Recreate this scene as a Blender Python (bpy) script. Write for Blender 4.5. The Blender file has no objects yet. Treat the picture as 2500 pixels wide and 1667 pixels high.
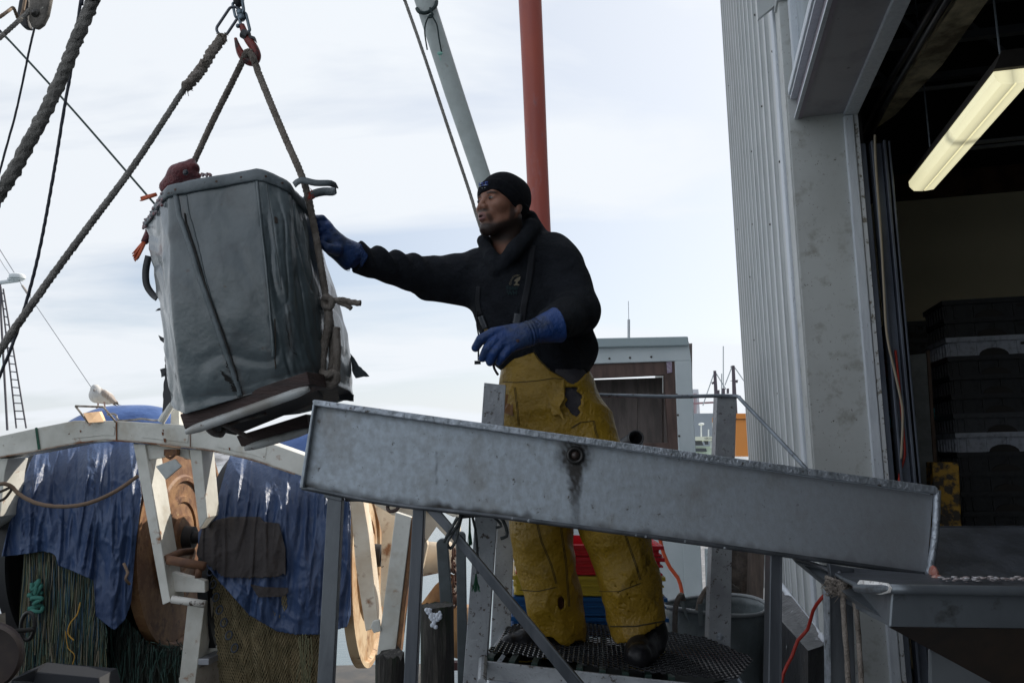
import bpy, math, random
import numpy as np
from mathutils import Vector, Matrix, noise as mnoise
R = math.radians
random.seed(7); rng = np.random.RandomState(5)
scene = bpy.context.scene
col = scene.collection

# ------------------------------------------------------------------ camera
FPX = 1944.0; PITCH = R(8.1); ROLL = R(1.2)
CAM = np.array([0.0, 0.0, 1.65])
c_f = np.array([0, math.cos(PITCH), math.sin(PITCH)])
_u0 = np.array([0, -math.sin(PITCH), math.cos(PITCH)]); _r0 = np.array([1.0, 0, 0])
c_r = math.cos(ROLL)*_r0 - math.sin(ROLL)*_u0
c_u = math.cos(ROLL)*_u0 + math.sin(ROLL)*_r0
cam_d = bpy.data.cameras.new('camera'); cam = bpy.data.objects.new('camera', cam_d); col.objects.link(cam)
cam_d.sensor_width = 36; cam_d.lens = FPX*36/2500
cam_d.clip_start = 0.05; cam_d.clip_end = 6000
cam.matrix_world = Matrix(((c_r[0], c_u[0], -c_f[0], CAM[0]), (c_r[1], c_u[1], -c_f[1], CAM[1]),
                           (c_r[2], c_u[2], -c_f[2], CAM[2]), (0, 0, 0, 1)))
scene.camera = cam

# ------------------------------------------------------------------ sky, sun, exposure
SUN_AZ = R(48); SUN_EL = R(36)        # azimuth to the right of the view, behind the building
world = bpy.data.worlds.new('World'); scene.world = world; world.use_nodes = True
wn = world.node_tree; wn.nodes.clear(); L = wn.links.new
wo = wn.nodes.new('ShaderNodeOutputWorld'); sky = wn.nodes.new('ShaderNodeTexSky')
sky.sky_type = 'NISHITA'; sky.sun_disc = False; sky.sun_elevation = SUN_EL; sky.sun_rotation = SUN_AZ
sky.air_density = 1.0; sky.dust_density = 2.0; sky.ozone_density = 2.0
b1 = wn.nodes.new('ShaderNodeBackground'); b1.inputs['Strength'].default_value = 0.14
L(sky.outputs[0], b1.inputs['Color'])
tc = wn.nodes.new('ShaderNodeTexCoord'); sep = wn.nodes.new('ShaderNodeSeparateXYZ'); L(tc.outputs['Generated'], sep.inputs[0])
def M(op, a, b=None, nt=wn):
    n = nt.nodes.new('ShaderNodeMath'); n.operation = op
    for i, v in enumerate((a, b)):
        if v is None: continue
        if hasattr(v, 'is_linked'): nt.links.new(v, n.inputs[i])
        else: n.inputs[i].default_value = v
    return n.outputs[0]
dz = M('ADD', M('MAXIMUM', sep.outputs[2], 0.0), 0.22)
cx_ = M('DIVIDE', sep.outputs[0], dz); cy_ = M('DIVIDE', sep.outputs[1], dz)
comb = wn.nodes.new('ShaderNodeCombineXYZ'); L(cx_, comb.inputs[0]); L(cy_, comb.inputs[1])
mp = wn.nodes.new('ShaderNodeMapping'); mp.inputs['Rotation'].default_value = (0, 0, R(-25)); mp.inputs['Scale'].default_value = (0.55, 1.5, 1)
mp.inputs['Location'].default_value = (0.8, 0.35, 0)
L(comb.outputs[0], mp.inputs[0])
nz = wn.nodes.new('ShaderNodeTexNoise'); nz.inputs['Scale'].default_value = 1.1; nz.inputs['Detail'].default_value = 6; nz.inputs['Roughness'].default_value = 0.52
nz.inputs['Distortion'].default_value = 0.6
L(mp.outputs[0], nz.inputs[0])
cr = wn.nodes.new('ShaderNodeValToRGB'); cr.color_ramp.elements[0].position = 0.36; cr.color_ramp.elements[1].position = 0.56
cr.color_ramp.elements[0].color = (0.38, 0.38, 0.38, 1); cr.color_ramp.elements[1].color = (1, 1, 1, 1)
L(nz.outputs['Fac'], cr.inputs[0])
# cloud veil thicker towards the sun; sky behind the camera brightened as added fill
sd = (math.sin(SUN_AZ)*math.cos(SUN_EL), math.cos(SUN_AZ)*math.cos(SUN_EL), math.sin(SUN_EL))
gl = M('ADD', M('ADD', M('MULTIPLY', sep.outputs[0], sd[0]), M('MULTIPLY', sep.outputs[1], sd[1])), M('MULTIPLY', sep.outputs[2], sd[2]))
glp = M('MULTIPLY', M('ADD', gl, 1.0), 0.5)
mr = wn.nodes.new('ShaderNodeValToRGB'); L(glp, mr.inputs[0]); mr.color_ramp.elements[0].position = 0.10; mr.color_ramp.elements[0].color = (1.0, 1.0, 1.0, 1)
mr.color_ramp.elements[1].position = 0.90; mr.color_ramp.elements[1].color = (0.76, 0.76, 0.76, 1)
e_ = mr.color_ramp.elements.new(0.50); e_.color = (0.715, 0.715, 0.715, 1)
b2 = wn.nodes.new('ShaderNodeBackground'); b2.inputs['Color'].default_value = (0.90, 0.945, 1.0, 1)
L(M('MULTIPLY', mr.outputs[0], 1.32), b2.inputs['Strength'])
veil = wn.nodes.new('ShaderNodeMapRange'); L(glp, veil.inputs[0]); veil.inputs[1].default_value = 0.55; veil.inputs[2].default_value = 0.93
veil.inputs[3].default_value = 0.0; veil.inputs[4].default_value = 0.75
low = wn.nodes.new('ShaderNodeMapRange'); L(sep.outputs[2], low.inputs[0]); low.inputs[1].default_value = 0.0; low.inputs[2].default_value = 0.30
low.inputs[3].default_value = 0.95; low.inputs[4].default_value = 0.0
vmax = M('MAXIMUM', M('MAXIMUM', cr.outputs[0], veil.outputs[0]), low.outputs[0])
mx = wn.nodes.new('ShaderNodeMixShader'); L(vmax, mx.inputs[0]); L(b1.outputs[0], mx.inputs[1]); L(b2.outputs[0], mx.inputs[2])
L(mx.outputs[0], wo.inputs[0])
sl = bpy.data.lights.new('sun', 'SUN'); sl.energy = 5.0; sl.angle = R(0.5); sl.color = (1.0, 0.93, 0.82)
so = bpy.data.objects.new('sun', sl); col.objects.link(so)
so.rotation_euler = Vector(sd).to_track_quat('Z', 'Y').to_euler()
scene.view_settings.view_transform = 'Standard'; scene.view_settings.look = 'None'
scene.view_settings.exposure = 0.0; scene.view_settings.gamma = 1.0

# ------------------------------------------------------------------ projection helpers (source pixels, 2500 wide)
def P(x, y, Y):
    d = c_f*FPX + c_r*(x-1250) + c_u*(833.5-y)
    return Vector(CAM + d*(Y/d[1]))
def PX(pts):
    """world points (n,3) -> pixels"""
    q = np.asarray(pts) - CAM
    w = q@c_f
    return 1250 + FPX*(q@c_r)/w, 833.5 - FPX*(q@c_u)/w
def S(px, Y): return px*Y/FPX
def V(*a): return Vector(a)

# ------------------------------------------------------------------ materials
def mat(name, color, rough=0.6, metal=0.0, c2=None, vs=6.0, vt=(0.4, 0.65), spots=None, ss=30.0, st=(0.62, 0.7),
        bump=0.0, bs=60.0, bd=4, stretch=None, coat=0.0, emit=0.0, ecol=None, rough2=None, bump2=None, alpha=None, trans=0.0, spec=0.5, attr=None):
    m = bpy.data.materials.new(name); m.use_nodes = True
    nt = m.node_tree; p = nt.nodes['Principled BSDF']; lk = nt.links.new
    p.inputs['Base Color'].default_value = (*color, 1); p.inputs['Roughness'].default_value = rough
    p.inputs['Metallic'].default_value = metal; p.inputs['Coat Weight'].default_value = coat; p.inputs['Coat Roughness'].default_value = 0.15
    p.inputs['Transmission Weight'].default_value = trans; p.inputs['Specular IOR Level'].default_value = spec
    t = nt.nodes.new('ShaderNodeTexCoord'); src = t.outputs['Object']
    if stretch:
        mpn = nt.nodes.new('ShaderNodeMapping'); mpn.inputs['Scale'].default_value = stretch; lk(src, mpn.inputs[0]); src = mpn.outputs[0]
    def nse(scale, det=5, rgh=0.6, off=0.0):
        n = nt.nodes.new('ShaderNodeTexNoise'); n.inputs['Scale'].default_value = scale; n.inputs['Detail'].default_value = det
        n.inputs['Roughness'].default_value = rgh; lk(src, n.inputs[0]); return n.outputs['Fac']
    def ramp(f, a, b):
        n = nt.nodes.new('ShaderNodeMapRange'); n.inputs[1].default_value = a; n.inputs[2].default_value = b; lk(f, n.inputs[0]); return n.outputs[0]
    def mixc(f, a, b):
        n = nt.nodes.new('ShaderNodeMix'); n.data_type = 'RGBA'; lk(f, n.inputs[0])
        for i, v in ((6, a), (7, b)):
            if hasattr(v, 'is_linked'): lk(v, n.inputs[i])
            else: n.inputs[i].default_value = (*v, 1)
        return n.outputs[2]
    cur = color
    if c2 is not None:
        f = ramp(nse(vs), *vt); cur = mixc(f, cur, c2)
        if rough2 is not None:
            mm = nt.nodes.new('ShaderNodeMapRange'); mm.inputs[3].default_value = rough; mm.inputs[4].default_value = rough2
            lk(f, mm.inputs[0]); lk(mm.outputs[0], p.inputs['Roughness'])
    for sp in (spots if isinstance(spots, list) else ([spots] if spots else [])):
        if len(sp) == 3 and not isinstance(sp[0], tuple): sp = (sp, ss, st)
        f = ramp(nse(sp[1], 4, 0.65), *sp[2]); cur = mixc(f, cur, sp[0])
    if attr:
        for an, ac in attr:
            a = nt.nodes.new('ShaderNodeAttribute'); a.attribute_name = an; cur = mixc(a.outputs['Fac'], cur, ac)
    if hasattr(cur, 'is_linked'): lk(cur, p.inputs['Base Color'])
    if bump:
        b = nt.nodes.new('ShaderNodeBump'); b.inputs['Strength'].default_value = min(1.0, bump); b.inputs['Distance'].default_value = 0.01*max(1.0, bump)
        lk(nse(bs, bd), b.inputs['Height']); out = b.outputs[0]
        if bump2:
            b3 = nt.nodes.new('ShaderNodeBump'); b3.inputs['Strength'].default_value = min(1, bump2[0]); b3.inputs['Distance'].default_value = 0.02*max(1, bump2[0])
            lk(nse(bump2[1], 3), b3.inputs['Height']); lk(out, b3.inputs['Normal']); out = b3.outputs[0]
        lk(out, p.inputs['Normal'])
    if emit:
        p.inputs['Emission Color'].default_value = (*(ecol or color), 1); p.inputs['Emission Strength'].default_value = emit
    if alpha is not None: p.inputs['Alpha'].default_value = alpha
    return m

# ------------------------------------------------------------------ mesh builder
class MB:
    def __init__(s): s.v = []; s.f = []
    def add(s, vs, fs):
        o = len(s.v); s.v += [Vector(v) for v in vs]; s.f += [tuple(i+o for i in f) for f in fs]; return s
    def prism(s, poly, off):
        """closed prism: poly = 3D outline, off = extrusion vector"""
        n = len(poly); off = Vector(off); poly = [Vector(p) for p in poly]
        return s.add(poly+[p+off for p in poly], [tuple(range(n))[::-1], tuple(range(n, 2*n))]+[(i, (i+1) % n, (i+1) % n+n, i+n) for i in range(n)])
    def plate(s, pts, Y, th):
        """outline given in photo pixels at depth Y (or per-point depth), thickness going away"""
        return s.prism([P(p[0], p[1], p[2] if len(p) > 2 else Y) for p in pts], (0, th, 0))
    def box(s, c, sx, sy, sz, rz=0.0, ax=None):
        c = Vector(c); X, Y_, Z = (ax if ax else (V(math.cos(rz), math.sin(rz), 0), V(-math.sin(rz), math.cos(rz), 0), V(0, 0, 1)))
        q = [c+X*(a*sx/2)+Y_*(b*sy/2)+Z*(d*sz/2) for d in (-1, 1) for a, b in ((-1, -1), (1, -1), (1, 1), (-1, 1))]
        return s.add(q, [(3, 2, 1, 0), (4, 5, 6, 7), (0, 1, 5, 4), (1, 2, 6, 5), (2, 3, 7, 6), (3, 0, 4, 7)])
    def bar(s, a, b, w, h, up=(0, 0, 1)):
        a = Vector(a); b = Vector(b); d = (b-a); l = d.length; d.normalize()
        u = Vector(up); sd_ = d.cross(u)
        if sd_.length < 1e-4: sd_ = d.cross(V(0, 1, 0))
        sd_.normalize(); u = sd_.cross(d)
        return s.box((a+b)/2, w, l, h, ax=(sd_, d, u))
    def tube(s, path, r, n=10, caps=True, lobes=0, twist=0.0, depth=0.16, fuzz=0.0, closed=False, sq=1.0):
        path = [Vector(p) for p in path]; k = len(path)
        if not hasattr(r, '__len__'): r = [r]*k
        rings = []; prev = None; dist = 0
        for i in range(k):
            if closed: t = path[(i+1) % k]-path[i-1]
            else: t = path[min(i+1, k-1)]-path[max(i-1, 0)]
            t.normalize()
            if prev is None:
                a = t.cross(V(0, 0, 1));
                if a.length < 0.1: a = t.cross(V(1, 0, 0))
                a.normalize()
            else:
                a = prev - t*prev.dot(t)
                if a.length < 1e-6: a = t.cross(V(0, 0, 1))
                a.normalize()
            prev = a; b = t.cross(a)
            if i: dist += (path[i]-path[i-1]).length
            ring = []
            for j in range(n):
                th = 2*math.pi*j/n
                rr = r[i]
                if lobes: rr *= 1 - depth + depth*1.6*abs(math.cos(lobes*(th - twist*dist)/2))**0.8
                if fuzz: rr *= 1+random.uniform(-fuzz, fuzz)
                ring.append(path[i] + a*(rr*math.cos(th)) + b*(rr*sq*math.sin(th)))
            rings.append(ring)
        vs = [v for g in rings for v in g]; fs = []
        m = k if closed else k-1
        for i in range(m):
            for j in range(n):
                i2 = (i+1) % k
                fs.append((i*n+j, i*n+(j+1) % n, i2*n+(j+1) % n, i2*n+j))
        if caps and not closed:
            fs.append(tuple(range(n))[::-1]); fs.append(tuple(range((k-1)*n, k*n)))
        return s.add(vs, fs)
    def lathe(s, o, ax, prof, n=32, cap=False):
        """prof: (distance along axis, radius)"""
        o = Vector(o); ax = Vector(ax).normalized(); a = ax.cross(V(0, 0, 1))
        if a.length < 0.1: a = ax.cross(V(1, 0, 0))
        a.normalize(); b = ax.cross(a)
        vs = [o+ax*h+a*(r*math.cos(2*math.pi*j/n))+b*(r*math.sin(2*math.pi*j/n)) for h, r in prof for j in range(n)]
        k = len(prof); fs = [(i*n+j, i*n+(j+1) % n, (i+1)*n+(j+1) % n, (i+1)*n+j) for i in range(k-1) for j in range(n)]
        if cap: fs += [tuple(range(n))[::-1], tuple(range((k-1)*n, k*n))]
        return s.add(vs, fs)
    def grid(s, rows, closed=False):
        nr = len(rows); nc = len(rows[0]); vs = [p for r_ in rows for p in r_]; fs = []
        for i in range(nr-1):
            for j in range(nc if closed else nc-1):
                j2 = (j+1) % nc; fs.append((i*nc+j, i*nc+j2, (i+1)*nc+j2, (i+1)*nc+j))
        return s.add(vs, fs)
    def ball(s, c, r, n=12, sc=(1, 1, 1)):
        c = Vector(c); prof = []
        vs = [c+V(0, 0, r*sc[2])]; k = n//2
        for i in range(1, k):
            a = math.pi*i/k
            for j in range(n):
                b = 2*math.pi*j/n; vs.append(c+V(r*sc[0]*math.sin(a)*math.cos(b), r*sc[1]*math.sin(a)*math.sin(b), r*sc[2]*math.cos(a)))
        vs.append(c-V(0, 0, r*sc[2])); fs = [(0, 1+j, 1+(j+1) % n) for j in range(n)]
        for i in range(k-2):
            for j in range(n): fs.append((1+i*n+j, 1+(i+1)*n+j, 1+(i+1)*n+(j+1) % n, 1+i*n+(j+1) % n))
        e = len(vs)-1; fs += [(e, 1+(k-2)*n+(j+1) % n, 1+(k-2)*n+j) for j in range(n)]
        return s.add(vs, fs)

def dens(path, step=0.02, smooth=True):
    """resample a control polyline densely, Catmull-Rom"""
    path = [Vector(p) for p in path]; out = []
    n = len(path)
    for i in range(n-1):
        p0 = path[max(i-1, 0)]; p1 = path[i]; p2 = path[i+1]; p3 = path[min(i+2, n-1)]
        k = max(2, int((p2-p1).length/step))
        for q in range(k):
            t = q/k
            if smooth: out.append(0.5*((2*p1)+(p2-p0)*t+(2*p0-5*p1+4*p2-p3)*t*t+(3*p1-p0-3*p2+p3)*t**3))
            else: out.append(p1.lerp(p2, t))
    out.append(path[-1]); return out

BASE = {}
def _base(v):
    if isinstance(v, np.ndarray): return Vector((float(v[:, 0].mean()), float(v[:, 1].mean()), float(v[:, 2].min())))
    n = len(v); return V(sum(p.x for p in v)/n, sum(p.y for p in v)/n, min(p.z for p in v))
def obj(name, mb, m, parent=None, smooth=False, bevel=0.0, solid=0.0, label=None, autos=False, sub=0, wire=0.0, uv=None):
    if isinstance(mb, MB): v, f = mb.v, mb.f
    else: v, f = mb
    b = BASE[parent.name] if parent is not None else _base(v)
    me = bpy.data.meshes.new(name)
    if isinstance(v, np.ndarray): vv = (v - np.array(b)).tolist()
    else: vv = [tuple(p-b) for p in v]
    me.from_pydata(vv, [], f if isinstance(f, list) else f.tolist()); me.update()
    if m: me.materials.append(m)
    o = bpy.data.objects.new(name, me); col.objects.link(o)
    if parent is not None: o.parent = parent
    else: o.location = b
    BASE[o.name] = b
    if smooth or autos:
        me.polygons.foreach_set('use_smooth', [True]*len(me.polygons))
        if autos:
            try: me.set_sharp_from_angle(angle=R(35))
            except Exception: pass
    if solid:
        q = o.modifiers.new('solid', 'SOLIDIFY'); q.thickness = solid; q.offset = 0
    if wire:
        q = o.modifiers.new('wire', 'WIREFRAME'); q.thickness = wire; q.use_even_offset = False; q.use_boundary = True
    if bevel:
        q = o.modifiers.new('bevel', 'BEVEL'); q.width = bevel; q.segments = 2; q.limit_method = 'ANGLE'; q.angle_limit = R(40)
    if sub:
        q = o.modifiers.new('sub', 'SUBSURF'); q.levels = sub; q.render_levels = sub
    if label: o['label'] = label
    return o
def thing(name, label, cat, base, group=None):
    o = bpy.data.objects.new(name, None); col.objects.link(o); o.location = Vector(base); o.empty_display_size = 0.1
    BASE[o.name] = Vector(base); return tag(o, label, cat, group)
def tag(o, label, cat, group=None):
    o['label'] = label; o['category'] = cat
    if group: o['group'] = group
    return o
def struct(o, kind='structure'): o['kind'] = kind; return o

# ------------------------------------------------------------------ signed distance sculpting
def A3(v): return np.array([v[0], v[1], v[2]], dtype=np.float32)
def rc(p, a, b, ra, rb):
    a = A3(a); b = A3(b); ab = b-a; l2 = max(float(ab@ab), 1e-9)
    t = np.clip(((p-a)@ab)/l2, 0, 1)
    return np.linalg.norm(p-a-t[..., None]*ab, axis=-1) - (ra+(rb-ra)*t)
def el(p, c, r, ax=None):
    q = p-A3(c)
    if ax is not None: q = np.stack([q@A3(x) for x in ax], -1)
    r = np.array(r, dtype=np.float32); k0 = np.linalg.norm(q/r, axis=-1); k1 = np.linalg.norm(q/(r*r), axis=-1)
    return k0*(k0-1)/np.maximum(k1, 1e-6)
def sm(a, b, k):
    h = np.clip(0.5+0.5*(b-a)/k, 0, 1); return b+(a-b)*h-k*h*(1-h)
def smx(a, b, k): return -sm(-a, -b, k)
def un(ds, k):
    d = ds[0]
    for e in ds[1:]: d = sm(d, e, k)
    return d
_wd = rng.randn(24, 3); _wd /= np.linalg.norm(_wd, axis=1)[:, None]; _wp = rng.rand(24)*6.28
def wav(p, freq, n=8, off=0, anis=(1, 1, 1)):
    s = 0; q = p*np.array(anis, dtype=np.float32)
    for i in range(n):
        k = (i+off) % 24; s = s+np.sin(q@(_wd[k].astype(np.float32)*freq*(0.7+0.6*((k*37) % 10)/10))+_wp[k])
    return s/n
def nets(func, lo, hi, h):
    lo = np.array(lo, dtype=np.float32); hi = np.array(hi, dtype=np.float32)
    n = np.ceil((hi-lo)/h).astype(int)+1
    g = np.stack(np.meshgrid(*[lo[i]+h*np.arange(n[i], dtype=np.float32) for i in range(3)], indexing='ij'), -1)
    W = np.empty(n, dtype=np.float32)
    for i in range(0, n[0], 16): W[i:i+16] = func(g[i:i+16])
    W[0] = W[-1] = 1; W[:, 0] = W[:, -1] = 1; W[:, :, 0] = W[:, :, -1] = 1
    W[W == 0] = 1e-7
    Sg = W < 0; c = [(a, b, d) for a in (0, 1) for b in (0, 1) for d in (0, 1)]
    def sl_(A, o): return A[o[0]:A.shape[0]-1+o[0], o[1]:A.shape[1]-1+o[1], o[2]:A.shape[2]-1+o[2]]
    acc = np.zeros(tuple(n-1)+(3,), dtype=np.float32); cnt = np.zeros(tuple(n-1), dtype=np.float32)
    for a in c:
        for ax in range(3):
            if a[ax]: continue
            b = list(a); b[ax] = 1; va = sl_(W, a); vb = sl_(W, b); mk = (va < 0) != (vb < 0)
            t = np.where(mk, va/np.where(mk, va-vb, 1), 0)
            for e in range(3): acc[..., e] += mk*(a[e] + (t if e == ax else 0))
            cnt += mk
    act = cnt > 0; idx = -np.ones(act.shape, dtype=np.int64); idx[act] = np.arange(act.sum())
    ii = np.argwhere(act); vs = lo+(ii+acc[act]/cnt[act][:, None])*h
    fs = []
    for ax in range(3):
        o1, o2 = [(1, 2), (2, 0), (0, 1)][ax]
        s0 = [slice(None)]*3; s1 = [slice(None)]*3; s0[ax] = slice(0, -1); s1[ax] = slice(1, None)
        d = Sg[tuple(s0)] != Sg[tuple(s1)]; q = np.argwhere(d); inside = Sg[tuple(s0)][d]
        ok = (q[:, o1] > 0) & (q[:, o2] > 0) & (q[:, o1] < n[o1]-1) & (q[:, o2] < n[o2]-1); q = q[ok]; inside = inside[ok]
        def ix(a, b):
            r_ = q.copy(); r_[:, o1] += a; r_[:, o2] += b; return idx[r_[:, 0], r_[:, 1], r_[:, 2]]
        quad = np.stack([ix(-1, -1), ix(0, -1), ix(0, 0), ix(-1, 0)], 1); quad[~inside] = quad[~inside][:, ::-1]; fs.append(quad)
    return vs.astype(np.float64), np.concatenate(fs)
def bb(pts, pad):
    a = np.array([list(p) for p in pts]); return a.min(0)-pad, a.max(0)+pad
def attr(o, name, vals):
    a = o.data.attributes.new(name, 'FLOAT', 'POINT'); a.data.foreach_set('value', np.asarray(vals, dtype=np.float32))

def text_mesh(txt, w, h, place, spacing=1.0):
    """flat letter mesh laid out in a w x h box, every vertex moved by place(u,v) -> world point"""
    cu = bpy.data.curves.new('t', 'FONT'); cu.body = txt; cu.resolution_u = 3; cu.space_character = spacing
    o = bpy.data.objects.new('t', cu); col.objects.link(o); bpy.context.view_layer.update()
    me = bpy.data.meshes.new_from_object(o.evaluated_get(bpy.context.evaluated_depsgraph_get()))
    xs = [v.co.x for v in me.vertices]; ys = [v.co.y for v in me.vertices]
    x0, x1, y0, y1 = min(xs), max(xs), min(ys), max(ys)
    mb = MB(); mb.v = [Vector(place((v.co.x-x0)/(x1-x0)*w, (v.co.y-y0)/(y1-y0)*h)) for v in me.vertices]; mb.f = [tuple(p.vertices) for p in me.polygons]
    bpy.data.objects.remove(o); bpy.data.meshes.remove(me); return mb
def cast(func, x, y, y0, y1, off=0.002):
    """first hit of a sculpted surface along the ray through photo pixel (x, y)"""
    ts = np.linspace(y0, y1, 300); pts = np.array([list(P(x, y, t)) for t in ts], dtype=np.float32); d = func(pts)
    k = np.argmax(d < off) if (d < off).any() else 150
    return Vector(pts[k].tolist())
# ================================================================== SETTING
water_m = mat('water', (0.10, 0.14, 0.15), 0.10, bump=1.0, bs=3.2, bd=5, stretch=(1, 2.2, 1), spec=0.8)
n_ = 60
wg = MB(); wg.add([(-3000, -400, -2.0), (3000, -400, -2.0), (3000, 5000, -2.0), (-3000, 5000, -2.0)], [(0, 1, 2, 3)])
struct(obj('water', wg, water_m))
hillm = mat('hill_scrub', (0.10, 0.10, 0.105), 0.9, c2=(0.32, 0.33, 0.36), vs=0.03, vt=(0.45, 0.6))
hb = MB(); rows = []
for j, (yy, hh) in enumerate(((900, 0), (930, 0.75), (980, 1.0), (1100, 0))):
    rows.append([V(-1500+x*50, yy, -2.0+hh*(13+7*mnoise.noise(V(x*0.21, 3, 0))+3*mnoise.noise(V(x*0.9, 3, j)))) for x in range(61)])
hb.grid(rows); struct(obj('hills', hb, hillm, smooth=True))
dockm = mat('dock_concrete', (0.10, 0.10, 0.105), 0.45, c2=(0.20, 0.20, 0.21), vs=5, spots=((0.45, 0.47, 0.5), 3.0, (0.64, 0.7)), bump=0.5, bs=40)
d = MB(); d.box((4.5, 0.1, -0.2), 15, 8.4, 0.4); d.box((6.0, 10.3, -0.203), 12.1, 12.0, 0.4)
struct(obj('dock', d, dockm, bevel=0.02))

# ------------------------------------------------------------------ building frame: u away along the door wall, v into the building
_w = np.array([math.sin(R(13.047)), math.cos(R(13.047)), 0]); _n = np.array([_w[1], -_w[0], 0]); BO = np.array(P(1962, 700, 4.0)); BO[2] = 0
def B(u, v, z): return Vector(BO+_w*u+_n*v+np.array([0, 0, z]))
BAX = (Vector(_w), Vector(_n), V(0, 0, 1))
def bbx(mb, u0, u1, v0, v1, z0, z1): return mb.box(B((u0+u1)/2, (v0+v1)/2, (z0+z1)/2), u1-u0, v1-v0, z1-z0, ax=BAX)
def hit(x, y, nn, c):
    d = c_f*FPX+c_r*(x-1250)+c_u*(833.5-y); t = (c-(CAM-BO)@nn)/(d@nn); return Vector(CAM+d*t)
def HU(x, y, u): return hit(x, y, _w, u)
def HV(x, y, v): return hit(x, y, _n, v)
sid = mat('siding_paint', (0.54, 0.56, 0.56), 0.40, c2=(0.47, 0.49, 0.49), vs=2.0, spots=((0.09, 0.08, 0.07), 45, (0.70, 0.73)), bump=0.08, bs=3, metal=0.0)
panm = mat('speckled_panel', (0.50, 0.52, 0.51), 0.55, c2=(0.44, 0.455, 0.445), vs=3, spots=[((0.14, 0.12, 0.10), 70, (0.64, 0.70)), ((0.05, 0.04, 0.03), 26, (0.70, 0.72)), ((0.26, 0.25, 0.22), 9, (0.55, 0.75))])
sofm = mat('soffit_paint', (0.36, 0.35, 0.37), 0.55, spots=[((0.12, 0.11, 0.11), 22, (0.68, 0.72)), ((0.25, 0.24, 0.26), 5, (0.5, 0.8))])
trimm = mat('white_trim', (0.62, 0.66, 0.71), 0.45, c2=(0.53, 0.57, 0.62), vs=8, spots=((0.12, 0.12, 0.12), 40, (0.66, 0.69)), stretch=(6, 6, 0.6), bump=0.25, bs=120)
purm = mat('fascia_paint', (0.34, 0.30, 0.35), 0.5, spots=((0.2, 0.18, 0.2), 30, (0.6, 0.7)))
darkm = mat('dark_interior', (0.035, 0.032, 0.03), 0.9)
conm = mat('base_concrete', (0.20, 0.20, 0.19), 0.8, c2=(0.13, 0.13, 0.13), vs=7, bump=0.5, bs=50)
blackm = mat('black_rubber', (0.02, 0.02, 0.022), 0.5)
galv = mat('galvanised_steel', (0.34, 0.38, 0.43), 0.5, 0.55, c2=(0.22, 0.25, 0.29), vs=12, spots=((0.10, 0.09, 0.08), 24, (0.62, 0.68)), bump=0.15, bs=60)

bld = thing('fish_house', 'pale corrugated metal building with large open loading door on the right', 'building', B(0, 0, 0))
m = MB()
# corrugated wall: ribs of standing seams and shallow troughs
u = 0.32; sec = [(0.32, 0.0)]
while u < 5.7:
    for du, dv in ((0.0, 0.0), (0.085, 0.0), (0.092, -0.018), (0.112, -0.018), (0.119, 0.0), (0.22, 0.0), (0.226, 0.006), (0.26, 0.006), (0.266, 0.0), (0.35, 0.0)):
        sec.append((u+0.005+du, dv))
    u += 0.36
sec.append((5.78, 0.0))
m.grid([[B(a, b_, z) for a, b_ in sec] for z in (0.28, 8.0)])
obj('corrugated_siding', m, sid, bld)
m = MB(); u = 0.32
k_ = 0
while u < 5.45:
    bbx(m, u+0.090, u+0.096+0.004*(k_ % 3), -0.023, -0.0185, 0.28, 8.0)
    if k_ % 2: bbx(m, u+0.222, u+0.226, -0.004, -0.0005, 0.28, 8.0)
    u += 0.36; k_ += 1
obj('seam_highlight', m, mat('highlight_white', (0.78, 0.80, 0.82), 0.3), bld)  # thin white strips: sky highlights on the rib edges, painted as colour
scw = mat('siding_screw', (0.07, 0.065, 0.06), 0.5, 0.4)
for x, y in ((1770, 57), (1844, 37), (1792, 109), (1887, 126), (1821, 176), (1780, 210), (1804, 284), (1861, 260), (1791, 369), (1836, 370), (1905, 395), (1816, 456), (1868, 470), (1838, 548), (1881, 548), (1802, 560), (1852, 640), (1832, 676), (1880, 760), (1842, 830), (1900, 960), (1860, 1010)):
    p_ = HV(x, y, -0.001); obj('screw', MB().lathe(p_, -Vector(_n), [(0, 0.008), (0.006, 0.008), (0.009, 0.004), (0.0092, 0)], 8), scw, bld)
m = MB(); bbx(m, 0.0, 5.78, 0.035, 0.20, 0, 8.0); bbx(m, 5.70, 5.80, 0.21, 9, 0, 8); bbx(m, -7, 0.0, 0.26, 0.34, 4.75, 8.0); bbx(m, -7, -5.2, 0.05, 0.34, 0, 4.7)
bbx(m, 2.95, 3.10, 0.21, 8, 3.72, 8.0); bbx(m, -7, 5.7, 8.0, 8.15, 0, 8); bbx(m, -7.15, -7.0, 0, 8.15, 0, 8)
obj('wall', m, panm, bld)
m = MB(); m.prism([B(-7.2, -0.1, 8.01), B(5.9, -0.1, 8.01), B(5.9, 8.3, 8.01), B(-7.2, 8.3, 8.01)], (0, 0, 0.15)); obj('roof', m, sid, bld)
m = MB(); bbx(m, 0.205, 0.325, -0.034, 0.030, 0.25, 8); obj('corner_trim', m, trimm, bld, bevel=0.004)
m = MB(); bbx(m, 0.012, 0.20, -0.020, 0.030, 0.25, 8); bbx(m, -0.008, 0.0, -0.014, 0.30, 0.28, 3.50); obj('jamb_panel', m, panm, bld, bevel=0.003)
m = MB(); bbx(m, -0.06, 0.33, -0.05, 0.32, 0, 0.28); obj('concrete_base', m, conm, bld, bevel=0.01)
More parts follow.
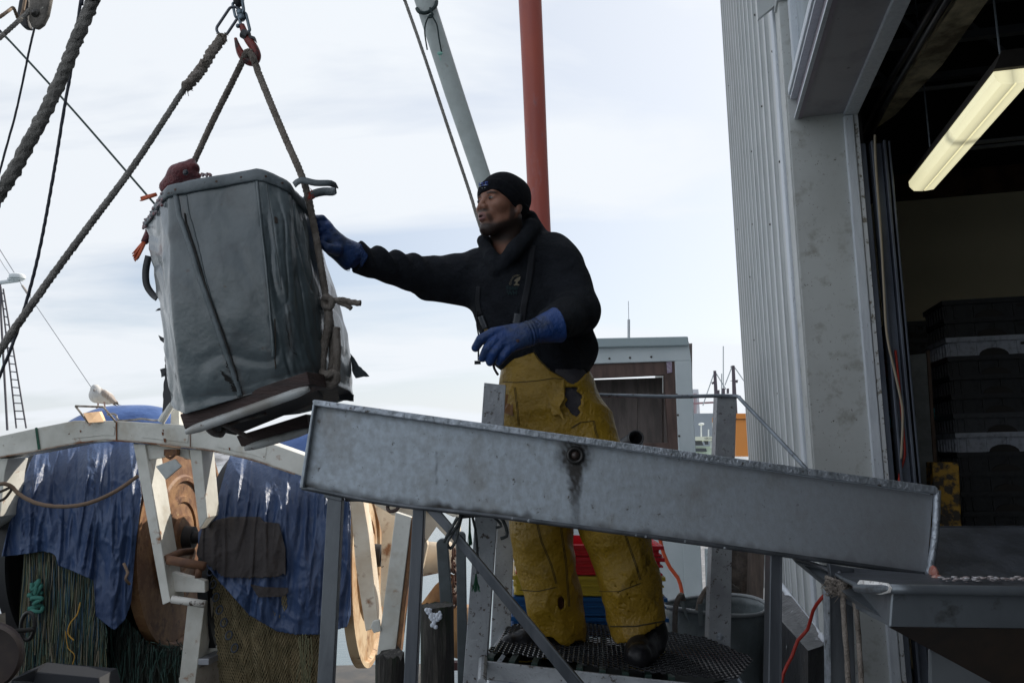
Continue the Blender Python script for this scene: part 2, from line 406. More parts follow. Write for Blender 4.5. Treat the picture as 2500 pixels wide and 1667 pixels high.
# header over the door
m = MB(); bbx(m, -7, -0.01, 0.052, 0.26, 3.37, 3.40); obj('soffit', m, sofm, bld)
m = MB(); bbx(m, -7, -0.008, 0.256, 0.325, 3.352, 3.396); obj('door_head_trim', m, trimm, bld, bevel=0.004)
m = MB(); bbx(m, -7, -0.01, 0.030, 0.052, 3.365, 3.375); bbx(m, -7, -0.01, 0.034, 0.050, 3.376, 3.375+0.095); obj('fascia', m, purm, bld)
m = MB(); bbx(m, -7, -0.02, 0.012, 0.030, 3.360, 3.372); bbx(m, -7, -0.02, 0.0, 0.045, 3.473, 3.49); obj('drip_edge', m, trimm, bld)
win = MB(); bbx(win, -7, -0.03, 0.02, 0.07, 3.50, 3.56); bbx(win, -0.09, -0.03, 0.02, 0.07, 3.56, 4.65); bbx(win, -7, -0.03, 0.02, 0.07, 4.65, 4.72); bbx(win, -2.05, -1.98, 0.02, 0.07, 3.56, 4.65)
bbx(win, -7, -0.03, -0.01, 0.018, 3.492, 3.535)
wf = obj('window', win, trimm, bld, bevel=0.004)
gm = mat('window_glass', (0.28, 0.33, 0.36), 0.08, c2=(0.4, 0.44, 0.46), vs=4, spec=0.8)
m = MB(); bbx(m, -7, -0.085, 0.055, 0.062, 3.55, 4.66); obj('pane', m, gm, wf)
m = MB(); m.prism([B(0.16, -0.02, 4.10), B(0.16, -0.12, 4.03), B(0.16, -0.12, 5.2), B(0.16, -0.02, 5.2)], Vector(_w)*-0.03); bbx(m, 0.0, 0.13, -0.03, 0.02, 4.05, 5.2); obj('window_hood', m, sid, bld)
# door trim post, steel tracks
m = MB(); bbx(m, -0.030, 0.02, 0.252, 0.300, 0, 3.35); obj('door_post', m, trimm, bld, bevel=0.006)
m = MB(); bbx(m, -0.022, 0.02, 0.303, 0.322, 0, 3.35); obj('door_stop', m, mat('chipped_white', (0.60, 0.62, 0.64), 0.5, spots=((0.2, 0.18, 0.15), 30, (0.55, 0.62))), bld)
trk = mat('track_steel', (0.16, 0.18, 0.22), 0.45, 0.7, c2=(0.09, 0.10, 0.13), vs=9, stretch=(1, 1, 0.3))
m = MB()
for a, b_, u0, u1 in ((0.325, 0.352, 0.0, 0.05), (0.372, 0.384, -0.03, 0.05), (0.386, 0.43, 0.02, 0.05), (0.432, 0.445, -0.02, 0.05), (0.46, 0.47, 0.0, 0.06)):
    bbx(m, u0, u1, a, b_, 0, 3.2)
obj('door_track', m, trk, bld, bevel=0.002)
m = MB(); bbx(m, 0.04, 0.08, 0.39, 0.43, 0, 3.1); obj('track_rail', m, galv, bld)

# ------------------------------------------------------------------ interior
im = mat('inner_wall_paint', (0.80, 0.70, 0.48), 0.8, c2=(0.72, 0.64, 0.44), vs=0.8)
m = MB(); bbx(m, 2.5, 2.56, 0.22, 8, 0, 3.60); obj('inner_wall', m, im, bld)
m = MB(); bbx(m, 2.44, 2.60, 0.22, 8, 3.603, 3.80); obj('brown_beam', m, mat('brown_wood', (0.10, 0.05, 0.025), 0.8, c2=(0.05, 0.025, 0.012), vs=5), bld)
m = MB(); m.prism([B(-7, 0.3, 0.003), B(2.5, 0.3, 0.003), B(2.5, 8, 0.003), B(-7, 8, 0.003)], (0, 0, 0.01)); obj('inner_floor', m, conm, bld)
m = MB(); bbx(m, -7, -0.02, 0.345, 0.36, 3.46, 7.9); bbx(m, 0.08, 5.7, 0.345, 0.36, 0, 7.9); bbx(m, 2.90, 2.94, 0.36, 8, 3.8, 7.9); bbx(m, -7, 5.7, 0.36, 8, 7.85, 7.9); obj('ceiling_lining', m, darkm, bld)
trus = MB()
for uu, z0 in ((0.9, 4.15), (1.9, 4.35)):
    trus.bar(B(uu, 0.4, z0), B(uu, 7, z0), 0.05, 0.05); trus.bar(B(uu, 0.4, z0+0.55), B(uu, 7, z0+0.55), 0.05, 0.05)
    for k in range(14): trus.bar(B(uu, 0.5+k*0.45, z0 if k % 2 else z0+0.55), B(uu, 0.95+k*0.45, z0+0.55 if k % 2 else z0), 0.03, 0.03)
for k in range(8): trus.bar(B(-6+k*1.1, 0.5, 5.3), B(-6+k*1.1, 7.5, 5.3), 0.06, 0.12)
obj('roof_truss', trus, mat('truss_steel', (0.16, 0.17, 0.19), 0.5, 0.4), bld)
pst = mat('purlin_steel', (0.45, 0.46, 0.46), 0.4, 0.3)
for a_, b_, uu, w_ in (((2365, 350), (2560, 331), 1.7, 0.03), ((2365, 363), (2560, 343), 1.7, 0.02), ((2225, 222), (2390, 203), 1.9, 0.03)): obj('purlin', MB().bar(HU(*a_, uu), HU(*b_, uu), w_, 0.02), pst, bld)
wood_lit = mat('rough_board', (0.62, 0.54, 0.34), 0.55, c2=(0.16, 0.13, 0.08), vs=7, stretch=(1, 1, 9), bump=1.0, bs=35)
def HZ(x, y, z):
    d = c_f*FPX+c_r*(x-1250)+c_u*(833.5-y); return Vector(CAM+d*((z-1.65)/d[2]))
m = MB(); m.prism([HZ(a, b_, 3.42) for a, b_ in ((2133, 318), (2185, 282), (2300, 160), (2420, -10), (2345, -10), (2290, 72), (2212, 190))], (0, 0, 0.03))
obj('header_board', m, wood_lit, bld)
m = MB()
for off in (0, 26):
    m.tube([HV(2104+off, 322-off*0.05, 0.45), HV(2150+off*0.9, 235, 0.45), HV(2245+off*0.9, 72, 0.45), HV(2330+off, -70, 0.45)], 0.016 if off == 0 else 0.013, 12)
obj('conduit_pipe', m, mat('black_pipe', (0.025, 0.025, 0.028), 0.3, spots=((0.2, 0.2, 0.2), 60, (0.68, 0.72))), bld, smooth=True)

fx = thing('ceiling_light', 'long lit fluorescent ceiling light hanging inside the loading door', 'ceiling light', B(-0.4, 0.67, 3.0))
u0, u1, va, vb = 0.27, -1.02, 0.607, 0.748
m = MB(); m.prism([B(u0, va-0.004, 3.06), B(u0, vb+0.01, 3.06), B(u0, vb+0.01, 3.13), B(u0, va+0.03, 3.13)], Vector(_w)*(u1-u0-0.02))
obj('housing', m, mat('fixture_board', (0.018, 0.014, 0.012), 0.8), fx)
lm = mat('light_diffuser', (0.85, 0.82, 0.62), 0.35, emit=1.0)
nt = lm.node_tree; pb = nt.nodes['Principled BSDF']
tcx = nt.nodes.new('ShaderNodeTexCoord'); mpx = nt.nodes.new('ShaderNodeMapping'); mpx.inputs['Rotation'].default_value = (0, 0, R(13.047)); nt.links.new(tcx.outputs['Object'], mpx.inputs[0])
spx = nt.nodes.new('ShaderNodeSeparateXYZ'); nt.links.new(mpx.outputs[0], spx.inputs[0])
# two tubes glow behind the lens: bright bands across, dark at the lamp ends
wv = M('POWER', M('ABSOLUTE', M('SINE', M('MULTIPLY', M('ADD', spx.outputs[0], 0.02), 38.0, nt), nt=nt) if False else M('SINE', M('MULTIPLY', spx.outputs[0], 40.0, nt), nt=nt), nt=nt), 0.6, nt)
endd = M('ABSOLUTE', M('SUBTRACT', spx.outputs[1], -0.02, nt), nt=nt)
notch = nt.nodes.new('ShaderNodeMapRange'); nt.links.new(endd, notch.inputs[0]); notch.inputs[1].default_value = 0.005; notch.inputs[2].default_value = 0.05; notch.inputs[3].default_value = 0.45; notch.inputs[4].default_value = 1.0
tot = M('MULTIPLY', M('MULTIPLY', M('ADD', M('MULTIPLY', wv, 0.45, nt), 0.5, nt), notch.outputs[0], nt), 0.82, nt)
nt.links.new(tot, pb.inputs['Emission Strength']); pb.inputs['Emission Color'].default_value = (1.0, 0.94, 0.60, 1)
m = MB()
prof = [(va, 3.058), (va+0.002, 3.030), (va+0.022, 3.005), ((va+vb)/2-0.004, 3.000), ((va+vb)/2, 3.006), ((va+vb)/2+0.004, 3.000), (vb-0.022, 3.005), (vb-0.002, 3.030), (vb, 3.058)]
m.prism([B(u0, a, z) for a, z in prof], Vector(_w)*(u1-u0)); obj('diffuser', m, lm, fx)
obj('hanger', MB().tube([B(-0.9, 0.68, 3.1), B(-0.9, 0.68, 3.7)], 0.004, 6), galv, fx); obj('hanger', MB().tube([B(0.1, 0.68, 3.1), B(0.1, 0.68, 4.2)], 0.004, 6), galv, fx)

# fish crates stacked in the dark
def crate_mb(Lx, Wy, H, ax, c, ribs=5):
    body = MB(); t = 0.012
    X, Y_, Z = ax; c = Vector(c)
    def bx_(x0, x1, y0, y1, z0, z1, mb): mb.box(c+X*((x0+x1)/2)+Y_*((y0+y1)/2)+Z*((z0+z1)/2), x1-x0, y1-y0, z1-z0, ax=ax)
    bx_(-Lx/2+t, Lx/2-t, -Wy/2+t, Wy/2-t, 0, t, body)
    bx_(-Lx/2+t, Lx/2-t, -Wy/2+t*0.2, -Wy/2+t*1.2, t, H-0.012, body); bx_(-Lx/2+t, Lx/2-t, Wy/2-t*1.2, Wy/2-t*0.2, t, H-0.012, body)
    bx_(-Lx/2+t*0.1, -Lx/2+t, -Wy/2+t, Wy/2-t, t, H-0.012, body); bx_(Lx/2-t, Lx/2-t*0.1, -Wy/2+t, Wy/2-t, t, H-0.012, body)
    for k in range(ribs):
        xx = -Lx/2+Lx*(k+0.5)/ribs
        bx_(xx-0.008, xx+0.008, -Wy/2-0.010, -Wy/2+t*0.2, H*0.15, H-0.035, body)
        yy = -Wy/2+Wy*(k+0.5)/ribs
        bx_(-Lx/2-0.010, -Lx/2+t*0.1, yy-0.008, yy+0.008, H*0.15, H-0.035, body)
    rim = MB(); h0 = H-0.012-0.018
    for (x0, x1, y0, y1) in ((-Lx/2-0.014, Lx/2+0.014, -Wy/2-0.014, -Wy/2+0.001), (-Lx/2-0.014, Lx/2+0.014, Wy/2-0.001, Wy/2+0.014), (-Lx/2-0.014, -Lx/2+0.0005, -Wy/2+0.001, Wy/2-0.001), (Lx/2-0.0005, Lx/2+0.014, -Wy/2+0.001, Wy/2-0.001)):
        bx_(x0, x1, y0, y1, h0, H, rim)
    return body, rim
CAX = (Vector(_n), Vector(-_w), V(0, 0, 1))      # long side faces the door
CAX = (Vector(_n), Vector(_w), V(0, 0, 1))
crm = {k: mat('crate_'+k, c, 0.5, spots=((c[0]*0.5, c[1]*0.5, c[2]*0.5), 25, (0.5, 0.7))) for k, c in dict(black=(0.034, 0.036, 0.040), white=(0.42, 0.45, 0.52), red=(0.30, 0.03, 0.04), teal=(0.04, 0.15, 0.17), cyan=(0.05, 0.42, 0.48), grey=(0.07, 0.075, 0.085)).items()}
wc = HU(2325, 900, 1.15); va_ = float((np.array(wc)-BO)@_n)
def stack(v0, Lx, u, seq, zt, words, grp):
    n = len(seq)
    for k, c in enumerate(seq):
        z = zt-(k+1)*0.118; pos = B(u+0.25, v0+Lx/2, z)
        b_, r_ = crate_mb(Lx, 0.42, 0.135, CAX, pos, 7)
        t = thing('fish_crate', words(k, c, n), 'crate', pos, grp); obj('crate_body', b_, crm[c], t); obj('rim', r_, crm[c], t)
        hm = MB(); X, Y_, Z = CAX; y_ = -0.2225
        for xc in (-Lx*0.18, Lx*0.24): hm.prism([Vector(pos)+X*(xc+0.085*math.cos(a_))+Y_*y_+Z*(0.012+0.05*math.sin(a_)) for a_ in np.linspace(0, math.pi, 9)], Y_*0.008)
        hm.prism([Vector(pos)+X*a_+Y_*y_+Z*b2_ for a_, b2_ in ((Lx*0.02, 0.075), (Lx*0.10, 0.075), (Lx*0.10, 0.09), (Lx*0.02, 0.09))], Y_*0.008)
        obj('hand_hole', hm, darkm, t)
ordn = ['topmost', 'second', 'third', 'fourth', 'fifth', 'sixth', 'seventh', 'eighth', 'ninth', 'tenth', 'eleventh', 'twelfth', 'thirteenth', 'fourteenth', 'fifteenth', 'sixteenth', 'seventeenth', 'eighteenth', 'nineteenth', 'twentieth']
zA = HU(2400, 745, 1.15).z; zB = HU(2250, 795, 1.55).z; vB = float((np.array(HU(2185, 900, 1.55))-BO)@_n); vB1 = float((np.array(HU(2318, 900, 1.55))-BO)@_n)
stack(va_, 0.78, 1.15, ['black', 'black', 'white', 'black', 'black', 'black', 'grey', 'white']+['black']*11, zA+0.03, lambda k, c, n: f'{c} fish crate, {ordn[k]} from the top of the right stack indoors', 'fish crates in the right indoor stack')
stack(vB, vB1-vB, 1.55, ['black', 'black', 'red', 'teal', 'black', 'cyan']+['black']*8, zB+0.02, lambda k, c, n: f'{c} fish crate, {ordn[k]} from the top of the left stack indoors', 'fish crates in the left indoor stack')
# metal cabinet side, bollard
m = MB(); m.prism([HU(x, y, 0.9) for x, y in ((2212, 868), (2262, 862), (2285, 1190), (2238, 1190))], Vector(_w)*0.05); m2 = MB(); m2.prism([HU(x, y, 0.88) for x, y in ((2263, 856), (2270, 856), (2292, 1190), (2284, 1190))], Vector(_w)*0.04)
t = thing('metal_sheet', 'grey steel panel leaning beside the left crate stack indoors', 'panel', _base(m.v)); obj('sheet', m, mat('cabinet_grey', (0.22, 0.24, 0.25), 0.5, c2=(0.14, 0.15, 0.16), vs=9), t); obj('edge_strip', m2, mat('rusty_edge', (0.12, 0.08, 0.06), 0.7), t)
yb = mat('worn_yellow_paint', (0.42, 0.24, 0.03), 0.6, c2=(0.05, 0.04, 0.03), vs=22, vt=(0.42, 0.55), bump=0.8, bs=40)
m = MB(); m.prism([HU(x, y, 0.35) for x, y in ((2276, 1128), (2341, 1128), (2358, 1480), (2292, 1480))], Vector(_w)*0.13)
tag(obj('safety_post', m, yb, bevel=0.006), 'worn yellow square post standing by the dark crates indoors', 'post')
# cords by the door track
def cord(name, pts, r, m_, label, cat='cord', lobes=0, **k):
    mb = MB(); mb.tube(dens(pts, 0.03), r, 8, lobes=lobes, **k); return tag(obj(name, mb, m_, smooth=True), label, cat)
ropem = mat('old_rope', (0.36, 0.31, 0.27), 0.95, c2=(0.22, 0.185, 0.155), vs=30, bump=1.0, bs=220)
redc = mat('red_cord', (0.45, 0.03, 0.015), 0.45)
cord('door_rope', [HU(x, y, -0.06) for x, y in ((2136, 330), (2138, 400), (2150, 560), (2158, 700), (2166, 820), (2192, 940), (2204, 1010), (2200, 1120))], 0.006, mat('tan_rope', (0.32, 0.27, 0.2), 0.9), 'thin tan pull rope hanging beside the door track', 'rope')
cord('power_cord', [HU(x, y, 0.0) for x, y in ((2186, 855), (2196, 950), (2206, 1060), (2209, 1110), (2200, 1145), (2194, 1180), (2190, 1300))], 0.006, redc, 'red cord hanging inside the doorway beside the track')
cord('hose', [HU(x, y, 0.3) for x, y in ((2160, 600), (2185, 750), (2215, 860), (2225, 1000), (2245, 1180))], 0.010, mat('dark_green_hose', (0.02, 0.06, 0.05), 0.4), 'dark green hose hanging inside the doorway', 'hose')

# ------------------------------------------------------------------ white booth with a boarded window
shY = 6.0
shp = mat('booth_paint', (0.68, 0.74, 0.76), 0.5, c2=(0.60, 0.67, 0.69), vs=3, spots=((0.16, 0.15, 0.10), 12, (0.66, 0.74)), bump=0.1, bs=30)
brw = mat('brown_frame', (0.15, 0.095, 0.08), 0.7, c2=(0.09, 0.06, 0.052), vs=20, stretch=(1, 1, 0.2))
ply = mat('weathered_plywood', (0.30, 0.25, 0.23), 0.85, c2=(0.19, 0.16, 0.15), vs=6, stretch=(3, 3, 0.5), spots=((0.30, 0.28, 0.27), 40, (0.70, 0.73)), bump=0.4, bs=50)
bo = thing('guard_booth', 'small white booth with brown framed window behind the worker', 'booth', P(1500, 1400, shY))
m = MB()
m.plate([(1330, 845), (1681, 833), (1688, 880), (1330, 892)], shY, 0.10)
m.plate([(1648, 881), (1688, 880), (1722, 1560), (1676, 1560)], shY, 0.10)
m.plate([(1330, 1102), (1660, 1100), (1676, 1560), (1330, 1560)], shY, 0.10)
m.plate([(1330, 893), (1380, 891), (1380, 1101), (1330, 1101)], shY, 0.10)
sx = P(1681, 833, shY); 
m.prism([P(1682, 833, shY+0.11), P(1718, 1560, shY+0.11), P(1718, 1560, shY+0.11)+V(0, 1.2, 0), P(1682, 833, shY+0.11)+V(0, 1.2, 0)], (-0.06, 0, 0))
m.prism([P(1330, 845, shY+0.11), P(1330, 1560, shY+0.11), P(1330, 1560, shY+0.11)+V(0, 1.2, 0), P(1330, 845, shY+0.11)+V(0, 1.2, 0)], (0.06, 0, 0))
obj('wall', m, shp, bo, bevel=0.006)
m = MB(); m.plate([(1326, 828), (1680, 821), (1682, 843), (1326, 851)], shY-0.04, 1.5); obj('roof', m, mat('booth_roof_trim', (0.42, 0.50, 0.52), 0.5), bo, bevel=0.008)
m = MB()
m.plate([(1381, 893), (1650, 880), (1650, 914), (1381, 926)], shY+0.02, 0.05); m.plate([(1622, 914), (1649, 913), (1660, 1099), (1634, 1099)], shY+0.02, 0.05)
m.plate([(1381, 1085), (1633, 1080), (1634, 1099), (1381, 1101)], shY+0.02, 0.05)
wfr = obj('window', m, brw, bo, bevel=0.003)
m = MB()
yb2 = shY+0.40
m.plate([(1330, 850), (1690, 838), (1690, 914.5), (1330, 924)], yb2, 0.03); m.plate([(1330, 931), (1556, 923.5), (1556, 1300), (1330, 1300)], yb2+0.02, 0.03)
m.plate([(1557, 923.5), (1617, 921.5), (1617, 1300), (1557, 1300)], yb2+0.02, 0.03); m.plate([(1621, 914.7), (1690, 914.6), (1700, 1300), (1621, 1300)], yb2, 0.03); m.plate([(1612, 960), (1624, 960), (1624, 1300), (1612, 1300)], yb2+0.06, 0.03)
obj('plywood_board', m, ply, bo)
m = MB(); m.plate([(1627, 880), (1640, 879), (1641, 909), (1629, 911)], shY+0.012, 0.004); obj('sticker', m, mat('faded_sticker', (0.33, 0.25, 0.36), 0.5, c2=(0.5, 0.45, 0.5), vs=60), wfr)
m = MB()
scm = mat('screw_head', (0.09, 0.08, 0.07), 0.4, 0.6)
for x, y in ((1488, 875), (1538, 873), (1590, 871), (1652, 963), (1655, 1013), (1658, 1064)): obj('screw', MB().ball(P(x, y, shY), 0.009, 8), scm, bo)
m = MB(); m.plate([(1724, 1340), (1732, 1340), (1740, 1560), (1731, 1560)], shY-0.02, 0.05); obj('corner_post', m, shp, bo)
m = MB(); m.tube([P(1535, 826, 7.0), P(1535, 780, 7.0)], 0.012, 8); m.tube([P(1535, 780, 7.0), P(1534, 735, 7.0)], 0.003, 6)
tag(obj('whip_antenna', m, mat('antenna_white', (0.6, 0.62, 0.65), 0.4)), 'thin white whip antenna above the booth roof', 'antenna')
m = MB(); a = P(1552, 1070, 5.2); m.lathe(a, (-0.25, -1, 0.25), [(0, 0.052), (0.012, 0.055), (0.013, 0.045), (-0.1, 0.040)], 20); m.tube([a, a+V(-0.10, 0.25, -0.08), a+V(-0.25, 0.5, -0.2)], 0.05, 14, caps=False)
tag(obj('drain_hose', m, blackm, smooth=True), 'black hose mouth showing behind the worker by the booth', 'hose')
m = MB(); m.tube(dens([P(1604, 1290, 5.6), P(1612, 1318, 5.6), P(1620, 1350, 5.6), P(1636, 1385, 5.6), P(1655, 1410, 5.6), P(1664, 1440, 5.6), P(1666, 1480, 5.6), P(1666, 1600, 5.6)], 0.05), 0.013, 8)
tag(obj('extension_cord', m, mat('orange_cord', (0.60, 0.09, 0.03), 0.4), smooth=True), 'orange cord hanging in front of the white booth', 'cord')
# things behind the galvanised post
logm = mat('wet_bark', (0.045, 0.03, 0.022), 0.35, c2=(0.12, 0.09, 0.07), vs=18, bump=1.0, bs=60)
m = MB(); m.tube([P(1812, 1330, 6.5), P(1806, 1420, 6.5), P(1800, 1640, 6.5)], [0.115, 0.12, 0.12], 20, fuzz=0.05); tag(obj('mooring_pile', m, logm, smooth=True), 'dark shiny round pile between the galvanised post and wooden post', 'pile')
m = MB(); m.bar(P(1846, 1330, 6.2), P(1838, 1640, 6.2), 0.10, 0.10, up=(0, 1, 0)); tag(obj('timber_post', m, mat('grey_timber', (0.16, 0.12, 0.10), 0.85, stretch=(1, 1, 0.2), c2=(0.09, 0.07, 0.06), vs=18), bevel=0.006), 'square weathered timber post behind the canvas basket', 'post')
m = MB()
for k in range(5): m.bar(P(1735, 1350+k*26, 6.9), P(1772, 1351+k*26, 6.9), 0.03, 0.05)
m.bar(P(1737, 1335, 6.93), P(1741, 1640, 6.93), 0.04, 0.04); m.bar(P(1768, 1335, 6.93), P(1770, 1640, 6.93), 0.04, 0.04)
tag(obj('wooden_pallet', m, mat('dark_wood', (0.05, 0.045, 0.042), 0.8)), 'dark slatted pallet upright between booth and galvanised post', 'pallet')

# ------------------------------------------------------------------ far shore on the right
white_p = mat('white_boat_paint', (0.72, 0.75, 0.74), 0.45, c2=(0.6, 0.63, 0.62), vs=0.8)
bt = thing('fishing_boat', 'pale green and white fishing boat with number 1051164 on wheelhouse', 'boat', P(1715, 1120, 40))
grn = mat('pale_green_paint', (0.52, 0.60, 0.50), 0.5)
m = MB(); m.plate([(1660, 1088), (1748, 1089), (1752, 1128), (1660, 1128)], 40, 3); obj('wheelhouse', m, grn, bt)
m = MB(); m.plate([(1655, 1066), (1748, 1065), (1748, 1075), (1655, 1075)], 39.5, 4); obj('wheelhouse_roof', m, mat('cream_paint', (0.75, 0.75, 0.62), 0.5), bt)
m = MB(); m.plate([(1655, 1120), (1756, 1122), (1756, 1160), (1650, 1160)], 38.5, 6); obj('hull', m, grn, bt)
m = MB(); m.plate([(1690, 1076), (1713, 1076), (1718, 1087), (1692, 1087)], 39.93, 0.05); m.plate([(1719, 1076), (1729, 1076), (1730, 1085), (1722, 1085)], 39.93, 0.05); m.plate([(1695, 1094), (1724, 1094), (1726, 1102), (1695, 1102)], 39.9, 0.05)
obj('window', m, mat('dark_glass', (0.03, 0.04, 0.05), 0.1), bt)
m = MB(); m.plate([(1734, 1077), (1748, 1077), (1748, 1094), (1734, 1094)], 39.9, 0.05); obj('locker', m, white_p, bt)
m = text_mesh('1051164', 23, 5.0, lambda a, b_: P(1721+a, 1072.5-b_, 39.46)); obj('number', m, blackm, bt)
m = MB()
for x, y0 in ((1712, 1036), (1730, 1048)): m.tube([P(x, 1066, 41), P(x, y0, 41)], 0.035, 6)
m.ball(P(1712, 1035, 41), 0.09, 8, (1.8, 1.8, 0.8)); m.tube([P(1742, 1064, 41), P(1741, 1030, 41)], 0.05, 6); obj('mast', m, white_p, bt)
bn = thing('harbour_shed', 'dark red shed with snowy grey roof across the harbour', 'shed', P(1720, 1120, 90))
m = MB(); m.plate([(1690, 1068), (1722, 1038), (1740, 1026), (1790, 1026), (1790, 1125), (1690, 1125)], 90, 8); obj('wall', m, mat('barn_red', (0.10, 0.02, 0.035), 0.8), bn)
m = MB(); m.plate([(1655, 1066), (1692, 1066), (1741, 1022), (1736, 1016), (1655, 1058)], 89.5, 9); obj('roof', m, mat('slate_snow', (0.28, 0.33, 0.42), 0.8, c2=(0.6, 0.65, 0.75), vs=0.6), bn)
bw = thing('warehouse', 'long snow roofed warehouse beyond the red shed', 'warehouse', P(1710, 1100, 130))
m = MB(); m.plate([(1600, 1012), (1752, 1012), (1752, 1110), (1600, 1110)], 130, 10); obj('wall', m, mat('warehouse_grey', (0.5, 0.52, 0.56), 0.8, c2=(0.3, 0.3, 0.33), vs=0.5), bw)
m = MB(); m.plate([(1600, 1008), (1752, 1011), (1752, 1024), (1600, 1030)], 129, 8); obj('roof', m, mat('snow', (0.75, 0.8, 0.9), 0.8), bw)
tg = thing('lattice_tower', 'pale lattice tower behind the warehouse', 'tower', P(1697, 1010, 140))
m = MB(); m.plate([(1690, 950), (1705, 950), (1709, 1010), (1690, 1010)], 140, 3); obj('tank', m, mat('tower_grey', (0.55, 0.57, 0.60), 0.7, c2=(0.4, 0.42, 0.46), vs=0.3), tg)
m = MB()
for x in (1691, 1695, 1699): m.tube([P(x, 1012, 138), P(x, 960, 138)], 0.09, 6)
m.tube([P(1686, 985, 138), P(1745, 982, 138)], 0.18, 6); obj('frame', m, mat('rust_red_steel', (0.25, 0.15, 0.16), 0.7), tg)
vm = thing('trawler_masts', 'dark trawler rigging with two masts across the harbour', 'trawler', P(1770, 1110, 70))
m = MB(); m.plate([(1600, 1010), (1800, 1008), (1815, 1110), (1600, 1110)], 72, 5); obj('hull', m, mat('far_hull', (0.35, 0.38, 0.42), 0.7), vm)
dk = mat('far_mast', (0.09, 0.07, 0.09), 0.6); rg = mat('far_rigging', (0.45, 0.48, 0.5), 0.6)
m = MB(); m.tube([P(1745, 905, 70), P(1751, 1015, 70)], [0.13, 0.20], 8); m.plate([(1738, 933), (1745, 930), (1746, 936), (1740, 938)], 70, 0.2); obj('mast', m, dk, vm)
m = MB(); m.tube([P(1790, 893, 70), P(1795, 1015, 70)], [0.14, 0.22], 8); m.plate([(1784, 929), (1802, 927), (1801, 934), (1795, 930)], 70, 0.3); m.plate([(1788, 892), (1793, 892), (1793, 896), (1788, 896)], 69.8, 0.6); obj('mast', m, dk, vm)
m = MB(); m.plate([(1776, 948), (1780, 948), (1780, 960), (1776, 960)], 70, 0.3); m.plate([(1753, 952), (1757, 952), (1757, 966), (1753, 966)], 70, 0.3); m.tube([P(1766, 965, 70), P(1766, 948, 70)], 0.15, 6); obj('deck_gear', m, dk, vm)
m = MB()
for a, b_ in (((1745, 906), (1716, 990)), ((1745, 906), (1772, 950)), ((1788, 893), (1770, 940)), ((1791, 893), (1830, 950)), ((1766, 965), (1766, 845)), ((1762, 965), (1762, 912))): m.tube([P(*a, 70), P(*b_, 70)], 0.05, 5)
obj('rigging', m, rg, vm)
ct = thing('orange_container', 'orange steel container behind the corrugated wall corner', 'container', P(1810, 1115, 14))
m = MB(); m.plate([(1795, 1024), (1850, 1024), (1850, 1114), (1797, 1114)], 14.05, 1.5); obj('side', m, mat('orange_paint', (0.62, 0.24, 0.05), 0.55, c2=(0.55, 0.22, 0.05), vs=2), ct)
m = MB(); m.plate([(1793, 1009), (1850, 1009), (1850, 1022), (1793, 1022)], 14, 1.6); obj('top_rail', m, mat('orange_rail', (0.60, 0.22, 0.04), 0.55), ct)
m = MB(); m.plate([(1793, 1022.5), (1850, 1022.5), (1850, 1023.8), (1793, 1023.8)], 14.02, 1); obj('seam', m, blackm, ct)
# ================================================================== STAINLESS CHUTE AND ITS STAND
alu = mat('scuffed_stainless', (0.50, 0.56, 0.62), 0.50, 0.45, c2=(0.41, 0.445, 0.48), vs=40, vt=(0.38, 0.64),
          spots=[((0.13, 0.12, 0.11), 38, (0.63, 0.71)), ((0.30, 0.29, 0.27), 6, (0.52, 0.85)), ((0.05, 0.045, 0.04), 90, (0.70, 0.73))], bump=0.12, bs=70, rough2=0.60, stretch=(1.15, 1, 1.0), attr=[('grime', (0.035, 0.028, 0.022)), ('clean', (0.30, 0.31, 0.33))])
flm = mat('worn_flange', (0.52, 0.56, 0.62), 0.45, 0.7, c2=(0.30, 0.33, 0.36), vs=30, spots=[((0.12, 0.11, 0.10), 45, (0.60, 0.68)), ((0.85, 0.88, 0.9), 70, (0.70, 0.74))], bump=0.5, bs=70)
cY = 2.30
chute = thing('chute', 'long sloping stainless steel chute in front of the worker', 'chute', P(1500, 1250, cY))
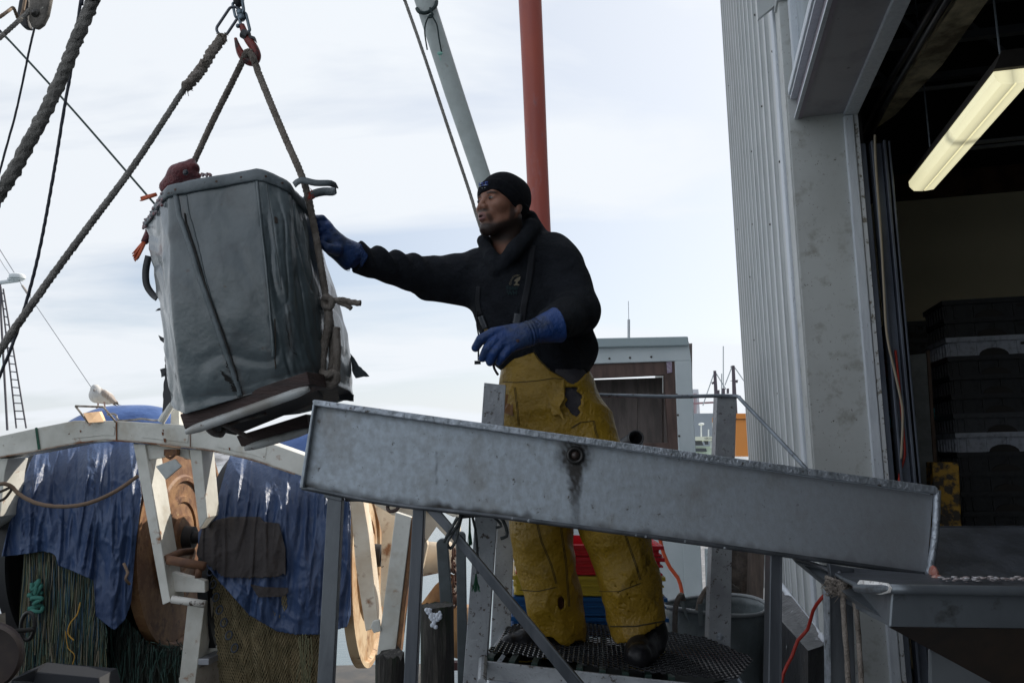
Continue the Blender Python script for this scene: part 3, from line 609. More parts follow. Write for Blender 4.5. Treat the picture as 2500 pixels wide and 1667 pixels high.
# side panel as a fine grid so stains can follow real spots
TL, TR, BR, BL = (768, 990), (2278, 1208), (2262, 1400), (737, 1188)
def lerp2(a, b, t): return (a[0]+(b[0]-a[0])*t, a[1]+(b[1]-a[1])*t)
botc = [(0, 0), (0.04, 10), (0.10, 26), (0.17, 30), (0.3, 12), (0.5, 4), (1, 0)]
def bot(t): 
    return np.interp(t, [b_[0] for b_ in botc], [b_[1]*0.35 for b_ in botc])
NX, NZ = 300, 44
m = MB(); gr = []; cl = []; rows = []
for j in range(NZ+1):
    row = []
    for i in range(NX+1):
        t = i/NX; s_ = j/NZ; a = lerp2(TL, TR, t); b_ = lerp2(BL, BR, t); q = lerp2(a, b_, s_); y = q[1]+bot(t)*s_
        dY = 0.0015*mnoise.noise(V(t*7, s_*2, 0))
        if t < 0.02: dY += (0.02-t)*0.6*0
        row.append(P(q[0], y, cY+dY))
        x_, y_ = q[0], y
        n1 = mnoise.noise(V(x_*0.05, y_*0.012, 0)); n2 = mnoise.noise(V(x_*0.02, y_*0.02, 7)); n3 = mnoise.noise(V(x_*0.15, y_*0.10, 2))
        g = max(0, 1-(y_-(988+0.144*(x_-768)))/14)*0.45
        de = (a[1]+(b_[1]-a[1])+bot(t))-y_          # px above lower edge
        g += min(1, 1.4*max(0, 1-de/(18+14*n1)))*1.0*(0.55+0.6*n2+0.3*(abs(x_-1150) < 150))
        g += max(0, 1-(x_-(BL[0]+(TL[0]-BL[0])*(1-s_)))/22)*0.7
        r_ = math.hypot(x_-1402, (y_-1112)); g += max(0, min(1, 1.15-(r_-20)/30))*0.95*(0.9+0.8*n3)
        if y_ > 1112: g += min(1, 1.6*max(0, 1-abs(x_-1405-5*n1)/(13+7*n3+8*math.exp(-((y_-1175)/45)**2))))*0.95*min(1, max(0, 1.5-(y_-1112)/130))*(1.0+0.5*n3)
        if 1100 < y_ < 1185: g += max(0, 1-abs(x_-1066-3*n1)/3.5)*0.5
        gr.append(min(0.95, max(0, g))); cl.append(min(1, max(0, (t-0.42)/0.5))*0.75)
    rows.append(row)
m.grid(rows)
o = obj('side_panel', m, alu, chute, smooth=True); attr(o, 'grime', gr); attr(o, 'clean', cl)
m = MB(); m.plate([(762, 977), (768, 975), (2284, 1186), (2291, 1192), (2290, 1203), (2283, 1206), (768, 990), (764, 990)], cY-0.022, 0.040)
obj('top_flange', m, flm, chute, bevel=0.003)
m = MB(); m.prism([P(764, 981, cY-0.02), P(768, 990, cY-0.02), P(739, 1190, cY-0.02), P(731, 1190, cY-0.02)], (0, 0.36, 0)); 
obj('end_flange', m, alu, chute, bevel=0.002)
m = MB(); m.tube(dens([P(2288, 1196, cY-0.012), P(2284, 1300, cY-0.012), P(2272, 1380, cY-0.012), P(2266, 1402, cY-0.008)], 0.03), 0.010, 10); obj('end_roll', m, flm, chute, smooth=True)
m = MB(); m.prism([P(768, 992, cY+0.36), P(2272, 1194, cY+0.36), P(2262, 1345, cY+0.36), P(745, 1160, cY+0.36)], (0, 0.006, 0)); obj('back_panel', m, alu, chute)
m = MB(); prof = []
for t in np.linspace(0, 1, 40):
    b_ = lerp2(BL, BR, t); y = b_[1]+bot(t); prof.append((b_[0], y))
m.grid([[P(x, y, cY+0.002) for x, y in prof], [P(x, y, cY+0.002)+V(0, 0.01, -0.006) for x, y in prof], [P(x, y, cY+0.002)+V(0, 0.35, -0.01) for x, y in prof]])
obj('bottom_sheet', m, alu, chute, solid=0.005)
m = MB(); m.tube(dens([P(x, y+1, cY+0.004) for x, y in prof], 0.03), 0.0075, 8); obj('lower_bend', m, mat('dark_steel_edge', (0.10, 0.11, 0.12), 0.4, 0.7, c2=(0.2, 0.21, 0.23), vs=8), chute, smooth=True)
m = MB(); m.prism([P(842, 1212, cY+0.04), P(975, 1214, cY+0.04), P(930, 1224, cY+0.04), P(842, 1224, cY+0.04)], (0, 0.28, 0)); m.prism([P(1125, 1240, cY+0.05), P(1225, 1252, cY+0.05), P(1170, 1262, cY+0.05), P(1125, 1266, cY+0.05)], (0, 0.25, 0)); obj('support_plate', m, mat('dark_bracket', (0.05, 0.05, 0.05), 0.6), chute, bevel=0.002)
m = MB(); c0 = P(1404, 1111, cY-0.003); m.lathe(c0, (0, -1, 0), [(0, 0.026), (0.006, 0.026), (0.010, 0.021), (0.009, 0.017), (0.004, 0.014), (-0.002, 0.010)], 28); obj('drain_plug', m, mat('plug_black', (0.02, 0.018, 0.017), 0.4), chute, smooth=True)
m = MB(); m.lathe(P(1404, 1111, cY-0.004), (0, -1, 0), [(-0.002, 0.013), (0.007, 0.009), (0.009, 0.004), (0.0092, 0.0)], 16); obj('plug_core', m, mat('plug_brown', (0.05, 0.035, 0.03), 0.3), chute, smooth=True)
# drips of ice under the lower edge
ice = mat('ice', (0.75, 0.82, 0.88), 0.15, trans=0.5)
m = MB()
for x in list(range(1205, 1330, 21))+list(range(1500, 1800, 13)):
    t = (x-BL[0])/(BR[0]-BL[0]); y = BL[1]+(BR[1]-BL[1])*t+bot(t)
    m.ball(P(x+random.uniform(-5, 5), y+2, cY), random.uniform(0.0015, 0.004), 8, (1.6, 1, random.uniform(0.8, 1.5)))
i_ = tag(obj('ice_drips', m, ice, smooth=True), 'small frozen drips along the lower edge of the chute', 'ice'); i_['kind'] = 'stuff'

# stand of the chute
legm = mat('leg_steel', (0.17, 0.185, 0.20), 0.45, 0.5, c2=(0.12, 0.13, 0.145), vs=10, spots=((0.08, 0.07, 0.06), 50, (0.66, 0.72)), stretch=(1, 1, 0.4), bump=0.1, bs=80)
legd = mat('leg_steel_dark', (0.09, 0.10, 0.115), 0.4, 0.6, c2=(0.15, 0.16, 0.18), vs=6, stretch=(3, 3, 0.3))
st = thing('chute_stand', 'bolted steel stand of legs and brace under the chute', 'stand', P(900, 1667, cY))
m = MB(); m.plate([(799, 1215), (835, 1217), (810, 1720), (771, 1720)], cY+0.02, 0.035); obj('leg', m, legm, st, bevel=0.002)
m = MB(); m.plate([(792, 1183), (841, 1190), (834, 1224), (791, 1214)], cY+0.012, 0.006); bk = obj('bracket', m, legm, st, bevel=0.002)
m = MB(); m.lathe(P(813, 1201, cY+0.012), (0, -1, 0), [(0, 0.009), (0.002, 0.009), (0.003, 0.006), (0.008, 0.006), (0.009, 0.0)], 8); obj('bolt', m, flm, bk)
m = MB(); m.plate([(1009, 1220), (1037, 1223), (1014, 1720), (982, 1720)], cY+0.06, 0.05); obj('leg', m, legd, st, bevel=0.003)
m = MB(); m.plate([(1018, 1212), (1044, 1214), (1112, 1292), (1436, 1690), (1404, 1690), (1096, 1306), (1040, 1246)], cY+0.03, 0.008); obj('brace', m, legd, st, bevel=0.001)
m = MB(); m.plate([(1036, 1212), (1046, 1215), (1443, 1690), (1437, 1690)], cY+0.026, 0.03); obj('brace_edge', m, legm, st)
m = MB(); m.plate([(1881, 1350), (1909, 1353), (1905, 1720), (1875, 1720)], cY+0.05, 0.05); obj('leg', m, legd, st, bevel=0.003)
m = MB(); m.plate([(1907, 1353), (1910, 1353), (1908, 1720), (1904, 1720)], cY+0.045, 0.01); obj('leg_edge', m, legm, st)
# ------------------------------------------------------------------ working platform with its posts
wm = mat('dirty_aluminium', (0.42, 0.44, 0.46), 0.55, 0.35, c2=(0.30, 0.31, 0.33), vs=8, spots=[((0.10, 0.08, 0.07), 34, (0.60, 0.66)), ((0.13, 0.11, 0.09), 70, (0.64, 0.68))], bump=0.3, bs=60)
pf = thing('work_platform', 'raised aluminium platform with black rubber mat under the worker', 'platform', P(1450, 1660, 2.7))
m = MB(); m.plate([(1182, 934), (1235, 940), (1226, 1110), (1184, 1667), (1180, 1720), (1126, 1720), (1150, 1400)], 2.66, 0.006); m.plate([(1230, 941), (1235, 941), (1184, 1720), (1178, 1720)], 2.666, 0.05); obj('post', m, wm, pf, bevel=0.002)
m = MB(); m.plate([(1218, 1180), (1260, 1180), (1240, 1720), (1190, 1720)], 3.12, 0.05); obj('post', m, wm, pf, bevel=0.003)
m = MB(); m.plate([(1754, 966), (1799, 968), (1788, 1300), (1784, 1584), (1731, 1571)], 3.15, 0.008); m.plate([(1751, 966), (1754, 966), (1731, 1571), (1729, 1571)], 3.15, 0.06); obj('post', m, wm, pf, bevel=0.002)
m = MB(); m.lathe(P(1757, 1553, 3.15), (0, -1, 0), [(0, 0.014), (0.003, 0.014), (0.004, 0.009), (0.009, 0.009), (0.010, 0)], 10); obj('bolt', m, flm, pf)
m = MB(); m.tube(dens([P(1380, 963, 3.14), P(1490, 965, 3.14), P(1640, 968, 3.14), P(1748, 966, 3.14), P(1798, 967, 3.14), P(1806, 972, 3.12)], 0.05)+dens([P(1818, 985, 3.1), P(1890, 1060, 3.0), P(1970, 1146, 2.85)], 0.05), 0.0075, 8); obj('handrail', m, galv, pf, smooth=True)
def deck(x, y):  # point on the sloping deck plane through a pixel
    return DP(x, y)
_a, _b, _c = P(1193, 1590, 2.72), P(1252, 1527, 3.20), P(1628, 1640, 2.62)
_nd = (_b-_a).cross(_c-_a).normalized()
def DP(x, y, lift=0.0):
    d = Vector(c_f*FPX+c_r*(x-1250)+c_u*(833.5-y)); t = (_a-Vector(CAM)).dot(_nd)/d.dot(_nd); return Vector(CAM)+d*t+V(0, 0, lift)
m = MB(); m.prism([DP(1182, 1612), DP(1730, 1672), DP(1730, 1672)+V(0, 0.03, -0.006), DP(1182, 1612)+V(0, 0.03, -0.006)], (0, 0, -0.056)); obj('front_beam', m, wm, pf, bevel=0.003)
m = MB(); m.prism([DP(1180, 1610), DP(1236, 1530), DP(1250, 1527), DP(1193, 1600)], (0, 0, -0.05)); obj('side_beam', m, wm, pf)
m = MB(); m.tube([DP(1180, 1604, -0.005), DP(1176, 1645, -0.005)-V(0, 0, 0.02)], 0.014, 10); obj('hinge_pin', m, wm, pf)
m = MB()
for k in range(9):
    t = k/8; a = Vector(DP(1195, 1606, -0.012)).lerp(DP(1640, 1650, -0.012), t); b_ = Vector(DP(1255, 1530, -0.012)).lerp(DP(1600, 1545, -0.012), t); m.bar(a, b_, 0.02, 0.02)
m.bar(DP(1195, 1606, -0.01), DP(1255, 1530, -0.01), 0.025, 0.025)
obj('grating', m, mat('green_grating', (0.03, 0.06, 0.05), 0.5), pf)
rub = mat('wet_rubber_mat', (0.022, 0.022, 0.024), 0.22, c2=(0.045, 0.045, 0.05), vs=30)
# rubber ring mat: hexagonal cells in perspective-true layout on the deck plane
ux = (DP(1628, 1640)-DP(1198, 1598)).normalized(); uy = _nd.cross(ux); uy = uy if uy.y > 0 else -uy
org = DP(1198, 1602, 0.012); outl = [(1196, 1600), (1252, 1530), (1330, 1524), (1430, 1524), (1628, 1550), (1724, 1566), (1833, 1612), (1818, 1640), (1788, 1668), (1650, 1654), (1430, 1628)]
O2 = [((DP(x, y)-org).dot(ux), (DP(x, y)-org).dot(uy)) for x, y in outl]
def inside(x, y, pg):
    c = False; n = len(pg)
    for i in range(n):
        x1, y1 = pg[i]; x2, y2 = pg[i-1]
        if (y1 > y) != (y2 > y) and x < (x2-x1)*(y-y1)/(y2-y1)+x1: c = not c
    return c
s = 0.0092; sY = 0.0185; m = MB(); vid = {}
def hv(x, y):
    k = (round(x*4000), round(y*4000))
    if k not in vid:
        vid[k] = len(m.v); lift = 0.02*math.exp(-((x-1.05)/0.22)**2)*0+0.006*mnoise.noise(V(x*4, y*4, 0))
        curl = max(0, x-0.80)**1.5*0.10; m.v.append(org+ux*x+uy*y+V(0, 0, lift-curl))
    return vid[k]
for i in range(-4, 90):
    for j in range(-4, 40):
        cx = i*s*1.5*1.15; cy = (j+0.5*(i % 2))*sY*math.sqrt(3)
        if inside(cx, cy, O2): m.f.append(tuple(hv(cx+s*1.15*math.cos(R(60*k)), cy+sY*math.sin(R(60*k))) for k in range(6)))
obj('rubber_mat', m, rub, pf, wire=0.0055)
m = MB(); m.prism([DP(x, y, -0.055) for x, y in ((1200, 1606), (1255, 1532), (1430, 1530), (1640, 1556), (1790, 1610), (1640, 1648))], (0, 0, -0.01)); obj('deck_underlay', m, mat('deck_dark', (0.02, 0.025, 0.025), 0.8), pf)
m = MB(); m.tube([P(1798, 1650, 2.62), P(1812, 1667, 2.62), P(1830, 1740, 2.6)], 0.008, 8); m.tube([P(1770, 1655, 2.62), P(1799, 1652, 2.62)], 0.008, 8); obj('side_frame', m, galv, pf, smooth=True)
# crates behind the legs
grp = 'plastic fish crates stacked behind the worker\'s legs'
ccm = dict(red=mat('crate_bright_red', (0.62, 0.015, 0.03), 0.35), yellow=mat('crate_yellow', (0.55, 0.42, 0.04), 0.4), blue=mat('crate_blue', (0.01, 0.10, 0.30), 0.35))
def pcrate(x0, x1, y0, y1, c, label, Y=3.30, nr=2):
    base = P((x0+x1)/2, y1, Y+0.2); t = thing('fish_crate', label, 'crate', base, grp)
    a, b_, c_, d = P(x0, y0, Y), P(x1, y0+4, Y), P(x1-3, y1+4, Y), P(x0+3, y1, Y)
    body = MB(); ins = V(0, 0.4, 0)
    w_ = 0.012
    body.prism([a+V(w_, 0.006, 0), b_+V(-w_, 0.006, 0), c_+V(-w_, 0.006, 0), d+V(w_, 0.006, 0)], (0, 0.008, 0))
    body.prism([a+V(w_, 0.386, 0), b_+V(-w_, 0.386, 0), c_+V(-w_, 0.386, 0), d+V(w_, 0.386, 0)], (0, 0.008, 0))
    body.prism([a+V(w_, 0.0145, 0), d+V(w_, 0.0145, 0), d+V(w_, 0.3855, 0), a+V(w_, 0.3855, 0)], (0.008, 0, 0))
    body.prism([b_+V(-w_, 0.0145, 0), c_+V(-w_, 0.0145, 0), c_+V(-w_, 0.3855, 0), b_+V(-w_, 0.3855, 0)], (-0.008, 0, 0))
    body.prism([d+V(w_, 0.0145, 0.001), c_+V(-w_, 0.0145, 0.001), c_+V(-w_, 0.3855, 0.001), d+V(w_, 0.3855, 0.001)], (0, 0, 0.008))
    obj('crate_body', body, ccm[c], t)
    rim = MB()
    for k in range(nr+1):
        f = k/(nr+0.35); p, q = a.lerp(d, f), b_.lerp(c_, f); h = 0.016 if k == 0 else 0.008
        pr = 0.004 if k == 0 else 0.0
        rim.prism([p+V(-pr, -0.006, 0), q+V(pr, -0.006, 0), q+V(pr, 0.0055, 0), p+V(-pr, 0.0055, 0)], (0, 0, -h))
        rim.prism([q+V(pr-0.011, 0.006, 0), q+V(pr, 0.006, 0), q+V(pr, 0.394, 0), q+V(pr-0.011, 0.394, 0)], (0, 0, -h))
        rim.prism([p+V(-pr, 0.006, 0), p+V(-pr+0.011, 0.006, 0), p+V(-pr+0.011, 0.394, 0), p+V(-pr, 0.394, 0)], (0, 0, -h))
    rim.prism([a+V(0, 0.3945, 0), b_+V(0, 0.3945, 0), b_+V(0, 0.406, 0), a+V(0, 0.406, 0)], (0, 0, -0.016))
    obj('rim', rim, ccm[c], t, bevel=0.0015)
pcrate(1255, 1618, 1328, 1356, 'red', 'red crate on top of the stack behind the worker, its rim empty', nr=1)
pcrate(1256, 1620, 1357, 1402, 'red', 'second red crate, directly on the yellow crate behind the worker')
pcrate(1252, 1622, 1404, 1453, 'yellow', 'yellow crate between the red and blue crates behind the worker')
pcrate(1248, 1627, 1455, 1502, 'blue', 'upper blue crate, directly under the yellow crate')
pcrate(1246, 1630, 1504, 1552, 'blue', 'lower blue crate just above the rubber mat')
pcrate(1242, 1632, 1640, 1720, 'blue', 'blue crate on the ground below the platform beam', Y=3.0, nr=3)

# ------------------------------------------------------------------ canvas basket on the right
canv = mat('basket_canvas', (0.16, 0.19, 0.20), 0.4, c2=(0.11, 0.13, 0.135), vs=6, spots=((0.28, 0.30, 0.31), 40, (0.66, 0.72)), bump=0.8, bs=12, bump2=(0.6, 5))
bs_ = thing('canvas_basket', 'grey canvas fish basket with rope handle standing right of the worker', 'basket', P(1745, 1650, 3.75))
c1 = P(1746, 1476, 3.75); c2_ = P(1752, 1760, 3.75); axb = (c2_-c1)
def bring(t, r): 
    c = c1+axb*t; return [c+V(r*math.cos(a)*(1+0.03*math.sin(3*a)), r*math.sin(a)*(1+0.03*math.sin(3*a)), 0.01*math.sin(2*a+t*3)) for a in np.linspace(0, 2*math.pi, 49)[:-1]]
m = MB(); m.grid([bring(t, 0.228-0.035*t+0.006*math.sin(9*t)) for t in np.linspace(0, 1, 14)], closed=True); obj('canvas_side', m, canv, bs_, smooth=True, solid=0.006)
m = MB(); cc = c1+axb*0.75; m.lathe(cc, (0, 0, 1), [(0, 0.20), (0.001, 0.0)], 32); obj('basket_bottom', m, canv, bs_)
m = MB(); rr = bring(0.0, 0.231); m.tube(rr, 0.009, 8, closed=True); obj('rim', m, mat('rim_grey', (0.24, 0.26, 0.27), 0.5, spots=((0.5, 0.5, 0.5), 50, (0.62, 0.68))), bs_, smooth=True)
rp = dens([P(1650, 1640, 3.56), P(1648, 1540, 3.53), P(1650, 1480, 3.52), P(1662, 1452, 3.52), P(1668, 1462, 3.56)], 0.008); m = MB(); m.tube(rp, 0.011, 12, lobes=3, twist=180)
m.tube(dens([P(1703, 1492, 3.56), P(1712, 1458, 3.55), P(1735, 1428, 3.55), P(1765, 1418, 3.6), P(1800, 1440, 3.8)], 0.008), 0.011, 12, lobes=3, twist=180); obj('rope_handle', m, ropem, bs_, smooth=True)
m = MB(); m.prism([P(1660, 1468, 3.52), P(1670, 1466, 3.52), P(1683, 1518, 3.5), P(1672, 1500, 3.5)], (0, 0.004, 0)); obj('torn_strap', m, canv, bs_)
m = MB(); m.plate([(1704, 1474), (1716, 1474), (1716, 1525), (1706, 1528)], 3.515, 0.005); obj('buckle_strap', m, canv, bs_)

# ------------------------------------------------------------------ concrete barrier and cords on the right
bar = mat('barrier_concrete', (0.07, 0.072, 0.078), 0.4, c2=(0.035, 0.037, 0.042), vs=5, spots=((0.75, 0.78, 0.82), 16, (0.66, 0.70)), bump=0.6, bs=25)
m = MB(); Yb = 3.35
m.add([P(1868, 1470, 3.9), P(1912, 1432, 3.95), P(2020, 1575, 3.0), P(1975, 1590, 2.9), P(1868, 1760, 3.9), P(1975, 1800, 2.9), P(2060, 1800, 3.0), P(2060, 1600, 3.05)], [(0, 1, 2, 3), (0, 3, 5, 4), (3, 2, 7, 6, 5)])
t = tag(obj('concrete_barrier', m, bar, solid=0.02), 'dark wet sloping concrete barrier against the corrugated wall', 'barrier')
m = MB(); rows = []
for k in range(26):
    t_ = k/25; a = P(1908+t_*108, 1428+t_*140, 3.94-t_*0.92); wdt = 0.010+0.010*abs(mnoise.noise(V(t_*9, 0, 0))); rows.append([a+V(-wdt, 0, -0.004), a+V(0, 0, 0.012+0.01*mnoise.noise(V(t_*20, 1, 0))), a+V(wdt, 0.0, -0.004)])
m.grid(rows); sn = tag(obj('snow', m, mat('snow_crust', (0.80, 0.84, 0.9), 0.6, bump=0.8, bs=50), smooth=True, solid=0.008), 'crusted snow along the top of the concrete barrier', 'snow'); sn['kind'] = 'stuff'
m = MB(); m.tube(dens([P(2030, 1436, 2.4), P(2005, 1460, 2.4), P(1985, 1490, 2.45), P(1972, 1535, 2.5), P(1948, 1562, 2.5), P(1934, 1600, 2.5), P(1912, 1645, 2.5), P(1900, 1720, 2.5)], 0.03), 0.0052, 8)
tag(obj('extension_cord', m, redc, smooth=True), 'red cord running down the concrete barrier from the hopper leg', 'cord')

# ------------------------------------------------------------------ stainless hopper at lower right
hs = mat('hopper_steel', (0.22, 0.245, 0.27), 0.35, 0.5, c2=(0.16, 0.175, 0.195), vs=4, spots=((0.07, 0.065, 0.06), 12, (0.58, 0.75)), bump=0.1, bs=9)
hp = thing('receiving_hopper', 'dark stainless receiving hopper below the end of the chute', 'hopper', P(2300, 1660, 1.9))
hY = 1.80
m = MB(); m.plate([(2178, 1446), (2700, 1454), (2700, 1536), (2172, 1530)], hY, 0.008); m.prism([P(2178, 1446, hY+0.01), P(2172, 1530, hY+0.01), P(2060, 1470, 2.25), P(1935, 1368, 2.45), P(2050, 1400, 2.25)], V(0.01, 0.006, 0))
obj('body', m, hs, hp, bevel=0.003)
m = MB(); m.prism([P(2172, 1531, hY+0.004), P(2700, 1537, hY+0.004), P(2700, 1900, hY+0.25), P(2520, 1720, hY+0.15), P(2380, 1640, hY+0.1)], (0, 0.01, 0)); obj('hopper_cone', m, mat('cone_steel', (0.06, 0.05, 0.045), 0.5, 0.5, c2=(0.10, 0.07, 0.05), vs=5), hp)
m = MB(); rr = dens([P(2092, 1434, 1.95), P(2130, 1438, 1.86), P(2178, 1437, hY-0.004)], 0.01)+dens([P(2180, 1437, hY-0.01), P(2400, 1441, hY-0.01), P(2720, 1447, hY-0.01)], 0.05)
m.tube(rr, 0.0105, 14, sq=1.0); m.tube(dens([P(2094, 1430, 1.95), P(2060, 1412, 2.1), P(2010, 1385, 2.3), P(1938, 1362, 2.45)], 0.03), 0.006, 10); obj('rolled_rim', m, hs, hp, smooth=True)
m = MB(); m.prism([P(x, y, Y_-0.016) for x, y, Y_ in ((2093, 1424, 1.945), (2099, 1416, 1.94), (2130, 1418, 1.88), (2170, 1424, 1.81), (2178, 1434, 1.80), (2174, 1446, 1.80), (2150, 1451, 1.84), (2118, 1447, 1.89), (2098, 1437, 1.935))], (0.002, 0.006, 0)); obj('lit_worn_corner', m, mat('lit_polished_steel', (0.90, 0.88, 0.84), 0.3, 0.0, spots=((0.35, 0.3, 0.28), 60, (0.5, 0.7))), hp, smooth=True)  # polished rim corner, its lit brightness put into the pale colour
m = MB(); m.add([P(2110, 1432, 1.9), P(2700, 1440, hY), P(2700, 1412, 2.36), P(2290, 1408, 2.36), P(2000, 1378, 2.36)], [(0, 1, 2, 3, 4)]); m.add([P(2270, 1407, 2.362), P(2700, 1412, 2.362), P(2700, 1285, 2.78), P(2270, 1287, 2.68)], [(0, 1, 2, 3)])
m.prism([P(2285, 1284, 2.685), P(2700, 1282, 2.785), P(2700, 1290, 2.785), P(2285, 1292, 2.685)], (0, 0.01, 0)); obj('sorting_tray', m, mat('black_belt', (0.045, 0.05, 0.058), 0.45, c2=(0.08, 0.088, 0.105), vs=9, spots=((0.12, 0.13, 0.17), 30, (0.62, 0.75)), bump=0.3, bs=40), hp)
m = MB(); 
for k in range(90):
    x = random.uniform(2296, 2540); m.ball(P(x, 1412+random.gauss(0, 3.5), 1.95+random.uniform(-.03, .03)), random.uniform(0.0015, 0.006), 6, (1.8, 1.2, 0.5))
i2 = tag(obj('ice_scraps', m, mat('ice_scrap', (0.55, 0.54, 0.55), 0.4, c2=(0.38, 0.30, 0.29), vs=40), smooth=True), 'broken ice and fish scraps lying along the hopper tray', 'ice'); i2['kind'] = 'stuff'
m = MB(); m.ball(P(2280, 1402, 2.1), 0.02, 10, (0.5, 1, 1.2)); m.ball(P(2288, 1410, 2.05), 0.014, 10, (1, 1, 0.6)); tag(obj('fish_scrap', m, mat('fish_flesh', (0.35, 0.10, 0.07), 0.35, c2=(0.5, 0.35, 0.3), vs=60), smooth=True), 'reddish fish scrap caught at the lower end of the chute', 'fish scrap')
m = MB(); m.plate([(2024, 1430), (2082, 1445), (2092, 1720), (2028, 1720)], 2.20, 0.03); obj('leg', m, legm, hp, bevel=0.003)
m = MB(); m.plate([(2022, 1440), (2025, 1440), (2030, 1720), (2026, 1720)], 2.19, 0.035); obj('leg_edge', m, flm, hp)
m = MB(); m.plate([(2024, 1376), (2086, 1388), (2082, 1425), (2030, 1418)], 2.17, 0.02); m.lathe(P(2050, 1400, 2.17), (0, -1, 0), [(0, 0.009), (0.006, 0.008), (0.008, 0)], 10); obj('bracket', m, legd, hp, bevel=0.002)
m = MB()
for k in range(5):
    y = 1416+k*8; e1, e2 = random.uniform(-7, 7), random.uniform(-7, 7); m.tube(dens([P(2018, y-8+e1, 2.17), P(2040, y+2+e2, 2.13), P(2062, y+8+e1, 2.12), P(2084, y+4+e2, 2.16)], 0.006), 0.0055, 10, lobes=3, twist=260, fuzz=0.12)
m.tube(dens([P(2058, 1455, 2.12), P(2060, 1500, 2.13), P(2066, 1580, 2.13), P(2074, 1720, 2.13)], 0.008), 0.0065, 10, lobes=3, twist=260, fuzz=0.05)
m.tube(dens([P(2082, 1445, 2.12), P(2090, 1490, 2.12), P(2098, 1580, 2.12), P(2106, 1720, 2.12)], 0.008), 0.0065, 10, lobes=3, twist=260, fuzz=0.05)
for k in range(120):
    a_ = P(random.uniform(2014, 2084), random.uniform(1412, 1456), 2.12); m.tube([a_, a_+V(random.uniform(-.02, .02), random.uniform(-.01, .005), random.uniform(-.02, .012))], [0.0014, 0.0006], 4)
tag(obj('tied_rope', m, ropem, smooth=True), 'frayed rope knotted round the hopper leg with two hanging ends', 'rope')
m = MB(); m.prism([P(2265, 1580, 2.35), P(2700, 1720, 2.35), P(2700, 1900, 2.35), P(2270, 1900, 2.35)], (0.17, 0.3, -0.03)); tag(obj('plastic_tub', m, mat('tub_white', (0.24, 0.26, 0.28), 0.5, spots=((0.25, 0.12, 0.04), 9, (0.64, 0.75)), c2=(0.28, 0.30, 0.32), vs=4), bevel=0.01), 'white plastic tub standing under the hopper cone', 'tub')

# ------------------------------------------------------------------ dock piles, ladder rails, tied line
pile = mat('old_pile_wood', (0.035, 0.032, 0.028), 0.85, c2=(0.11, 0.10, 0.085), vs=22, vt=(0.5, 0.72), stretch=(2.2, 2.2, 0.25), bump=1.0, bs=45, bump2=(0.6, 9), spots=((0.02, 0.035, 0.015), 7, (0.55, 0.7)))
snm = mat('snow_patch', (0.75, 0.8, 0.88), 0.7, bump=0.6, bs=60)
def mkpile(x0, x1, y0, Y, label, rag):
    r = S((x1-x0)/2, Y); c = P((x0+x1)/2, y0+14, Y); m = MB(); rows = []
    for k in range(24):
        z = c.z-k*0.08; rows.append([V(c.x+r*(1+0.03*k/24)*math.cos(a)*(1+0.05*mnoise.noise(V(math.cos(a)*3, math.sin(a)*3, k*0.1))), c.y+r*math.sin(a)*(1+0.05*mnoise.noise(V(math.cos(a)*3, math.sin(a)*3, k*0.1))), z+(rag*mnoise.noise(V(math.cos(a)*4, math.sin(a)*4, 1)) if k == 0 else 0)) for a in np.linspace(0, 2*math.pi, 33)[:-1]])
    m.grid(rows[::-1], closed=True); m.f.append(tuple(range(23*32, 24*32))); return tag(obj('dock_pile', m, pile, autos=True), label, 'pile', 'wooden dock piles')
mkpile(1028, 1106, 1462, 3.7, 'dark upright dock pile with a snow patch below its top', 0.01)
mkpile(918, 986, 1585, 3.5, 'shorter ragged dock pile left of the dark chute leg', 0.05)
m = MB()
for k in range(60):
    x, y = random.choice(((1048, 1490), (1054, 1500), (1060, 1512), (1062, 1520), (1058, 1506), (1072, 1506)))
    m.ball(P(x+random.gauss(0, 3.4), y+random.gauss(0, 4.5), 3.618), random.uniform(0.004, 0.011), 8, (1, 0.6, 1))
tag(obj('snow_clump', m, snm, smooth=True), 'small snow patch stuck on the dark dock pile', 'snow')['kind'] = 'stuff'
ld = mat('ladder_grey', (0.075, 0.09, 0.095), 0.6, c2=(0.10, 0.12, 0.13), vs=14)
t = thing('dock_ladder', 'grey dock ladder rails with rounded tops behind the pile', 'ladder', P(1100, 1660, 3.9))
def rrail(x0, x1, y0, xb0, xb1, yb): 
    r = (x1-x0)/2; top = [(x0+r-r*math.cos(a), y0+r-r*math.sin(a)) for a in np.linspace(0, math.pi, 10)]
    return top+[(xb1, yb), (xb0, yb)]
m = MB(); m.plate(rrail(1065, 1093, 1315, 1075, 1104, 1480)+[], 4.1, 0.05); obj('rail', m, ld, t, bevel=0.004)
m = MB(); m.plate(rrail(1113, 1136, 1298, 1118, 1142, 1720), 4.1, 0.05); obj('rail', m, ld, t, bevel=0.004)
m = MB(); m.plate([(1085, 1617), (1135, 1617), (1135, 1636), (1085, 1636)], 4.15, 0.05); obj('rung', m, mat('rung_red', (0.08, 0.03, 0.03), 0.7), t)
blk = mat('dark_line', (0.045, 0.05, 0.05), 0.8, c2=(0.10, 0.11, 0.11), vs=60)
m = MB()
m.tube(dens([P(1125, 1245, 2.36), P(1120, 1275, 2.3), P(1105, 1300, 2.28), P(1092, 1325, 2.28), P(1100, 1338, 2.3), P(1112, 1320, 2.28), P(1122, 1280, 2.3), P(1130, 1250, 2.36)], 0.01), 0.0045, 8, lobes=3, twist=300)
m.tube(dens([P(1118, 1262, 2.27), P(1098, 1295, 2.27), P(1085, 1322, 2.3)], 0.01), 0.0045, 8, lobes=3, twist=300)
tag(obj('lashing_line', m, blk, smooth=True), 'dark line lashed around the diagonal chute brace', 'line'); m = MB()
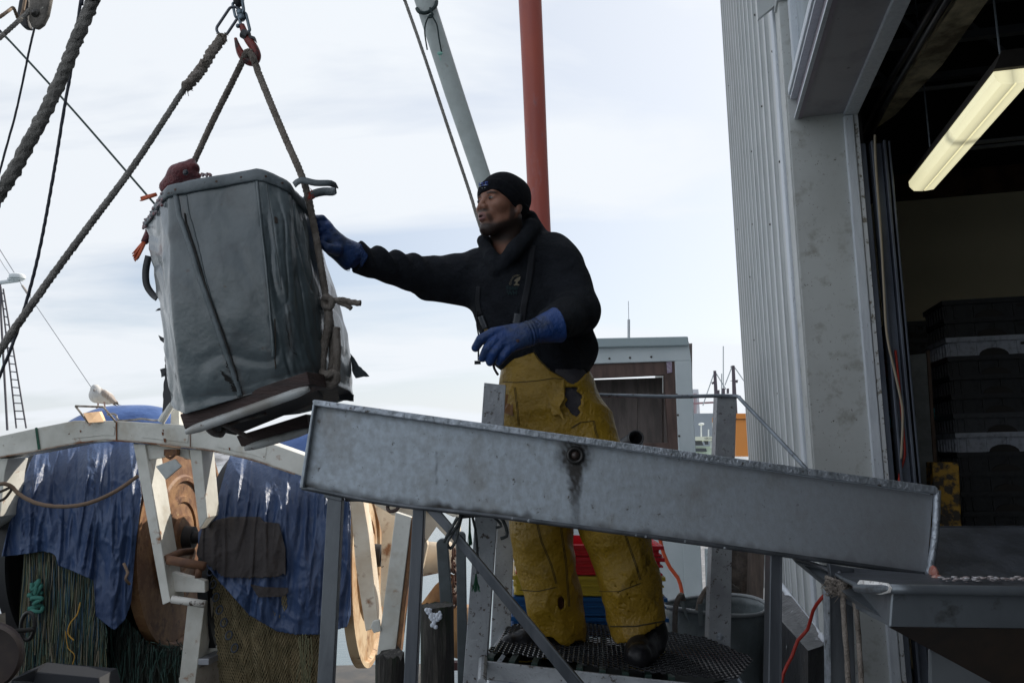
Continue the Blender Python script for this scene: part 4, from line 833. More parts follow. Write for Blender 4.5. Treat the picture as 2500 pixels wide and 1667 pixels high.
m.tube(dens([P(1200, 1250, 2.45), P(1222, 1262, 2.45), P(1236, 1288, 2.45), P(1237, 1308, 2.45), P(1222, 1314, 2.45)], 0.01), 0.005, 8, lobes=3, twist=300)
m.tube(dens([P(1190, 1250, 2.5), P(1215, 1270, 2.5), P(1224, 1284, 2.5), P(1210, 1287, 2.5)], 0.01), 0.004, 8)
m.tube(dens([P(1150, 1250, 2.5), P(1160, 1290, 2.5), P(1165, 1340, 2.5), P(1166, 1400, 2.5)], 0.01), 0.004, 8, lobes=3, twist=300)
tag(obj('lashing_line', m, blk, smooth=True), 'loose loop and dangling end of dark line beside the left post', 'line')
gf = mat('green_twine', (0.02, 0.10, 0.05), 0.8)
def tassel(x, y0, y1, w, label):
    m = MB()
    for k in range(26):
        a = random.uniform(-1, 1); m.tube([P(x+a*1.5, y0, 2.48), P(x+a*w*0.5, (y0+y1)/2, 2.48+random.uniform(-.01, .01)), P(x+a*w+random.uniform(-2, 2), y1-random.uniform(0, 10), 2.48)], 0.0009, 4)
    tag(obj('green_twine', m, gf), label, 'twine', 'frayed green twine ends')
tassel(1162, 1400, 1445, 13, 'lower bushy tuft of frayed green twine by the brace'); tassel(1147, 1262, 1335, 5, 'upper thin strands of green twine hanging under the chute')
def ss(x, a, b): t = np.clip((x-a)/(b-a), 0, 1); return t*t*(3-2*t)
# ================================================================== THE WORKER
hC = np.array(P(1226, 505, 2.88)); th_ = R(44)
HF = np.array([-math.cos(th_), -math.sin(th_), 0.0]); HS = np.array([math.sin(th_), -math.cos(th_), 0.0])   # facing, towards-camera side
_t = R(4); HU_ = np.array([0, 0, 1.0])*math.cos(_t)-HF*math.sin(_t); HF = HF*math.cos(_t)+np.array([0, 0, 1.0])*math.sin(_t)
def H(f, s, u): return Vector((hC+HF*f+HS*s+HU_*u).tolist())
HAX = (HF, HS, HU_)
def head_raw(p):
    d = un([el(p, H(-0.014, 0, 0.040), (0.096, 0.075, 0.083), HAX), el(p, H(0.026, 0, -0.018), (0.066, 0.060, 0.086), HAX)], 0.03)
    for s in (-1, 1):
        d = sm(d, rc(p, H(-0.005, s*0.050, -0.045), H(0.066, s*0.014, -0.108), 0.022, 0.018), 0.03)
        d = sm(d, el(p, H(0.052, s*0.042, -0.020), (0.032, 0.026, 0.022), HAX), 0.022)
    d = sm(d, rc(p, H(0.074, -0.030, 0.026), H(0.074, 0.030, 0.026), 0.017, 0.017), 0.016)
    for s in (-1, 1): d = smx(d, -el(p, H(0.100, s*0.032, 0.004), (0.024, 0.019, 0.013), HAX), 0.012)
    for s in (-1, 1):
        d = sm(d, el(p, H(0.074, s*0.031, 0.003), (0.0155, 0.0165, 0.0135), HAX), 0.004)
    d = sm(d, rc(p, H(0.084, 0, 0.014), H(0.107, 0, -0.026), 0.0080, 0.0112), 0.012)
    for s in (-1, 1): d = sm(d, el(p, H(0.098, s*0.0145, -0.031), (0.013, 0.009, 0.009), HAX), 0.008)
    for s in (-1, 1): d = smx(d, -el(p, H(0.106, s*0.008, -0.041), (0.007, 0.0045, 0.006), HAX), 0.003)
    d = sm(d, el(p, H(0.080, 0, -0.060), (0.026, 0.030, 0.026), HAX), 0.02)
    d = sm(d, rc(p, H(0.091, -0.014, -0.060), H(0.091, 0.014, -0.060), 0.0085, 0.0085), 0.006)
    d = sm(d, el(p, H(0.0985, 0, -0.0585), (0.011, 0.015, 0.0068), HAX), 0.005)
    d = sm(d, el(p, H(0.0965, 0, -0.0755), (0.012, 0.015, 0.0078), HAX), 0.005)
    d = smx(d, -el(p, H(0.112, 0, -0.067), (0.013, 0.010, 0.0028), HAX), 0.003)
    d = sm(d, el(p, H(0.076, 0, -0.106), (0.024, 0.024, 0.019), HAX), 0.014)
    ea = (HF*0.95+HS*0.1+HU_*0.28, HS, HU_*0.95-HF*0.28)
    for s in (-1, 1):
        d = sm(d, el(p, H(-0.014, s*0.078, -0.020), (0.013, 0.006, 0.021), ea), 0.005)
        d = sm(d, el(p, H(-0.008, s*0.079, -0.034), (0.009, 0.006, 0.010), ea), 0.005)
    return d
nkA = H(-0.020, 0, -0.050); nkB = P(1246, 650, 2.94)
def body_sdf_head(p): return sm(head_raw(p), rc(p, nkA, nkB, 0.060, 0.066), 0.03)
lo, hi = bb([H(0, 0, 0.0)], 0.15); lo[2] -= 0.10
hv_, hf_ = nets(body_sdf_head, lo, hi, 0.0026)
# shoulders, torso, limbs under the clothes: one continuous surface
def pr(x, y, Y): return P(x, y, Y)
shR, elR, wrR = P(1368, 648, 2.95), P(1412, 765, 2.86), P(1352, 793, 2.66)
shL, elL, wrL = P(1185, 665, 2.98), P(1035, 672, 2.92), P(865, 622, 2.78)
def body_low(p):
    d = un([rc(p, P(1275, 660, 2.96), P(1330, 900, 2.96), 0.13, 0.12), rc(p, nkB, P(1270, 640, 2.95), 0.062, 0.07)], 0.05)
    d = sm(d, rc(p, P(1350, 960, 2.93), P(1400, 1000, 2.93), 0.14, 0.14), 0.05)
    for a, b_, c in ((shR, elR, wrR), (shL, elL, wrL)): d = sm(d, np.minimum(rc(p, a, b_, 0.062, 0.048), rc(p, b_, c, 0.045, 0.032)), 0.03)
    for a, b_, c in ((P(1325, 1040, 2.95), P(1328, 1290, 2.88), P(1365, 1560, 2.95)), (P(1440, 1040, 2.90), P(1498, 1290, 2.82), P(1565, 1570, 2.80))): d = sm(d, np.minimum(rc(p, a, b_, 0.085, 0.060), rc(p, b_, c, 0.058, 0.045)), 0.03)
    return np.maximum(d, np.minimum(np.minimum(hoodie_raw(p), overalls_raw(p))+0.024, rc(p, nkA, nkB, 0.060, 0.062)))
def limb_t(p, a, b_):
    a = A3(a); b_ = A3(b_); ab = b_-a; return ((p-a)@ab)/float(ab@ab)
def hoodie_raw(p):
    tor = un([rc(p, P(1222, 715, 2.93), P(1255, 835, 2.93), 0.120, 0.112), rc(p, P(1262, 690, 2.98), P(1300, 790, 2.97), 0.135, 0.135), rc(p, P(1300, 790, 2.97), P(1340, 900, 2.95), 0.135, 0.135), rc(p, P(1330, 640, 3.0), P(1400, 850, 2.98), 0.10, 0.09)], 0.06)
    tor = sm(tor, rc(p, P(1225, 640, 2.98), P(1350, 630, 2.98), 0.085, 0.085), 0.05)
    # far arm stretched to the bag
    ta = limb_t(p, shL, elL)
    w1 = 0.006*np.sin(limb_t(p, P(1165, 640, 2.98), P(880, 612, 2.78))*38+14*wav(p, 7, 5, 3))*(0.6+1.2*wav(p, 11, 4, 15))+0.003*wav(p, 45, 6, 9)
    up = ss(p[..., 2]-(A3(shL)[2]), -0.05, 0.04)
    arm1 = np.minimum(rc(p, P(1192, 672, 2.97), P(1050, 678, 2.92), 0.104, 0.074), rc(p, P(1050, 678, 2.92), P(868, 630, 2.77), 0.074, 0.050))+w1*(0.25+0.9*up)
    arm1 = np.minimum(arm1, rc(p, P(1160, 700, 2.96), P(1050, 690, 2.93), 0.08, 0.068)+w1*0.3)
    # near arm, bent, forearm towards the camera
    w2 = 0.0055*wav(p, 24, 6, 2)+0.003*wav(p, 50, 6, 11)
    arm2 = sm(rc(p, P(1366, 655, 2.96), P(1405, 760, 2.88), 0.098, 0.084), rc(p, P(1408, 762, 2.87), P(1345, 793, 2.66), 0.082, 0.058), 0.03)+w2
    d = sm(tor, arm1, 0.035); d = sm(d, arm2, 0.022)
    # hood bunched behind the neck and the thick collar in front
    hood = un([rc(p, P(1292, 535, 2.99), P(1306, 590, 3.0), 0.036, 0.062), rc(p, P(1308, 600, 3.0), P(1340, 625, 2.96), 0.055, 0.05)], 0.03)
    d = sm(d, hood, 0.02)
    for a, b_, r0, r1 in ((P(1180, 588, 2.90), P(1206, 640, 2.83), 0.022, 0.024), (P(1296, 556, 2.92), P(1254, 616, 2.82), 0.034, 0.027), (P(1254, 616, 2.82), P(1213, 660, 2.83), 0.026, 0.026), (P(1180, 588, 2.90), P(1215, 600, 3.05), 0.022, 0.03), (P(1215, 600, 3.05), P(1290, 550, 3.05), 0.03, 0.04)):
        d = sm(d, rc(p, a, b_, r0, r1), 0.012)
    return d
lp = [P(1318, 1050, 2.95), P(1322, 1290, 2.87), P(1345, 1440, 2.90), P(1372, 1570, 2.93)]
rp_ = [P(1424, 1060, 2.92), P(1499, 1290, 2.80), P(1534, 1410, 2.80), P(1560, 1535, 2.80)]
def overalls_raw(p):
    d = un([rc(p, P(1318, 880, 2.95), P(1345, 960, 2.95), 0.135, 0.150), rc(p, P(1345, 960, 2.95), P(1380, 1030, 2.94), 0.160, 0.156)], 0.05)
    d = sm(d, rc(p, P(1295, 930, 2.93), P(1300, 1010, 2.93), 0.10, 0.10), 0.05)
    l = un([rc(p, lp[0], lp[1], 0.125, 0.105), rc(p, lp[1], lp[2], 0.105, 0.096), rc(p, lp[2], lp[3], 0.096, 0.090)], 0.02)
    r = un([rc(p, rp_[0], rp_[1], 0.120, 0.112), rc(p, rp_[1], rp_[2], 0.112, 0.098), rc(p, rp_[2], rp_[3], 0.098, 0.092)], 0.02)
    z = p[..., 2]; zk = lp[1].z
    low = ss(zk+0.05-z, 0, 0.2).astype(np.float32)
    wr = 0.012*wav(p, 17, 7, 4, (1, 1, 1.8))+0.006*wav(p, 36, 8, 8, (1, 1, 1.6))+0.003*wav(p, 80, 8, 13)
    # gathered folds down the shins
    rdg = np.clip(1-np.abs(wav(p, 13, 6, 16, (1, 1, 1.5)))*3.4, 0, 1)**2; rd2 = np.clip(1-np.abs(wav(p, 30, 6, 3, (1, 1, 1.4)))*3.0, 0, 1)**2
    return sm(d, np.minimum(l, r), 0.040)+wr*(0.45+0.85*low)-(0.010*rdg+0.004*rd2)*(0.6+0.7*low)
lo2, hi2 = bb([P(860, 640, 2.78), P(1600, 1600, 2.9), P(1270, 560, 2.95)], 0.16)
bv_, bf_ = nets(body_low, lo2, hi2, 0.014)
vv = np.concatenate([hv_, bv_]); ff = np.concatenate([hf_, bf_+len(hv_)])
skin = mat('skin', (0.31, 0.142, 0.090), 0.5, c2=(0.24, 0.108, 0.068), vs=30, spots=((0.15, 0.07, 0.05), 150, (0.62, 0.75)), bump=0.15, bs=350,
           attr=[('lips', (0.22, 0.095, 0.085)), ('beard', (0.022, 0.016, 0.014)), ('inner', (0.03, 0.01, 0.01))])
man = obj('person', (vv, ff), skin, smooth=True)
tag(man, 'man in dark beanie, black hoodie and yellow bib overalls reaching for the hanging bag', 'person')
q = vv-hC; qf, qs, qu = q@HF, q@HS, q@HU_
ish = np.arange(len(vv)) < len(hv_)
mouth = np.sqrt((np.abs(qs)/0.024)**2+((qu+0.067)/0.0185)**2+((qf-0.100)/0.030)**2)
lips = ish*(1-ss(mouth, 0.75, 1.0))*(qf > 0.085)
jn = 0.5+0.5*np.sin(qf*900)*np.sin(qu*1000)
bline = -0.082+0.55*(0.060-qf).clip(0, 1)*0.9             # beard edge rises towards the ear
beard = ss(bline-qu, -0.006, 0.016)*ss(qu, -0.165, -0.125)*(0.93+0.05*jn)
side = ss(0.030-qf, 0, 0.012)*ss(-qu, -0.01, 0.03)*ss(qf, -0.008, 0.006)*ss(qu, -0.14, -0.10)*0.85
must = (1-ss(np.abs(qu+0.0455), 0.0035, 0.008))*(1-ss(np.abs(qs), 0.020, 0.032))*(qf > 0.075)*0.80
goat = (1-ss(np.sqrt((qs/0.018)**2+((qu+0.098)/0.014)**2), 0.6, 1.3))*(qf > 0.07)*0.75
corner = (1-ss(np.abs(np.abs(qs)-0.028), 0.002, 0.008))*ss(-qu, 0.05, 0.065)*ss(qu, -0.125, -0.10)*(qf > 0.06)*0.65
brow = (1-ss(np.abs(qu-0.0235+0.15*(np.abs(qs)-0.03).clip(0, 1)), 0.0025, 0.0055))*ss(np.abs(qs), 0.012, 0.018)*(1-ss(np.abs(qs), 0.046, 0.054))*(qf > 0.05)*0.85
be = np.maximum.reduce([beard, side, must, goat, corner, brow])*ish*(1-lips)
attr(man, 'lips', lips); attr(man, 'beard', be.clip(0, 0.93))
attr(man, 'inner', ish*(1-ss(np.sqrt((qs/0.013)**2+((qu+0.067)/0.005)**2), 0.7, 1.1))*(qf > 0.085)*(qf < 0.115))
eyem = mat('eye_white', (0.22, 0.19, 0.18), 0.3); irm = mat('iris_brown', (0.02, 0.010, 0.007), 0.15)
lash = mat('lashes', (0.012, 0.009, 0.008), 0.7)
for s in (-1, 1):
    m = MB(); gz = Vector((HF*0.97+HS*-0.05).tolist()).normalized(); ec = H(0.0795, s*0.031, 0.003)
    vsx, fsx = nets(lambda p: np.maximum(el(p, ec, (0.0125,)*3), el(p, H(0.088, s*0.0315, 0.0022), (0.012, 0.0135, 0.0038), HAX)), np.array(ec)-0.02, np.array(ec)+0.02, 0.0008)
    e_ = obj('eye', (vsx, fsx), eyem, man, smooth=True)
    m = MB(); m.lathe(ec+gz*0.0118, gz, [(0, 0.0062), (0.0012, 0.0058), (0.0018, 0.0)], 18); obj('iris', m, irm, e_, smooth=True)
    m = MB(); m.tube([H(0.0905-0.012*abs(a)**2*0.6-(0.010*max(0, a*s)), s*0.0315+a*0.0145, 0.0072-0.0050*a*a) for a in np.linspace(-1, 1, 9)], [0.0006, 0.0012, 0.0016, 0.0018, 0.0018, 0.0018, 0.0016, 0.0012, 0.0006], 6)
    m.tube([H(0.0890-0.012*abs(a)**2*0.6-(0.010*max(0, a*s)), s*0.0315+a*0.0135, -0.0022+0.0035*a*a) for a in np.linspace(-1, 1, 7)], 0.0007, 6); obj('eyelashes', m, lash, e_, smooth=True)

fleece = mat('black_fleece', (0.0115, 0.0135, 0.0185), 0.95, c2=(0.017, 0.020, 0.027), vs=14, spots=[((0.028, 0.033, 0.042), 110, (0.60, 0.76)), ((0.30, 0.32, 0.35), 130, (0.775, 0.79))], bump=0.8, bs=260, bump2=(1.3, 13), spec=0.3)
knit = mat('black_knit', (0.0075, 0.0085, 0.012), 0.95, c2=(0.013, 0.014, 0.018), vs=60, bump=0.9, bs=420, bump2=(0.4, 25), spec=0.2)
# beanie: cranium shell cut by a tilted brim line
def hcoord(p):
    q = p-hC.astype(np.float32); return q@HF.astype(np.float32), q@HS.astype(np.float32), q@HU_.astype(np.float32)
def brimd(f, s, u):
    edge = np.maximum(0.030-0.70*(0.070-f).clip(0, 1), -0.046)+0.5*np.minimum(s+0.012, 0)
    return edge-u
def beanie(p):
    f, s, u = hcoord(p)
    base = un([el(p, H(-0.012, 0, 0.040), (0.106, 0.086, 0.094), HAX), el(p, H(-0.058, 0, 0.060), (0.060, 0.060, 0.060), HAX)], 0.03)
    base = base+0.0018*wav(p, 70, 6)+0.003*wav(p, 32, 6, 5)
    b = brimd(f, s, u)
    cuff = base-0.0060*(1-ss(-b, 0.045, 0.052)).astype(np.float32)
    d = smx(cuff, b, 0.004)
    return np.maximum(d, -(el(p, H(-0.014, 0, 0.034), (0.097, 0.076, 0.082), HAX)))
lo, hi = bb([H(-0.01, 0, 0.05)], 0.15)
bz = obj('beanie', nets(beanie, lo, hi, 0.003), knit, man, smooth=True)
# embroidered letters on the cuff: lettering S E with pale underline, another letter vanishing round the front
blu = mat('blue_thread', (0.02, 0.06, 0.30), 0.6); wht = mat('pale_thread', (0.55, 0.62, 0.66), 0.6)
def onhat(x, y): return cast(beanie, x, y, 2.70, 2.98, 0.0016)
def pl1(a, b_): return onhat(1169+a*0.98, 456-a*0.16-b_+a*0.0)
obj('embroidery', text_mesh('ISE', 23, 9.5, pl1, 1.05), blu, bz, solid=0.001)
m = MB(); 
for x0, x1, y in ((1168, 1175, 455), (1180, 1189, 452)): m.tube([onhat(a, y-(a-x0)*0.18+0.8) for a in np.linspace(x0, x1, 4)], [0.0004, 0.0011, 0.0011, 0.0004], 6)
m.tube([onhat(x, 461-(x-1168)*0.15) for x in (1176, 1178)], 0.0006, 5); m.tube([onhat(x, 459-(x-1180)*0.15) for x in (1182, 1185)], 0.0006, 5)
obj('embroidery_underline', m, wht, bz)

# hoodie
def hoodie(p):
    d = hoodie_raw(p)
    rg_ = 1-np.abs(wav(p, 22, 6, 12, (1, 1, 0.55)))*3.2; d = d-0.0055*np.clip(rg_, 0, 1)**2+0.0035*wav(p, 26, 8)+0.0018*wav(p, 60, 8, 6)
    # fold lines running from the armpit down the side
    d = np.maximum(d, -(rc(p, nkA, P(1238, 610, 2.89), 0.060, 0.056)))
    d = np.maximum(d, -rc(p, P(1222, 555, 2.84), P(1216, 616, 2.80), 0.040, 0.012))
    cz = (P(1300, 905, 2.9)).z; d = smx(d, A3((0, 0, cz-0.055))[2]-p[..., 2], 0.02)
    t = limb_t(p, P(1050, 678, 2.92), P(868, 630, 2.77)); d = np.where(t > 0.5, np.maximum(d, (t-1.0)*0.3), d)
    return d
lo, hi = bb([P(860, 640, 2.76), P(1455, 760, 2.9), P(1300, 950, 2.95), P(1290, 500, 3.0), P(1345, 793, 2.6)], 0.10)
hd = obj('hoodie', nets(hoodie, lo, hi, 0.0068), fleece, man, smooth=True)
def onh(x, y, o=0.0025): return cast(hoodie, x, y, 2.62, 3.0, o)
em1 = mat('faded_gold_print', (0.20, 0.17, 0.12), 0.8); em2 = mat('faded_green_print', (0.016, 0.045, 0.05), 0.8)
def arc(a, b_): 
    an = math.pi*1.02-a/26*math.pi*0.62; r_ = 15.5+b_; return onh(1263+r_*math.cos(an)*0.95+0, 694-r_*math.sin(an)*1.25)
obj('chest_lettering', text_mesh('Gloucester', 26, 5.5, arc, 1.1), em1, hd, solid=0.0008)
def lin(x0, y0, sl): return lambda a, b_: onh(x0+a, y0+a*sl-b_)
obj('chest_lettering', text_mesh('Fisher', 29, 10, lin(1237, 708, -0.05)), em2, hd, solid=0.0008)
obj('chest_lettering', text_mesh('WH', 23, 11, lin(1238, 721, -0.05)), em2, hd, solid=0.0008)
obj('chest_lettering', text_mesh('S', 5, 7, lin(1292, 698, 0)), em2, hd, solid=0.0008); obj('chest_lettering', text_mesh('F', 6, 11, lin(1292, 712, 0)), em2, hd, solid=0.0008)
m = MB(); bird = [(1254, 697), (1268, 697), (1268, 694), (1263, 693), (1264, 688), (1269, 684), (1271, 675), (1262, 679), (1257, 683), (1255, 686), (1260, 688), (1258, 693), (1254, 695)]
m.add([onh(x, y) for x, y in bird], [tuple(range(len(bird)))]); obj('chest_emblem', m, em1, hd, solid=0.0008)

# overalls
ylw = mat('yellow_oilskin', (0.37, 0.222, 0.014), 0.42, c2=(0.29, 0.170, 0.015), vs=4, vt=(0.40, 0.68), spots=[((0.15, 0.095, 0.018), 11, (0.58, 0.85)), ((0.33, 0.23, 0.06), 5, (0.62, 0.78)), ((0.5, 0.45, 0.35), 120, (0.76, 0.78))], bump=0.5, bs=90, bump2=(0.8, 13))
neckc = [(1150, 878), (1195, 868), (1240, 850), (1292, 838), (1306, 862), (1325, 885), (1350, 907), (1376, 921), (1388, 934), (1400, 936), (1412, 930), (1430, 912), (1446, 898), (1456, 880), (1520, 874)]
def overalls(p):
    d = overalls_raw(p); sh = p.shape[:-1]; fx_, fy = PX(p.reshape(-1, 3)); fx_ = fx_.reshape(sh); fy = fy.reshape(sh)
    top = np.interp(fx_, [a for a, b_ in neckc], [b_ for a, b_ in neckc]); d = np.maximum(d, (top-fy)/680.0)
    zl = A3(P(1370, 1568, 2.84))[2]; zr = A3(P(1560, 1553, 2.72))[2]
    hem = np.where(fx_ < 1440, zl+0.012*np.sin(fx_*0.09)-(fx_-1370)*0.0003, zr+(1560-fx_)*-0.0006)
    d = np.maximum(d, hem-p[..., 2])
    # torn hole on the front
    hy = np.clip((fy-945)/75, 0, 1); hxc = 1396+8*hy-3*np.sin(fy*0.16); hw = (13+8*np.sin(hy*3.0)-14*hy**2+3*np.sin(fy*0.3+1))
    hole = (np.abs(fx_-hxc)-hw)/680.0; hole = np.maximum(hole, np.abs(fy-985)/680.0-0.056); hole = np.maximum(hole, p[..., 1]-2.93)
    d = np.maximum(d, -hole)
    hole2 = np.maximum((np.sqrt(((fx_-1370)/6.5)**2+((fy-1471)/17)**2)-1)*0.01, p[..., 1]-2.90); d = np.maximum(d, -hole2)
    return np.maximum(d, -(overalls_raw(p)+0.010)) if True else d
lo, hi = bb([P(1200, 840, 2.8), P(1530, 900, 3.05), P(1290, 1560, 2.95), P(1620, 1600, 2.7)], 0.13)
ov = obj('overalls', nets(overalls, lo, hi, 0.0064), ylw, man, smooth=True)
def ono(x, y, o=0.002): return cast(overalls_raw, x, y, 2.55, 3.0, o)
# seams and patches on the overalls
seamm = mat('seam_thread', (0.06, 0.045, 0.018), 0.8)
def seam(pts, parent=ov, r=0.0011, gap=3.2):
    m = MB()
    for o in ((0, 0), (gap, 0)): m.tube([ono(x+o[0], y+(gap if abs(pts[0][0]-pts[-1][0]) > abs(pts[0][1]-pts[-1][1]) else 0), 0.0015) for x, y in np.array([list(v) for v in dens([V(a, b_, 0) for a, b_ in pts], 6, False)])[:, :2]], r, 5)
    obj('seam', m, seamm, parent)
seam([(1228, 929), (1260, 930), (1310, 926), (1350, 920), (1372, 922)]); seam([(1393, 1042), (1415, 1028), (1448, 1024), (1452, 1048), (1458, 1065)]); seam([(1255, 945), (1262, 1000), (1265, 1040)])
seam([(1306, 1262), (1320, 1320), (1345, 1380), (1357, 1425)]); seam([(1366, 1275), (1380, 1370), (1388, 1480)], r=0.0011); seam([(1268, 1436), (1310, 1440), (1355, 1430)]); seam([(1520, 1290), (1548, 1370), (1562, 1415)]); seam([(1462, 1440), (1510, 1440), (1562, 1420)])
seam([(1296, 845), (1312, 872), (1340, 900), (1372, 918)]); seam([(1490, 1525), (1550, 1525), (1620, 1512)], r=0.0022)
def shirt(p): 
    sh = p.shape[:-1]; fx_, fy = PX(p.reshape(-1, 3)); fx_ = fx_.reshape(sh); fy = fy.reshape(sh)
    return np.maximum(overalls_raw(p)+0.014, np.maximum(np.abs(fx_-1397)-42, np.abs(fy-975)-75)/680)
lo, hi = bb([P(1397, 975, 2.84)], 0.16); obj('work_trousers', nets(shirt, lo, hi, 0.006), mat('grey_cloth', (0.055, 0.05, 0.062), 0.9, c2=(0.09, 0.085, 0.09), vs=12, bump=0.5, bs=150), man, smooth=True)
# torn flaps
m = MB(); m.add([ono(x, y, o) for x, y, o in ((1333, 955, 0.004), (1376, 925, 0.006), (1378, 972, 0.022), (1366, 993, 0.03), (1370, 1004, 0.03), (1380, 1030, 0.035), (1366, 1012, 0.03), (1348, 1012, 0.025), (1342, 985, 0.015))], [tuple(range(9))]); obj('torn_flap', m, ylw, ov, solid=0.002)
m = MB(); m.add([P(1236, 962, 2.86), P(1254, 966, 2.84), P(1252, 1015, 2.83), P(1228, 1006, 2.86), P(1233, 990, 2.87)], [(0, 1, 2, 3, 4)]); obj('torn_flap', m, mat('orange_lining', (0.17, 0.07, 0.010), 0.5), ov, solid=0.003)
# braces with buckles
gb = mat('buckle_grey', (0.055, 0.06, 0.07), 0.4); tanw = mat('tan_webbing', (0.28, 0.19, 0.08), 0.7); blw = mat('black_webbing', (0.012, 0.013, 0.018), 0.8)
def strip(pts, w, off, fn=None):
    fn = fn or (lambda x, y, o: onh(x, y, o)); rows = []
    pts = [(p.x, p.y) for p in dens([V(a, b_, 0) for a, b_ in pts], 4)]
    for i, (x, y) in enumerate(pts):
        x2, y2 = pts[min(i+1, len(pts)-1)]; x1, y1 = pts[max(i-1, 0)]; dx, dy = x2-x1, y2-y1; l = math.hypot(dx, dy) or 1
        rows.append([fn(x+dy/l*w*k, y-dx/l*w*k, off) for k in (-1, -0.5, 0, 0.5, 1)])
    m = MB(); m.grid(rows); return m
bc = obj('brace', strip([(1300, 600), (1292, 680), (1280, 740), (1272, 800)], 8, 0.004), blw, man, smooth=True, solid=0.002)
obj('buckle', strip([(1265, 766), (1262, 786), (1257, 793)], 9.5, 0.010), gb, bc, smooth=True, solid=0.006); obj('webbing_end', strip([(1258, 794), (1256, 806)], 7, 0.006), tanw, bc, solid=0.002)
bc2 = obj('brace', strip([(1168, 700), (1166, 740), (1172, 768)], 5, 0.004), blw, man, smooth=True, solid=0.002)
obj('buckle', strip([(1173, 772), (1178, 785), (1185, 802)], 5.5, 0.010), gb, bc2, smooth=True, solid=0.006); obj('webbing_end', strip([(1186, 803), (1192, 820)], 4.5, 0.006), tanw, bc2, solid=0.002)
m = MB(); m.tube(dens([onh(1166, 760, 0.006), onh(1164, 790, 0.01), P(1170, 830, 2.80), P(1168, 858, 2.78), P(1168, 880, 2.78)], 0.02), 0.003, 6); m.box(P(1166, 885, 2.78), 0.022, 0.008, 0.012); obj('loose_strap', m, blw, bc2)
m = MB(); m.tube(dens([P(1203, 882, 2.82), P(1207, 900, 2.83), P(1216, 915, 2.84)], 0.02), 0.005, 6); obj('drawcord', m, blw, bc2)

# gloves
glm = mat('blue_rubber_glove', (0.012, 0.055, 0.22), 0.42, c2=(0.022, 0.050, 0.135), vs=9, vt=(0.42, 0.62), spots=[((0.006, 0.012, 0.03), 55, (0.66, 0.74)), ((0.02, 0.035, 0.075), 12, (0.52, 0.72))], bump=0.35, bs=260, bump2=(0.5, 22))
Y0 = 2.60
fing = [((1262, 800), (1203, 812), (1174, 828), (1161, 849), 0.0160, 0.0135, 0.00), ((1262, 812), (1214, 826), (1190, 850), (1178, 874), 0.0160, 0.0135, -0.012), ((1264, 822), (1226, 838), (1206, 862), (1196, 884), 0.0158, 0.0132, -0.014), ((1270, 830), (1246, 850), (1229, 868), (1219, 884), 0.0148, 0.0118, -0.008)]
def glove1(p):
    d = un([rc(p, P(1285, 815, Y0+0.01), P(1232, 826, Y0+0.004), 0.036, 0.030), rc(p, P(1290, 812, Y0+0.012), P(1215, 815, Y0+0.015), 0.030, 0.020), rc(p, P(1285, 825, Y0+0.008), P(1250, 845, Y0), 0.030, 0.020)], 0.02)
    for a, b_, c, e, r0, r1, dy in fing:
        A, B_, C_, E = P(*a, Y0), P(*b_, Y0-0.004), P(*c, Y0+dy), P(*e, Y0+dy+0.020)
        d = sm(d, np.minimum(np.minimum(rc(p, A, B_, 0.015, r0+0.0015), rc(p, B_, C_, r0+0.0005, r0)), rc(p, C_, E, r0, r1)), 0.0055)
    T0, T1, T2 = P(1272, 822, Y0+0.045), P(1230, 842, Y0+0.075), P(1205, 856, Y0+0.085)
    d = sm(d, np.minimum(rc(p, T0, T1, 0.019, 0.015), rc(p, T1, T2, 0.015, 0.012)), 0.015)
    cuffd = rc(p, P(1285, 814, Y0+0.012), P(1362, 793, Y0+0.055), 0.034, 0.062)
    tt = limb_t(p, P(1285, 814, Y0+0.012), P(1362, 793, Y0+0.055))
    # oval cuff, flat cut end, hollow
    cax = (P(1362, 793, Y0+0.055)-P(1285, 814, Y0+0.012)).normalized()
    cuffd = np.maximum(cuffd, (tt-1.0)*0.125)
    cuffd = np.maximum(cuffd, -np.maximum(rc(p, P(1330, 802, Y0+0.037), P(1380, 788, Y0+0.065), 0.046, 0.062), (0.55-tt)*0.1))
    d = sm(d, cuffd, 0.012)
    return d+0.0016*wav(p, 55, 8, 2)+0.0008*wav(p, 130, 8, 9)+0.0028*np.exp(-((tt-0.08)/0.10)**2)*np.sin(tt*60)
lo, hi = bb([P(1160, 850, Y0), P(1375, 790, Y0+0.05), P(1230, 880, Y0+0.08)], 0.075)
g1 = obj('glove', nets(glove1, lo, hi, 0.0024), glm, man, smooth=True)
def ong(x, y): return cast(glove1, x, y, 2.45, 2.75, 0.0012)
dkp = mat('dark_print', (0.006, 0.016, 0.06), 0.6)
gang = R(38)
def gl_(x0, y0): return lambda a, b_: ong(x0+a*math.cos(gang)+b_*math.sin(gang), y0+a*math.sin(gang)-b_*math.cos(gang))
obj('glove_print', text_mesh('SHOWA 14', 24, 4.5, gl_(1303, 777)), dkp, g1); obj('glove_print', text_mesh('12 B', 16, 5, gl_(1299, 784)), dkp, g1)
obj('glove_stain', MB().lathe(ong(1264, 831), (0, -1, 0), [(0, 0.006), (0.0008, 0.0)], 12), mat('brown_stain', (0.05, 0.02, 0.02), 0.5), g1)
Y2 = 2.66
